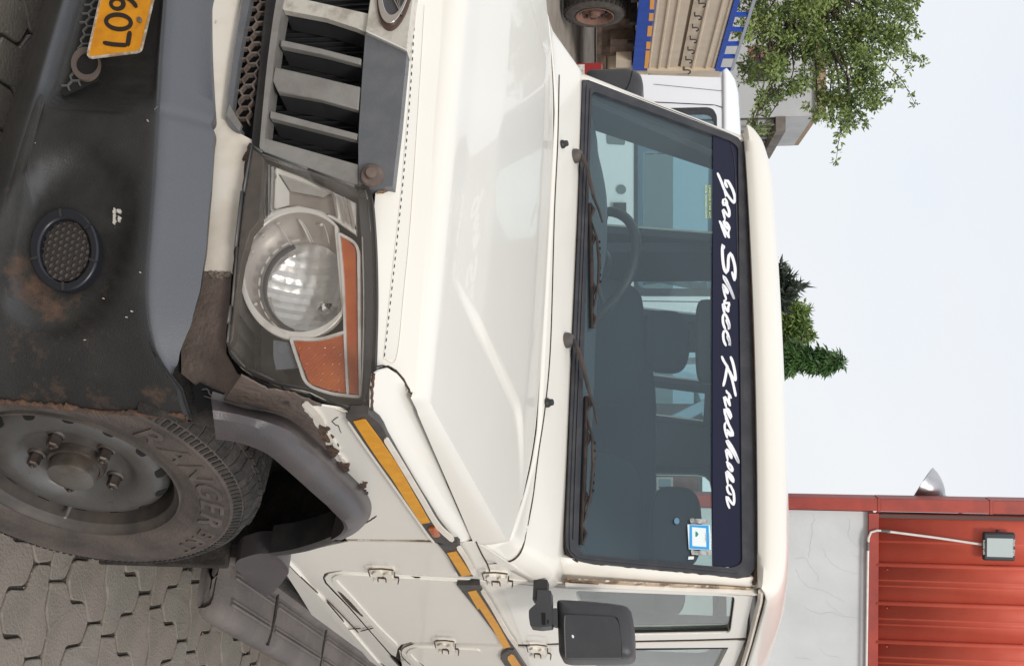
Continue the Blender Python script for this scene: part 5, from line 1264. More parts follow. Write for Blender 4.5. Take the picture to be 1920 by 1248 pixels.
# arch liner: dark plastic just behind the tyre (fabric-textured), from the leg inwards
m = MB()
Lr = [(.50, .99, .90), (.30, 1.0, .80), (.12, .97, .62)]
rws = []
for x in (.80, .70, .55):
    r = []
    for a in np.linspace(-.62, 2.6, 26):
        r.append((x, .455 + .575 * math.cos(a) * (1.0 if math.cos(a) > 0 else .72), .34 + .545 * math.sin(a) + .0))
    rws.append(r)
V, F = grid_mesh(rws); o = mesh('arch_liner', V, F, FLAP, car, 60); md = o.modifiers.new('solid', 'SOLIDIFY'); md.thickness = .006
V, F = grid_mesh([[(-p[0], p[1], p[2]) for p in r] for r in rws]); o = mesh('arch_liner', V, F, FLAP, car, 60); md = o.modifiers.new('solid', 'SOLIDIFY'); md.thickness = .006
for x0_, x1_ in ((.52, .845), (-.845, -.52)):
    m = MB(); m.box((x0_, .93, .16), (x1_, .945, .47)); bev(m.build('mud_flap', FLAP, car), .006)
# inner torn brown edge of the arch beside the bumper
patch('arch_gap', VALANCE, [(362, 725), (375, 716), (400, 728), (450, 748), (480, 765), (470, 775), (430, 770), (396, 760), (370, 775)], BLACK, car, off=.004, thick=.002)
strokes('torn_liner', VALANCE, [(jag([(378, 730), (395, 742), (425, 738), (455, 750), (475, 765)], 2.2, 14, 3), 3), (jag([(382, 742), (410, 750), (440, 748)], 2.0, 10, 4), 2)], mat('frayed liner', (.10, .09, .085), .9), car, off=.008, thick=.002)

# ---- step board -------------------------------------------------------------
ST = Surf(2, lambda x, y: .385, 1, tmin=1.2, tmax=7)
stp = [(413, 1132), (430, 1120), (455, 1113), (490, 1110), (505, 1112), (512, 1100), (536, 1090), (560, 1118), (612, 1170), (650, 1215), (700, 1262)]
def step_board():
    # tray: top sheet traced, a rolled outer edge and closed front end
    xo, xi = .925, .775; y0 = 1.13; y1 = 2.98
    m = MB(); rows = []
    for y, dz, ins in [(y0 + .0, -.030, .030), (y0 + .006, -.014, .014), (y0 + .025, -.003, .004), (y0 + .05, 0, 0)] + [(y, 0, 0) for y in np.linspace(y0 + .1, y1, 26)]:
        prof = [(xi - .06, -.03), (xi - .02, .012), (xi, .016), (xi + .012, .0), (xi + .06, -.002), (xo - .04, -.002), (xo - .016, -.006), (xo - .004, -.018), (xo, -.036), (xo - .006, -.060), (xo - .03, -.066), (xi, -.066)]
        rows.append([(x - ins * (x - .85) / .08 * 1.0 if x > .85 else x, y, .398 + z + dz * (1 if z > -.05 else .2)) for x, z in prof])
    rows.insert(0, [(p[0], p[1] + .02, p[2]) for p in rows[0]]); rows.insert(0, [(.84 + (p[0] - .84) * .2, p[1], .355 + (p[2] - .355) * .2) for p in rows[1]])
    V, F = grid_mesh(rows); o = mesh('step_board', V, F, STEP, car, 40)
    md = o.modifiers.new('solid', 'SOLIDIFY'); md.thickness = .004; md.offset = -1
    m = MB()
    for x in (.800, .812, .866, .876):                                  # long ribs moulded in the tread
        for ya, yb_ in ((1.17, 1.46), (1.50, 1.93), (1.97, 2.9)): m.tube([(x, ya, .3985), (x, (ya + yb_) / 2, .399), (x, yb_, .3985)], .0038, 6)
    m.build('step_rib', STEP, o, 60)
    m = MB()
    m.tube([(.778, 1.475, .4005), (.84, 1.482, .400), (.918, 1.478, .393)], .0045, 5); m.tube([(.778, 1.95, .4005), (.918, 1.95, .394)], .0045, 5)
    m.build('step_crack', FLAP, o, 60)
    return o
sb = step_board()
m = MB(); m.box((.60, 1.1, .30), (.76, 3.0, .42)); m.build('sill_beam', FLAP, car)

# ---- door mirrors ------------------------------------------------------------
MSF = lambda y0: Surf(1, lambda x, z: y0, -1, tmin=.9, tmax=8)
def shell(name, S, outline, depth, parent, dome=.02):
    A = np.array([S.ab(q) for q in outline]); c = A.mean(0); lo, hi = A.min(0), A.max(0); rows = []
    out = [S.P(*c, off=dome * 1.0)]
    R_ = []
    for f, d in ((.35, dome), (.62, dome * .98), (.80, dome * .86), (.91, dome * .58), (.975, dome * .2), (1.0, -.012), (1.0, -depth * .8), (.96, -depth), (.3, -depth)):
        R_.append([S.P(*(c + (a - c) * f), off=d) for a in A])
    n = len(A); V = [S.P(*c, off=dome)]; F = []
    for r in R_: V += r
    for k in range(n): F.append((0, 1 + k, 1 + (k + 1) % n))
    for j in range(len(R_) - 1):
        for k in range(n): F.append((1 + j * n + k, 1 + j * n + (k + 1) % n, 1 + (j + 1) * n + (k + 1) % n, 1 + (j + 1) * n + k))
    return mesh(name, V, F, MIRRORPL, parent, 50)
CM = lambda P: tf(P, 980, 1080, 7.429)
S1 = MSF(1.24)
mo = rounded(CM([(470, 325), (560, 322), (900, 340), (1250, 372), (1440, 405), (1510, 460), (1545, 640), (1560, 850), (1560, 1080), (1500, 1140), (1300, 1150), (640, 1155), (540, 1130), (500, 1050), (490, 800), (478, 560), (470, 430)]), 9, 4)
mir = shell('door_mirror', S1, mo, .10, car, .022)
patch('mirror_cover', S1, rounded(CM([(575, 530), (900, 540), (1290, 562), (1335, 640), (1365, 850), (1378, 1132), (600, 1132), (585, 800)]), 5), MIRRORPL, mir, off=.027, thick=.008, bevel=.003)
strokes('cover_gap', S1, [(CM([(1290, 560), (1330, 610), (1352, 760), (1375, 1000), (1379, 1132)]), 1.5)], BLACK, mir, off=.0255, thick=.004)
strokes('cover_edge', S1, [(CM([(590, 540), (583, 660), (590, 900), (600, 1130)]), 2.0)], mat('worn mirror edge', (.14, .14, .145), .4), mir, off=.0285, thick=.004)
patch('mirror_chip', S1, CM([(680, 820), (700, 808), (718, 835), (704, 860), (690, 850)]), WHITEV, mir, off=.0285, thick=.002)
arm_s = MSF(1.22)
patch('mirror_arm', arm_s, rounded(CM([(205, 185), (395, 192), (400, 300), (405, 690), (250, 708), (105, 690), (85, 560), (85, 470), (110, 440), (185, 375), (200, 300)]), 3), MIRRORPL, mir, off=.012, thick=.045, bevel=.005)
patch('mirror_neck', arm_s, rounded(CM([(395, 450), (480, 430), (490, 690), (400, 670)]), 4), MIRRORPL, mir, off=.006, thick=.03, bevel=.004)
patch('arm_socket', arm_s, CM([(262, 505), (318, 508), (316, 672), (268, 668)]), BLACK, mir, off=.0135, thick=.003)
patch('arm_socket', arm_s, CM([(345, 602), (362, 604), (360, 650), (345, 650)]), BLACK, mir, off=.0135, thick=.003)
m = MB(); m.box((.782, 1.215, 1.125), (.83, 1.26, 1.158)); m.build('mirror_foot', DARKPL, mir)
S2 = MSF(1.44)
ro = rounded([(1098, 132), (1185, 130), (1203, 140), (1207, 160), (1204, 180), (1196, 188), (1110, 184), (1095, 176)], 9, 4)
mir2 = shell('door_mirror', S2, ro, .09, car, .018)
strokes('cover_gap', S2, [([(1186, 132), (1183, 145), (1178, 160), (1170, 170), (1150, 176)], 1.4)], BLACK, mir2, off=.020, thick=.004)
m = MB(); m.box((-.83, 1.44, 1.20), (-.765, 1.48, 1.235)); m.build('mirror_foot', DARKPL, mir2)

# ---- cabin --------------------------------------------------------------------
RS = Surf(0, lambda y, z: -xs(y, z), -1, tmin=1.2, tmax=9)
def rp(y, z): return (-xs(y, z), y, z)
RO_ = [rp(1.09, .62), rp(1.09, 1.04), rp(1.25, 1.08), rp(1.36, 1.19), rp(1.67, 1.69), rp(4.06, 1.69), rp(4.06, .6)]
RH_ = [[rp(1.40, 1.12), rp(2.15, 1.125), rp(2.13, 1.60), rp(1.68, 1.60)], [rp(2.40, 1.13), rp(2.80, 1.14), rp(2.80, 1.60), rp(2.39, 1.60)], [rp(3.05, 1.20), rp(3.49, 1.20), rp(3.49, 1.60), rp(3.05, 1.60)], [rp(3.56, 1.20), rp(4.0, 1.20), rp(4.0, 1.60), rp(3.56, 1.60)]]
RH_[0][0] = rp(1.47, 1.12)
right = patch('side_panel', RS, RO_, PAINT, car, thick=.008, step=.12, holes=RH_)
patch('lining', RS, RO_, INTER, right, off=-.0085, thick=.03, step=.12, holes=RH_)
patch('side_window', RS, [rp(1.40, 1.11), rp(4.0, 1.11), rp(4.0, 1.62), rp(1.66, 1.62)], SGLASS, right, off=-.015, thick=.003, step=.3)
LQ = [(0, 3.12, 1.15), (0, 3.98, 1.15), (0, 3.98, 1.6), (0, 3.12, 1.6)]
left_q = patch('side_panel', SIDE, [(0.795, 3.04, .62), (.795, 4.06, .62), (xs(0, 1.69), 4.06, 1.69), (xs(0, 1.69), 3.04, 1.69)], PAINT, car, thick=.008, step=.12, holes=[[(0, 3.12, 1.15), (0, 3.98, 1.15), (0, 3.98, 1.6), (0, 3.12, 1.6)]])
patch('side_window', SIDE, [(0, 3.10, 1.13), (0, 4.0, 1.13), (0, 4.0, 1.62), (0, 3.10, 1.62)], SGLASS, left_q, off=-.015, thick=.003, step=.3)
BK = Surf(1, lambda x, z: 4.06, 1, tmin=2, tmax=12)
bk = patch('tailgate', BK, [(-.78, 0, .55), (.78, 0, .55), (.78, 0, 1.1), (.70, 0, 1.70), (-.70, 0, 1.70), (-.78, 0, 1.1)], PAINT, car, thick=.01, step=.15, holes=[rounded([(-.44, 1.22), (.44, 1.22), (.44, 1.635), (-.44, 1.635)], .06) and [(x, 0, z) for x, z in rounded([(-.44, 1.22), (.44, 1.22), (.44, 1.635), (-.44, 1.635)], .07)]])
TH = [(x, 0, z) for x, z in rounded([(-.44, 1.22), (.44, 1.22), (.44, 1.635), (-.44, 1.635)], .07)]
patch('lining', BK, [(-.74, 0, .6), (.74, 0, .6), (.74, 0, 1.1), (.68, 0, 1.66), (-.68, 0, 1.66), (-.74, 0, 1.1)], INTER, bk, off=-.011, thick=.03, step=.15, holes=[TH])
patch('tailgate_window', BK, [(-.46, 0, 1.20), (.46, 0, 1.20), (.46, 0, 1.655), (-.46, 0, 1.655)], SGLASS, bk, off=-.02, thick=.003, step=.3)
# inner linings: pillars, headlining, dash, seats
m = MB()
for s in (1, -1):
    for y0, y1 in ((2.16, 2.39), (2.82, 3.04)): m.box((min(s * .655, s * .695), y0, 1.0), (max(s * .655, s * .695), y1, 1.66))
    m.box((min(s * .71, s * .76), 1.1, .45), (max(s * .71, s * .76), 4.0, 1.09))
m.box((.47, 4.0, 1.1), (.70, 4.02, 1.66)); m.box((-.70, 4.0, 1.1), (-.47, 4.02, 1.66)); m.box((-.70, 4.0, .5), (.70, 4.02, 1.2))
m.build('cabin_lining', INTER, car)
m = MB(); m.add(*grid_mesh([[(x, y, 1.655 + .07 * (1 - (x / .7) ** 4) * min(1, (y - 1.5) / .3)) for x in np.linspace(-.69, .69, 13)] for y in np.linspace(1.54, 4.0, 12)])); m.build('headlining', INTERL, car, 60)
rows = []
for y, z in ((1.262, 1.19), (1.275, 1.205), (1.33, 1.218), (1.42, 1.228), (1.50, 1.232), (1.555, 1.222), (1.575, 1.19), (1.58, 1.10), (1.56, .95), (1.52, .7)):
    rows.append([(x, y + .02 * (abs(x) / .7) ** 2, z - .018 * (abs(x) / .7) ** 3 + (.026 * math.exp(-((x + .38) / .20) ** 4) if 1.4 < y < 1.57 else 0)) for x in np.linspace(-.70, .70, 33)])
V, F = grid_mesh(rows); mesh('dashboard', V, F, DASHM, car, 60)
# steering wheel on the right-hand side of the cabin
sc_ = np.array([-.39, 1.78, 1.185]); na = np.array([0, -.80, -.60]); na /= np.linalg.norm(na); ta = np.array([1.0, 0, 0]); ba = np.cross(na, ta)
m = MB(); R0 = .192; pts = [sc_ + R0 * (math.cos(a) * ta + math.sin(a) * ba) for a in np.linspace(0, 2 * math.pi, 49)]
m.tube(pts, .0165, 10, cap=False); sw = m.build('steering_wheel', DARKPL, car, 60)
m = MB(); m.lathe([(-.01, .075), (.015, .07), (.035, .05), (.04, .001)], sc_ - na * .01, -na, ta, ba, 24)
for a in (.35, math.pi - .35, 4.3, 5.1): m.tube([sc_, sc_ + R0 * (math.cos(a) * ta + math.sin(a) * ba)], [.028, .016], 8, flat=.5)
m.tube([sc_, sc_ + na * .3], .03, 8); m.build('steering_boss', DARKPL, sw, 60)
def seat(x, y, w=.24, head=True, zt=1.30, hz=1.43, hw=.12):
    s = empty('seat'); s.parent = car
    M_ = Matrix.Rotation(-.14, 3, 'X').to_4x4()
    superell('seat_back', (x, y, zt - .36), (w, .075, .37), SEATF, s, .35, .4, M_)
    superell('seat_cushion', (x, y - .28, .80), (w, .27, .09), SEATF, s, .4, .35)
    if head:
        superell('headrest', (x, y + .045, hz), (hw, .055, .085), SEATF, s, .62, .7, M_)
    return s
seat(-.36, 2.26, hz=1.425, zt=1.335); seat(.36, 2.16, zt=1.335, hz=1.46, hw=.135)
s_ = empty('rear_seat'); s_.parent = car
superell('seat_back', (0, 3.05, 1.02), (.68, .08, .36), SEATF, s_, .3, .2); superell('seat_cushion', (0, 2.8, .78), (.68, .26, .09), SEATF, s_, .4, .3)
superell('headrest', (.34, 3.07, 1.42), (.13, .05, .08), SEATF, s_, .6, .6)
superell('rear_view_mirror', (-.03, 1.60, 1.555), (.135, .022, .036), DARKPL, car, .5, .4)
m = MB(); m.tube([(-.03, 1.60, 1.57), (-.03, 1.55, 1.64)], .01, 6); m.build('mirror_stalk', DARKPL, car)
# sun visors folded up
m = MB(); m.box((-.62, 1.60, 1.612), (-.16, 1.76, 1.628)); m.box((.16, 1.60, 1.612), (.62, 1.76, 1.628)); bev(m.build('sun_visor', INTER, car), .006)

# ================================================================== the yard
def pframe(P0, xdir, n_up=(0, 0, 1)):
    """local frame at P0: x along xdir, z up, y pointing away from the viewer's side"""
    x = np.array(xdir, float); x /= np.linalg.norm(x); z = np.array(n_up, float); z -= x * (x @ z); z /= np.linalg.norm(z); y = np.cross(z, x)
    M = Matrix.Identity(4)
    for i in range(3): M[i][0], M[i][1], M[i][2], M[i][3] = x[i], y[i], z[i], P0[i]
    return M
def gpoint(D, u): return np.array([*(CAM + FH * D + RGT * ((u - 624) / FPX * D))[:2], 0.0])
def wall_surf(M, tmax=60): return Surf(1, lambda x, z: 0.0, -1, M=M, tmin=1.0, tmax=tmax)

# ---- ground: one far sheet of sandy yard, joint dirt and pavers near the car
m = MB(); N_ = 40
m.add([(-400, -400, -.050), (400, -400, -.050), (400, 400, -.050), (-400, 400, -.050)], [(0, 1, 2, 3)])
g = m.build('ground', SAND, None, 0); g['kind'] = 'structure'
m = MB(); m.add([(-2.6, -2.5, -.0085), (3.2, -2.5, -.0085), (3.2, 5.2, -.0085), (-2.6, 5.2, -.0085)], [(0, 1, 2, 3)])
m.add([(-2.6, -2.5, -.009), (3.2, -2.5, -.009), (3.2, -2.5, -.06), (-2.6, -2.5, -.06)], [(0, 1, 2, 3)])
pave = m.build('pavement', JOINT, None, 0); pave['kind'] = 'structure'
# interlocking T-shaped blocks, laid back to back; l runs along a block, w across it
PL_, PW_ = np.array([.97, .243]), np.array([-.243, .97])
KN = [(-.105, 0.0), (-.045, -.003), (0.0, -.009), (.045, .013), (.105, 0.0)]
def wb(l):
    l = (l + .105) % .21 - .105
    return .062 + float(np.interp(l, [k[0] for k in KN], [k[1] for k in KN]))
BLK_A = [(l, .062 + d) for l, d in KN] + [(.105, -.0108), (.052, -.040), (.052, -.108), (0, -.136), (-.052, -.108), (-.052, -.040), (-.105, -.0108)]
C_ = .0385
BLK_B = [(C_ - .105, wb(C_ - .105))] + [(l, wb(l)) for l in (-.045, 0, .045, .105)] + [(C_ + .105, wb(C_ + .105))] + [(C_ + l, .124 - w) for l, w in [(.105, -.0108), (.052, -.040), (.052, -.108), (0, -.136), (-.052, -.108), (-.052, -.040), (-.105, -.0108)]]
V1, V2 = (.21, 0.0), (-.0665, .2708)
def inset(P, d):
    P = np.array(P, float); n = len(P); ar = np.dot(P[:, 0], np.roll(P[:, 1], -1)) - np.dot(P[:, 1], np.roll(P[:, 0], -1)); sg = 1 if ar > 0 else -1; out = []
    for i in range(n):
        e0 = P[i] - P[i - 1]; e1 = P[(i + 1) % n] - P[i]; e0 /= np.linalg.norm(e0); e1 /= np.linalg.norm(e1)
        n0 = np.array([-e0[1], e0[0]]) * sg; n1 = np.array([-e1[1], e1[0]]) * sg; m_ = n0 + n1; m_ /= max(m_ @ n0, .35)
        out.append(P[i] + m_ * d)
    return np.array(out)
def blk_xy(P): return np.array([PL_ * l + PW_ * w for l, w in P])
PCT = {}
def paver_mesh(kind, k):
    r = np.random.default_rng(k * 2 + (kind == 'B')); src = BLK_A if kind == 'A' else BLK_B
    xy = blk_xy(inset(src, .0035)); c = xy.mean(0); PCT[kind] = blk_xy(src).mean(0) if kind not in PCT else PCT[kind]; xy = xy - PCT[kind]
    xy += r.normal(0, .0016, xy.shape); P2 = np.array(rounded([tuple(p) for p in xy], .011, 2)); P2 += r.normal(0, .0005, P2.shape); n = len(P2); V = []
    c2 = P2.mean(0)
    for d, z in ((0, -.03), (0, -.003), (.0010, -.0009), (.0030, 0.0)):
        Q = inset(P2, d) if d else P2
        V += [(p[0], p[1], z + (r.normal(0, .0005) if z == 0 else 0)) for p in Q]
    F = []
    for j in range(3):
        for i in range(n): F.append((j * n + i, j * n + (i + 1) % n, (j + 1) * n + (i + 1) % n, (j + 1) * n + i))
    F.append(tuple(3 * n + i for i in range(n)))
    me = bpy.data.meshes.new('paver'); me.from_pydata(V, [], F); me.update()
    bb = bmesh.new(); bb.from_mesh(me); bmesh.ops.recalc_face_normals(bb, faces=bb.faces); bb.to_mesh(me); bb.free()
    me.materials.append(STONE if k % 3 else STONE2); return me
PMA = [paver_mesh('A', k) for k in range(5)]; PMB = [paver_mesh('B', k) for k in range(5)]
far = MB(); rr = random.Random(4); npv = 0
O0 = np.array([.945, .987])
for i in range(-30, 34):
    for j in range(-24, 26):
        for kind, pm, src in (('A', PMA, BLK_A), ('B', PMB, BLK_B)):
            base = O0 + PL_ * (i * V1[0] + j * V2[0]) + PW_ * (i * V1[1] + j * V2[1]); c = base + PCT[kind]
            if not (-2.4 < c[0] < 3.0 and -2.3 < c[1] < 5.0): continue
            z = -.001 + rr.uniform(-.0025, .002)
            if (.42 < c[0] < 1.5 and .55 < c[1] < 3.2) or (-.75 < c[0] < .35 and -.25 < c[1] < .8):
                o = bpy.data.objects.new('paver', pm[rr.randrange(5)]); COL.objects.link(o); o.parent = pave
                o.location = (c[0], c[1], z); o.rotation_euler = (rr.uniform(-.012, .012), rr.uniform(-.012, .012), rr.uniform(-.015, .015)); npv += 1
            else:
                P = blk_xy(inset(src, .0045)) + base; n = len(P); far.add([(p[0], p[1], z) for p in P] + [(p[0], p[1], -.03) for p in P], [tuple(range(n))[::-1]] + [(q, (q + 1) % n, n + (q + 1) % n, n + q) for q in range(n)])
fo = far.build('paver_field', STONE, pave, 0); fo['kind'] = 'stuff'
print('pavers', npv)
# grit and small stones lying in the joints
m = MB(); gr_ = np.random.default_rng(12)
for _ in range(900):
    k_ = 'A' if gr_.random() < .5 else 'B'; src = BLK_A if k_ == 'A' else BLK_B; i_ = gr_.integers(0, len(src)); f_ = gr_.random(); q_ = np.array(src[i_]) * f_ + np.array(src[(i_ + 1) % len(src)]) * (1 - f_)
    base = O0 + PL_ * (gr_.integers(-4, 9) * V1[0] + gr_.integers(-2, 8) * V2[0]) + PW_ * 0; jj = gr_.integers(-2, 8); base = O0 + PL_ * (gr_.integers(-5, 10) * V1[0] + jj * V2[0]) + PW_ * (jj * V2[1])
    p = base + PL_ * q_[0] + PW_ * q_[1] + gr_.normal(0, .004, 2); r_ = gr_.uniform(.0015, .0045); z = -.006 + r_ * .5
    d6 = [(1, 0, 0), (0, 1, 0), (-1, 0, 0), (0, -1, 0), (0, 0, .7), (0, 0, -.7)]
    m.add([(p[0] + r_ * v[0] * gr_.uniform(.7, 1.3), p[1] + r_ * v[1] * gr_.uniform(.7, 1.3), z + r_ * v[2]) for v in d6], [(0, 1, 4), (1, 2, 4), (2, 3, 4), (3, 0, 4), (1, 0, 5), (2, 1, 5), (3, 2, 5), (0, 3, 5)])
gv = m.build('gravel', mat('grit', (.20, .165, .13), .95, var=(60, (.33, .29, .25), .42, .62)), None, 0, ); gv['kind'] = 'stuff'; gv['label'] = 'loose grit and small stones in the joints of the pavement'

# ---- white car standing across behind ours ------------------------------------
D_ = 7.0; Mw = pframe(gpoint(D_, 140), RGT)
wc = empty('parked_car', Mw, 'plain white car parked crosswise behind the cream jeep, seen through its windscreen', 'car')
WSF = wall_surf(Mw, 14)
def local(o): return o
L_px = D_ / FPX
win1 = [(1192, 210), (1192, 540), (1200, 548), (1212, 549), (1338, 549), (1342, 240), (1342, 222), (1335, 210), (1325, 207)]
body_o = [(0.02, 0, .45), (0.0, 0, .9), (.01, 0, 1.25)] + [tuple(WSF.at(1362, 146))] + [(2.12, 0, float(WSF.at(1362, 146)[2])), (2.45, 0, 1.16), (3.2, 0, 1.02), (3.4, 0, .9), (3.42, 0, .45)]
w1 = [tuple(WSF.at(*q)) for q in rounded(win1, 8)]
x2 = float(WSF.at(1200, 600)[0]); zl = float(WSF.at(1195, 600)[2]); zh_ = float(WSF.at(1340, 600)[2])
w2 = [(x2, 0, zl), (x2 + .80, 0, zl), (x2 + .56, 0, zh_), (x2, 0, zh_)]
sd_ = patch('body_side', WSF, body_o, WHITEP, wc, thick=.06, step=.2, holes=[w1, w2])
o2 = sd_.copy(); COL.objects.link(o2); o2.location = (0, 1.55, 0)
for w_ in (w1, w2):
    A = np.array(w_); c = A.mean(0); patch('window', WSF, [tuple(c + (p - c) * 1.02) for p in A], DGLASS, wc, off=-.015, thick=.004, step=.5)
    patch('window_seal', WSF, [tuple(c + (p - c) * 1.035) for p in A], RUBBER, wc, off=.006, thick=.02, step=.5, holes=[[tuple(c + (p - c) * .955) for p in A]])
zg = float(WSF.at(1362, 146)[2]); zt_ = float(WSF.at(1396, 160)[2])
rows = []
for x, dz, ins in ((-.01, -.01, .0), (.0, .02, .0), (.03, .05, .01), (.10, .065, .02), (.3, .075, .02), (1.0, .085, .02), (1.9, .08, .02), (2.14, .03, .02)):
    rows.append([(x, y, zg + dz * (1 - abs(2 * (y - .78) / 1.6) ** 5) + (zt_ - zg - .075) * (1 - abs(2 * (y - .78) / 1.6) ** 8)) for y in np.linspace(-.02, 1.58, 21)])
V, F = grid_mesh(rows); ro_ = mesh('roof', V, F, WHITEP, wc, 60); md = ro_.modifiers.new('solid', 'SOLIDIFY'); md.thickness = .03
strokes('gutter', WSF, [([(1361, 146), (1362, 300), (1362, 620)], 3.5)], DARKPL, wc, off=.012, thick=.012, curved=False)
strokes('panel_line', WSF, [([(1340, 197), (1353, 201), (1357, 206), (1359, 216)], 1.6), ([(1215, 191), (1340, 197)], 1.6), ([(1225, 158), (1358, 171)], .7), ([(1090, 563), (1340, 566)], 1.4), ([(1190, 225), (1190, 560)], 1.0)], BLACK, wc, off=.003, thick=.004, curved=False)
patch('fuel_flap', WSF, rounded([(1137, 240), (1172, 241), (1172, 272), (1138, 270)], 4), mat('flap grey', (.16, .18, .19), .5), wc, off=.006, thick=.008)
for cx, cy in ((1165, 355), (1171, 516)): patch('round_cap', WSF, ellipse(cx, cy, 9, 9, 20), mat('flap grey', (.16, .18, .19), .5), wc, off=.01, thick=.012)
patch('door_handle', WSF, [(1150, 380), (1174, 380), (1174, 398), (1150, 400)], DARKPL, wc, off=.03, thick=.03)
m = MB(); m.box((.02, 0.06, .45), (3.35, 1.5, .55)); m.box((0, .02, .45), (.05, 1.55, 1.2)); m.box((2.3, .03, .5), (3.38, 1.5, 1.0)); m.box((.1, .1, .5), (2.3, .14, 1.0)); m.build('underbody', WHITEP, wc)
tl = patch('tail_lamp', WSF, [(1040, 120), (1128, 118), (1128, 150), (1040, 150)], REDL, wc, off=.02, thick=.08)
patch('reverse_lamp', WSF, [(1073, 122), (1096, 121), (1096, 150), (1073, 150)], CLEARL, tl, off=.026, thick=.02)
m = MB()
for x in (.65, 2.8):
    m.lathe([(-.02, .2), (.0, .3), (-.02, .34), (-.2, .34), (-.22, .2), (-.05, .18)], (x, .08, .34), (0, -1, 0), (1, 0, 0), (0, 0, 1), 28)
    m.lathe([(-.02, .2), (.0, .3), (-.02, .34), (-.2, .34), (-.22, .2), (-.05, .18)], (x, 1.55, .34), (0, 1, 0), (1, 0, 0), (0, 0, 1), 28)
m.build('tyre', TTYRE, wc)

# ---- goods truck with cream ribbed sides --------------------------------------
hd_ = np.array([-.29, .957, -.073]); Mt = pframe((-8.694, 10.14, 0), hd_)
trk = empty('goods_truck', Mt, 'cream and blue goods truck with hooks along its ribbed side and orange reflectors', 'truck')
TS = wall_surf(Mt, 40)
CT = lambda P: tf(P, 1180, 0, 6.933)
def tq(P): return [tuple(TS.at(*q)) for q in P]
zb0 = float(TS.at(1192, 60)[2]); zb1 = float(TS.at(1222, 60)[2]); zp = float(TS.at(1362, 50)[2]); zr = float(TS.at(1392, 50)[2])
xe_ = float(TS.at(1280, 130)[0]); xa = xe_ - 6.0
print('truck z', zb0, zb1, zp, zr, 'x end', xe_)
zs0, zs1 = float(TS.at(1285, 50)[2]), float(TS.at(1291, 50)[2])
bd = patch('bed_skirt', TS, [(xa, 0, zb0), (xe_, 0, zb0), (xe_, 0, zb1), (xa, 0, zb1)], TRUCKB, trk, off=.02, thick=.05, step=.6, bevel=.004)
lowp = patch('lower_board', TS, [(xa, 0, zb1 + .01), (xe_ - .06, 0, zb1 + .01), (xe_ - .06, 0, zs0), (xa, 0, zs0)], TRUCKC, trk, off=.0, thick=.04, step=.6)
upp = patch('upper_board', TS, [(xa, 0, zs1), (xe_ - .06, 0, zs1), (xe_ - .06, 0, zp), (xa, 0, zp)], TRUCKC, trk, off=.0, thick=.04, step=.6)
patch('slot_rail', TS, [(xa, 0, zs0), (xe_ - .06, 0, zs0), (xe_ - .06, 0, zs1), (xa, 0, zs1)], TRUCKD, trk, off=-.02, thick=.02, step=.6)
def rib(par, z, h, d=.022):
    m = MB(); m.add([(xa, 0, z), (xe_ - .07, 0, z), (xe_ - .07, -d, z + h * .3), (xa, -d, z + h * .3), (xe_ - .07, -d, z + h * .7), (xa, -d, z + h * .7), (xe_ - .07, 0, z + h), (xa, 0, z + h)], [(0, 1, 2, 3), (3, 2, 4, 5), (5, 4, 6, 7)]); m.build('rib', TRUCKC, par, 0)
zz = lambda X, Y: float(TS.at(1180 + X / 6.933, Y / 6.933)[2])
for X, par in ((420, lowp), (545, lowp), (895, upp), (1080, upp)): rib(par, zz(X, 450), .05)
rib(lowp, zz(330, 300) - .02, .04, .015); rib(upp, zp - .06, .06, .015)
m = MB(); m.box((xe_ - .07, -.05, zb1), (xe_ + .03, .02, zp)); m.build('corner_post', TRUCKC, trk)
m = MB(); m.box((xe_ + .03, -.03, zb1 + .15), (xe_ + .16, .03, zb1 + .25)); m.box((xe_ + .03, 0, zs1 + .15), (xe_ + .3, 2.1, zp + .1)); m.build('head_board', TRUCKC, trk)
refl = [[(270, 0), (330, 0), (320, 125), (265, 125)], [(258, 180), (315, 180), (305, 275), (252, 275)], [(240, 345), (300, 345), (285, 475), (230, 475)], [(222, 550), (280, 550), (272, 640), (217, 640)], [(212, 665), (268, 665), (255, 820), (200, 820)], [(200, 820), (250, 820), (240, 890), (193, 890)]]
for r in refl: patch('reflector', TS, CT(r), REFTAPE, bd, off=.026, thick=.006, step=.5)
hooks = [(950, 20, 1.0), (895, 185, 1.0), (862, 335, .9), (835, 490, .95), (805, 630, .95), (775, 755, .9), (755, 890, .95)]
for hx, hy, s in hooks:
    m = MB(); P = CT([(hx - 45 * s, hy - 20 * s), (hx + 15 * s, hy - 22 * s), (hx + 42 * s, hy - 5 * s), (hx + 30 * s, hy + 22 * s), (hx + 2 * s, hy + 26 * s)])
    Q = [TS.at(*q) + np.array([0, -.05, 0]) for q in P]; Q = catmull(Q, 14)
    m.tube(Q, .010, 6); m.tube([Q[0], Q[0] + np.array([0, .06, 0])], .010, 6); m.build('rope_hook', IRON, upp, 60)
rl = MB(); rl.box((xa, -.03, zp), (xe_, .03, zp + .07)); rlo = rl.build('rail', TRUCKB, trk)
for yy in (190, 385, 570, 735, 905, -40):
    X = 1180 + (1520 - yy * .30) / 6.933; x = float(TS.at(1180 + (1440 - yy * .26) / 6.933, yy / 6.933)[0])
    m = MB(); m.box((x - .035, -.02, zp + .07), (x + .035, .02, zr + .02)); m.build('rail_post', TRUCKB, rlo)
m = MB(); m.box((xa, -.03, zr + .02), (xe_, .0, zr + .06)); m.build('top_rail', mat('rail steel', (.33, .36, .42), .4), rlo)
m = MB(); m.box((xa, 2.15, zb1), (xe_, 2.2, zp)); m.box((xa, .05, zb1 - .05), (xe_, 2.15, zb1)); m.build('bed', TRUCKC, trk)
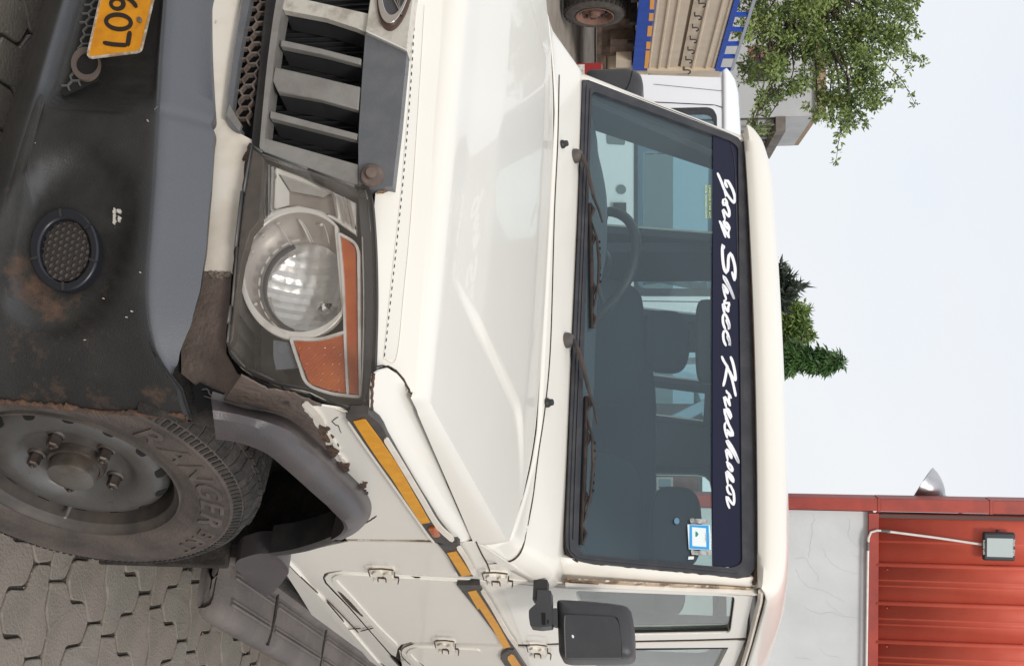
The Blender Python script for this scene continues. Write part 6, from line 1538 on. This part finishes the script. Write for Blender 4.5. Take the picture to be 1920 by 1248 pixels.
m = MB(); m.box((xa, .6, .62), (xe_ + 1.6, .72, .86)); m.box((xa, 1.45, .62), (xe_ + 1.6, 1.57, .86))
for k in range(9): m.box((xa + .4 + k * .7, .1, .86), (xa + .5 + k * .7, 2.1, zb0 + .02))
m.box((-.12, .25, .32), (.12, 2.0, .50)); m.build('chassis', IRON, trk)
m = MB(); m.box((.95, .15, .62), (1.5, .55, .95)); m.box((.62, .3, .5), (1.9, .9, .93)); m.build('under_locker', TIMBER, trk)
x_s = float(TS.at(1165, 122)[0]); m = MB(); m.box((x_s - .12, .02, zb0 - .24), (x_s + .16, .3, zb0 - .02)); m.build('step_box', TRUCKC, trk)
def twheel(x, y, fl):
    w = empty('wheel'); w.parent = trk; m = MB(); ax = (0, -fl, 0); R = .40
    prof = [(-.20, .22), (-.20, .34), (-.17, .385), (-.10, R), (-.03, R), (.02, .385), (.045, .33), (.04, .27), (.02, .235)]
    m.lathe(prof, (x, y, R), ax, (1, 0, 0), (0, 0, 1), 40); ty = m.build('tyre', TTYRE, w, 40)
    m = MB()
    for i in range(34):
        a = i * 2 * math.pi / 34
        for o0, o1, da in ((-.16, -.10, .0), (-.075, .01, .07)):
            c = []
            for r in (R + .012, R - .03):
                for o, q in ((o0, a + da), (o1, a + da + .03), (o1, a + da + .13), (o0, a + da + .10)):
                    c.append((x + r * math.cos(q), y - fl * o, R + r * math.sin(q)))
            m.add(c, [(0, 1, 2, 3), (4, 7, 6, 5), (0, 4, 5, 1), (1, 5, 6, 2), (2, 6, 7, 3), (3, 7, 4, 0)])
    tb = m.build('tread', mat('truck tread', (.035, .032, .030), .95), ty, 0); tb['kind'] = 'stuff'
    m = MB(); m.lathe([(.045, .255), (.05, .24), (.035, .225), (-.03, .205), (-.05, .17), (-.03, .13), (-.02, .08), (.02, .07), (.04, .05), (.04, .001)], (x, y, R), ax, (1, 0, 0), (0, 0, 1), 36); m.build('rim', REDDUST, w, 40)
    for i in range(8):
        a = i * math.pi / 4; m = MB(); m.lathe([(-.03, .018), (.01, .018), (.012, .001)], (x + .15 * math.cos(a), y, R + .15 * math.sin(a)), ax, (1, 0, 0), (0, 0, 1), 6); m.build('wheel_nut', IRON, w, 20)
twheel(0, .10, 1); twheel(0, 2.1, -1); twheel(-3.4, .10, 1); twheel(-3.4, 2.1, -1); twheel(xe_ + 1.2, .12, 1); twheel(xe_ + 1.2, 2.08, -1)
m = MB(); m.box((xe_ + .35, .05, .6), (xe_ + 2.0, 2.15, 1.2)); m.box((xe_ + .4, .1, 1.2), (xe_ + 1.75, 2.1, zp + .1)); bev(m.build('cab', TRUCKC, trk), .06, 3)
m = MB(); m.box((xe_ + .7, .09, 1.35), (xe_ + 1.5, .1, zp - .1)); m.build('cab_window', WINDARK, trk)

# ---- clutter under and beyond the truck: a low wall in dark and brown courses ------
Mk = pframe(gpoint(21, -40), RGT)
st_ = empty('low_wall', Mk, 'low wall of dark and brown courses on the ground beyond the truck wheel', 'timber stack')
for k in range(6):
    m = MB(); m.box((-3, .0 + .02 * (k % 2), .09 + k * .22 - .09), (3.2, .5, .26 + k * .22 - .09)); m.build('board', IRON if k % 2 else TIMBER, st_)  # each layer is one course of the low wall

# ---- grey plastered building at the back ---------------------------------------
Mb = pframe(gpoint(27, 228), -RGT)            # x runs to the left, so flip y by using the reversed frame
Mb = pframe(gpoint(27, 228), RGT)
gb = empty('plastered_building', Mb, 'grey plastered building with a red shuttered window, half hidden behind the leafy tree', 'building')
GS = wall_surf(Mb, 60)
zt_b = float(GS.at(1538, 120)[2]); winp = [tuple(GS.at(*q)) for q in [(1402, 86), (1402, 153), (1462, 153), (1462, 86)]]
wl_ = patch('wall', GS, [(-11, 0, 0), (0, 0, 0), (0, 0, float(GS.at(1526, 226)[2])), (-.2, 0, zt_b - .1), (-11, 0, zt_b - .1)], PLASTERG, gb, thick=.25, step=2, holes=[winp])
wf = patch('window', GS, winp, WINDARK, gb, off=-.12, thick=.05, step=2)
patch('shutter', GS, [(1403, 88), (1403, 107), (1458, 107), (1458, 88)], WOODRED, wf, off=-.06, thick=.04, step=2)
m = MB(); m.box((-11, -.12, zt_b - .1), (.02, .3, zt_b + .12)); m.build('parapet_ledge', BROWNL, gb)
dirn = FH - RGT * .012; Mside = pframe(gpoint(27, 228), dirn)
# right-hand side wall running away from us
l2 = 4.6; ca, sa = float(dirn @ np.array([*RGT])), float(dirn @ np.array([*FH]))
zs_ = float(GS.at(1526, 226)[2])
m = MB(); m.add([(0.002, 0, 0), (l2 * ca, l2 * sa, 0), (l2 * ca, l2 * sa, zs_), (0.002, 0, zs_), (-.25, .1, 0), (l2 * ca - .25, l2 * sa + .1, 0), (l2 * ca - .25, l2 * sa + .1, zs_), (-.25, .1, zs_)], [(0, 1, 2, 3), (4, 7, 6, 5), (0, 3, 7, 4), (1, 5, 6, 2), (3, 2, 6, 7)]); m.build('side_wall', PLASTERG, gb, 0)
m = MB(); m.add([(0, -.05, zs_), (l2 * ca, l2 * sa - .05, zs_), (l2 * ca, l2 * sa - .05, zs_ + .12), (0, -.05, zs_ + .12), (-.4, .3, zs_), (l2 * ca - .4, l2 * sa + .3, zs_), (l2 * ca - .4, l2 * sa + .3, zs_ + .12), (-.4, .3, zs_ + .12)], [(0, 1, 2, 3), (4, 7, 6, 5), (0, 3, 7, 4), (1, 5, 6, 2), (3, 2, 6, 7)]); m.build('roof_edge', BROWNL, gb, 0)
# sunshade slab and the slatted opening below it
P_ = [GS.at(*q) for q in [(1473, 226), (1466, 228), (1440, 303), (1433, 299)]]
za = float(P_[0][2]); zl2 = float(P_[1][2])
m = MB(); x1 = float(GS.at(1440, 302)[0]); 
m.add([(0.0, -.02, za - .22), (l2 * 1.0 * ca, l2 * 1.0 * sa, za - .22), (l2 * 1.0 * ca + .34, l2 * 1.0 * sa, za - .22), (.34, -.02, za - .22), (0, -.02, za), (l2 * 1.0 * ca, l2 * 1.0 * sa, za), (l2 * 1.0 * ca + .34, l2 * 1.0 * sa, za), (.34, -.02, za)], [(0, 3, 2, 1), (4, 5, 6, 7), (0, 1, 5, 4), (1, 2, 6, 5), (2, 3, 7, 6), (3, 0, 4, 7)]); m.build('sunshade_slab', CONC, gb, 0)
for k in range(7):
    yk = .25 + k * .66; m = MB(); m.box((.0, yk, 1.2), (.10, yk + .24, za - .24)); m.build('slat', GREYSLAT, gb)
m = MB(); m.box((-.02, .1, 1.2), (.02, 4.5, za - .23)); m.build('dark_opening', WINDARK, gb)

# ---- building with red metal cladding over plaster -------------------------------
PLASTERW = mat('cracked white plaster', (0.62, 0.64, 0.65), .9, var=(1.4, (.53, .55, .56), .36, .68), bump=(30, .15, 5), wear=(4, (.50, .50, .49), .62, .14))
dr = RGT * math.cos(.035) + FH * math.sin(.035)
Mr = pframe(gpoint(11, 960), dr); RSf = wall_surf(Mr, 30)
rb = empty('clad_building', Mr, 'building of cracked white plaster topped with ribbed red metal cladding', 'building')
def rq(x, y): return RSf.at(x, y)
zc0 = float(rq(1641, 1100)[2]); ztop = float(rq(1920, 1100)[2]) + 1.2
xl_ = float(rq(1600, 961)[0]); xw0 = float(rq(1560, 957)[0])
patch('plaster_wall', RSf, [(xw0, 0, 0), (6, 0, 0), (6, 0, zc0 - .02), (xw0, 0, zc0 - .02)], PLASTERW, rb, thick=.2, step=1)
ribs = []
for yl_, yr_ in ((1047, 1062), (1123, 1134), (1194, 1205)): ribs.append((float(rq(1643, yl_)[0]) + float(rq(1915, yr_)[0])) / 2)
pitch = (ribs[2] - ribs[0]) / 2; xs_r = [ribs[0] + pitch * k for k in range(14)]
edges_ = [float(rq(1700, 962)[0])] + xs_r
for k in range(len(edges_) - 1):
    xa_, xb_ = edges_[k], edges_[k + 1]; m = MB()
    prof = [(xa_ + .002, .0), (xa_ + .012, -.028), (xa_ + .035, -.030), (xa_ + .047, 0.0)] + [(xa_ + (xb_ - xa_) * f, d) for f, d in ((.45, 0), (.465, -.006), (.485, -.006), (.5, 0), (.60, 0), (.615, -.006), (.635, -.006), (.65, 0))] + [(xb_ + .001, 0.0)]
    if k == 0: prof = [(xa_, 0.0)] + [(xa_ + (xb_ - xa_) * f, d) for f, d in ((.55, 0), (.565, -.006), (.59, -.006), (.605, 0))] + [(xb_ + .001, 0.0)]
    V = [(x, y - .025 - .0004 * k, zc0) for x, y in prof] + [(x, y - .025 - .0004 * k, ztop) for x, y in prof]; n = len(prof)
    m.add(V, [(i, i + 1, n + i + 1, n + i) for i in range(n - 1)]); o = m.build('cladding_panel', CLAD, rb, 20); md = o.modifiers.new('solid', 'SOLIDIFY'); md.thickness = .003; md.offset = 1
for k, x in enumerate(xs_r[:4]):
    for dz in (.10, 1.35):
        m = MB(); m.lathe([(0, .012), (.006, .012), (.012, .007), (.013, .001)], (x + .07, -.03, zc0 + dz), (0, -1, 0), (1, 0, 0), (0, 0, 1), 8); m.build('screw', CLADD, rb)
m = MB(); m.box((xl_ - .01, -.055, zc0 - .07), (6, .0, zc0 + .02)); m.build('flashing', CLADD, rb)
m = MB(); m.box((xl_ + .0, -.035, zc0 + .02), (xl_ + .035, .1, ztop)); m.build('corner_post', mat('brown post', (.10, .05, .045), .7), rb)
# corner trim: tall red strip standing off the wall, in three lengths
xt0 = float(rq(1490, 929)[0]); xt1 = float(rq(1490, 952)[0])
zj = [0.0, float(rq(1648, 940)[2]), float(rq(1857, 950)[2]), ztop]
for k in range(3):
    m = MB(); m.box((xt0 + .01 * 0 - .002 * k, -.06, zj[k] + (.004 if k else 0)), (xt1 + .002 * k, .14, zj[k + 1])); bev(m.build('corner_trim', CLADD, rb), .004)
for k in (1, 2):
    m = MB(); m.box((xt0 - .008, -.066, zj[k] - .02), (xt1 + .008, .10, zj[k] + .004)); m.build('trim_joint', CLADD, rb)
# plaster cracks: fine dark grooves
C8 = lambda P: tf(P, 1440, 860, 3.217)
crk = [[(265, 325), (285, 360), (262, 400), (268, 440), (255, 520), (245, 590)], [(495, 360), (490, 410), (480, 450), (500, 490), (540, 525)], [(160, 600), (230, 595), (250, 640), (300, 700), (302, 740)], [(330, 540), (355, 590), (375, 625), (450, 670), (540, 690)], [(165, 660), (190, 720), (245, 775), (330, 790), (400, 830), (470, 860)], [(210, 880), (245, 910), (310, 935), (370, 925), (460, 945), (540, 955), (575, 980)], [(350, 850), (380, 890), (440, 935), (460, 940)], [(160, 1195), (230, 1200), (260, 1210)], [(310, 1140), (350, 1180), (440, 1200)]]
strokes('wall_crack', RSf, [(jag(C8(c), .7, len(c) * 4, 30 + k), .42) for k, c in enumerate(crk)], mat('crack grey', (.42, .42, .42), .9), rb, off=.0015, thick=.002, inc=0)
# body of the building behind its front
m = MB(); m.add([(xw0 + .05, .2, 0), (6, .2, 0), (6, 6, 0), (xw0 + 3.0, 6, 0), (xw0 + .05, .2, ztop - .3), (6, .2, ztop - .3), (6, 6, ztop - .3), (xw0 + 3.0, 6, ztop - .3)], [(0, 3, 2, 1), (4, 5, 6, 7), (0, 1, 5, 4), (1, 2, 6, 5), (2, 3, 7, 6), (3, 0, 4, 7)]); m.build('building_core', PLASTERW, rb)
cp = MB(); cpts = [(1480 - 60, 1256), (1500, 1252), (1622, 1248), (1624, 1100), (1625, 1032), (1626, 1004), (1629, 995), (1637, 990), (1655, 992), (1664, 993), (1750, 1004), (1838, 1017)]
cpts = cpts[2:]
C3 = [rq(*q) + np.array([0, -.07, 0]) for q in [(1621, 1400)] + cpts]
cp.tube(resample(C3, 50), .0115, 8); con = cp.build('conduit_pipe', PVC, None, 60); con.parent = None; con.matrix_world = Mr
tag(con, 'thin white conduit pipe bent along the cladding edge up to the floodlight', 'pipe')
for q in ((1625, 1020), (1658, 992)):
    p = rq(*q) + np.array([0, -.07, 0]); m = MB(); d = np.array([1.0, 0, 0]) if q[0] < 1640 else np.array([0, 0, 1.0]); m.tube([p - d * .04, p + d * .04], .0145, 8); m.build('pipe_joint', mat('joint grey', (.12, .11, .11), .5), con, 60)
# floodlight
fl_ = empty('floodlight', Mr, 'square black floodlight with a pale glass front on the red cladding', 'floodlight')
c = [rq(*q) for q in ((1837, 992), (1896, 1046))]; x0_, z0_ = float(c[0][0]), float(c[0][2]); x1_, z1_ = float(c[1][0]), float(c[1][2])
m = MB(); m.box((x0_, -.13, z0_), (x1_, -.075, z1_)); bev(m.build('lamp_case', LAMPK, fl_), .018, 3)
c = [rq(*q) for q in ((1843, 1002), (1891, 1038))]; m = MB(); m.box((float(c[0][0]), -.1365, float(c[0][2])), (float(c[1][0]), -.128, float(c[1][2]))); bev(m.build('lamp_glass', LAMPG, fl_), .003)
m = MB(); xm = (x0_ + x1_) / 2; m.box((x0_ + .05, -.09, (z0_ + z1_) / 2 - .02), (x1_ - .05, -.026, (z0_ + z1_) / 2 + .02)); m.box((x0_ - .012, -.10, (z0_ + z1_) / 2 - .012), (x0_ + .002, -.05, (z0_ + z1_) / 2 + .012)); m.build('bracket', IRON, fl_)
try:
    for txt, px0, py0, w in (('70W   IP66', 1893.5, 1004, 30), ('FLOOD LED', 1838.5, 1006, 26)):
        V, F, wd = text_geo(txt, 0.0, .01); p0 = rq(px0, py0); s = w / FPX * 11 / wd
        mesh('lamp_print', [(float(p0[0]) + v[0] * s, -.1312, float(p0[2]) + v[1] * s * .8 - .01) for v in V], F, PVC, fl_, 0)
except Exception as e: print(e)
# spun aluminium lamp shade looking out behind the corner trim
Ml = pframe(gpoint(11.4, 940), dr); LSf = wall_surf(Ml, 30)
lsh = empty('lamp_shade', Ml, 'bell shaped aluminium lamp shade sticking out behind the red corner strip', 'lamp')
rim_c = LSf.at(1727, 910); ap = LSf.at(1771, 936); ax = ap - rim_c; ax[1] = .02; Lx = float(np.linalg.norm(ax)); ax /= Lx; t1 = np.array([-ax[2], 0, ax[0]]); t1 /= np.linalg.norm(t1); t2_ = np.cross(ax, t1)
ax = ax * .93 + np.array([0, -1, 0]) * .36; ax /= np.linalg.norm(ax); t1 = np.cross(ax, [0, 1.0, 0]); t1 /= np.linalg.norm(t1); t2_ = np.cross(ax, t1)
m = MB(); R_ = .205; m.lathe([(.0, R_), (.006, R_ * 1.02), (.012, R_), (.06, R_ * .93), (.11, R_ * .80), (.16, R_ * .62), (.20, R_ * .42), (.225, R_ * .24), (.235, R_ * .22), (.31, R_ * .20), (.312, .001)], rim_c, ax, t1, t2_, 44)
m.build('reflector_bell', ALU, lsh, 30)
m = MB(); m.tube([rim_c + ax * .30, rim_c + ax * .42, rim_c + ax * .42 + np.array([.25, .1, -.05])], .02, 8); m.build('lamp_arm', ALU, lsh, 60)

# ---- brick shop further back, seen through the tailgate window -------------------
Ms = pframe(gpoint(18, 780), RGT); SS = wall_surf(Ms, 40)
bs = empty('brick_shop', Ms, 'brick fronted shop with white framed window, seen through the car cabin', 'building')
bwin = [tuple(SS.at(*q)) for q in [(1235, 897), (1235, 915), (1258, 915), (1258, 897)]]
patch('wall', SS, [(-.2, 0, 0), (3.2, 0, 0), (3.2, 0, 1.78), (-.2, 0, 1.78)], BRICK, bs, thick=.2, step=1, holes=[bwin])
A = np.array(bwin); cc = A.mean(0); patch('window', SS, [tuple(cc + (p - cc) * 1.05) for p in A], DGLASS, bs, off=-.05, thick=.02, step=1)
patch('window_frame', SS, [tuple(cc + (p - cc) * 1.35) for p in A], PVC, bs, off=.02, thick=.06, step=1, holes=[bwin])
m = MB(); m.box((-.2, .0, 1.785), (3.2, 4, 1.86)); m.build('roof', CONC, bs)

# ================================================================== trees
def leaf_cloud(name, centres, radii, n, size, m, parent, seed=1, droop=.3, flat=1.0, asp=2.2):
    """many small folded leaves scattered in uneven clumps"""
    r = np.random.default_rng(seed); C = np.array(centres, float); R = np.array(radii, float)
    w = R ** 2.2; w /= w.sum(); k = r.choice(len(C), n, p=w)
    d = r.normal(0, 1, (n, 3)); d /= np.linalg.norm(d, axis=1)[:, None]; q = r.random(n) ** .55
    P = C[k] + d * (R[k] * q)[:, None] * np.array([1, 1, flat])
    a = r.normal(0, 1, (n, 3)) + d * .8; a[:, 2] -= droop; a /= np.linalg.norm(a, axis=1)[:, None]
    s = r.normal(0, 1, (n, 3)); s -= a * (s * a).sum(1)[:, None]; s /= np.linalg.norm(s, axis=1)[:, None]; nn_ = np.cross(a, s)
    L_ = size * r.uniform(.6, 1.35, n)[:, None]; W = L_ / asp
    V = np.stack([P, P + a * L_ * .45 + s * W * .5 + nn_ * L_ * .06, P + a * L_, P + a * L_ * .45 - s * W * .5 + nn_ * L_ * .06], 1).reshape(-1, 3)
    F = np.arange(n * 4).reshape(-1, 4)
    me = bpy.data.meshes.new(name); me.from_pydata(V.tolist(), [], F.tolist()); me.update(); me.materials.append(m)
    o = bpy.data.objects.new(name, me); COL.objects.link(o); o.parent = parent; o['kind'] = 'stuff'
    return o
def limb(m, p0, p1, r0, r1, seed, n=6, wob=.06):
    r = np.random.default_rng(seed); t = np.linspace(0, 1, n)[:, None]; P = np.array(p0) + (np.array(p1) - np.array(p0)) * t
    L_ = np.linalg.norm(np.array(p1) - np.array(p0)); P[1:-1] += r.normal(0, wob * L_, (n - 2, 3)); P[:, 2] += .08 * L_ * np.sin(t[:, 0] * math.pi)
    m.tube(P, list(np.linspace(r0, r1, n)), 6)
    return P

# big leafy tree at the left end of the picture (top edge), in front of the grey building
DT = 21.0
def tp(x, y, D=DT): return CAM + pray(x, y) * D
base = gpoint(DT, -60)
t1 = empty('leafy_tree', Matrix.Translation(base), 'tall light green tree with loose open crown in front of the grey building', 'tree')
inv = np.array(base)
m = MB(); top = tp(1560, -30); limb(m, (0, 0, 0), tp(1400, -50) - inv, .16, .12, 1, 6, .02); limb(m, tp(1400, -50) - inv, tp(1650, 10) - inv, .12, .03, 2, 7, .03)
cents = []; rads = []
clumps = [(1430, 40, 34), (1470, 90, 36), (1450, 130, 26), (1500, 30, 40), (1530, 70, 34), (1560, 20, 40), (1570, 110, 34), (1600, 60, 40), (1620, 120, 30), (1640, 20, 36), (1660, 70, 32), (1690, 10, 30), (1700, 40, 20), (1590, 165, 30), (1630, 165, 26), (1560, 190, 24), (1600, 205, 26), (1645, 185, 18), (1590, 235, 15), (1560, 225, 14), (1535, 215, 16), (1510, 150, 20), (1480, 165, 20), (1450, 180, 18), (1430, 205, 14), (1415, 235, 14), (1400, 120, 16), (1395, 60, 20), (1410, 10, 30), (1520, -20, 50), (1620, -40, 50), (1430, -50, 50), (1460, 120, 22), (1415, 150, 14), (1390, 150, 10), (1665, 105, 16), (1690, 90, 12), (1575, 250, 8), (1404, 252, 12), (1425, 245, 9)]
r0 = np.random.default_rng(8)
for x, y, r in clumps:
    D = DT + r0.uniform(-1.1, 1.1); p = tp(x, y, D) - inv; R = r / FPX * DT * 1.05
    cents.append(p); rads.append(R)
    k = 4 if r > 18 else 2
    for _ in range(k): cents.append(p + r0.normal(0, R * .75, 3)); rads.append(R * r0.uniform(.28, .5))
for i, (x, y, r) in enumerate(clumps):
    if r < 45: limb(m, tp(1480 + (x - 1480) * .55, y * .35 - 30) - inv, cents[0] * 0 + (tp(x, y) - inv), .030, .007, 20 + i, 5, .04)
for q in ([(1640, 60), (1690, 75), (1705, 130)], [(1650, 110), (1690, 150), (1716, 195)], [(1690, 95), (1722, 110), (1733, 118)], [(1600, 200), (1575, 255), (1568, 300)], [(1445, 165), (1420, 200), (1408, 235)]):
    P = [tp(*z) - inv for z in q]; m.tube(catmull(P, 9), list(np.linspace(.014, .004, 9)), 5)
    for p in catmull(P, 7)[2:]: cents.append(p); rads.append(.07)
m.build('trunk', BARK, t1, 60)
leaf_cloud('crown', cents, rads, 20000, .085, LEAF, t1, 3, .25)
leaf_cloud('crown', cents[: len(clumps) * 3], rads[: len(clumps) * 3], 6000, .08, LEAF2, t1, 4, .3)

def small_tree(name, label, D, ub, clumps, n, size, mt, seed, **k):
    b0 = gpoint(D, ub); t = empty(name, Matrix.Translation(b0), label, 'tree', None); iv = np.array(b0); r = np.random.default_rng(seed)
    P = lambda x, y: CAM + pray(x, y) * D - iv
    m = MB(); tops = [P(x, y) for x, y, _ in clumps]; limb(m, (0, 0, 0), np.mean(tops, 0), .14, .05, seed, 6, .02)
    for i, q in enumerate(tops): limb(m, np.mean(tops, 0) - np.array([0, 0, .6]), q, .04, .012, seed + i, 4, .03)
    m.build('trunk', BARK, t, 60); C = []; R = []
    for (x, y, rr_), q in zip(clumps, tops):
        q = q + np.array([0, 0, 0]) + FH * r.uniform(-.5, .5); rad = rr_ / FPX * D; C.append(q); R.append(rad)
        for _ in range(3): C.append(q + r.normal(0, rad * .6, 3)); R.append(rad * .45)
    leaf_cloud('crown', C, R, n, size, mt, t, seed, **k); return t
small_tree('frond_tree', 'dark spiky fronds just showing over the car roof, leftmost of the trees behind it', 30, 530, [(1440, 515, 20), (1462, 500, 7), (1470, 530, 12), (1482, 540, 12), (1478, 522, 6), (1490, 541, 8), (1455, 560, 22), (1470, 552, 12)], 900, .34, LEAFDK, 5, droop=-.5, asp=4.5)
small_tree('broad_tree', 'bushy mid green tree over the car roof beside the slim weeping tree', 34, 600, [(1455, 585, 26), (1480, 585, 20), (1500, 590, 14), (1515, 580, 8), (1480, 610, 24), (1505, 620, 20), (1520, 628, 11), (1510, 640, 10), (1470, 640, 20), (1455, 655, 22), (1490, 650, 8), (1462, 680, 18), (1485, 694, 10), (1470, 700, 8), (1440, 620, 40)], 7500, .17, LEAF3, 6, droop=.1, asp=3)
# slim weeping mast tree
D5 = 32; b5 = gpoint(D5, 676); t5 = empty('mast_tree', Matrix.Translation(b5), 'slim weeping mast tree, tallest of the trees above the car roof', 'tree'); iv = np.array(b5)
P5 = lambda x, y: CAM + pray(x, y) * D5 - iv
m = MB(); limb(m, (0, 0, 0), P5(1575, 676), .12, .02, 3, 7, .005); m.build('trunk', BARK, t5, 60)
C = []; R = []
for k in range(60):
    f = k / 59; x = 1440 + (1578 - 1440) * f; wd = 21 * (1 - f ** 2.6) + 3; y = 676 + 3 * math.sin(f * 9) + rng.uniform(-wd, wd); C.append(P5(x, y) + FH * rng.uniform(-.3, .3)); R.append(.16)
leaf_cloud('crown', C, R, 6000, .22, LEAFASH, t5, 9, droop=1.6, asp=4)
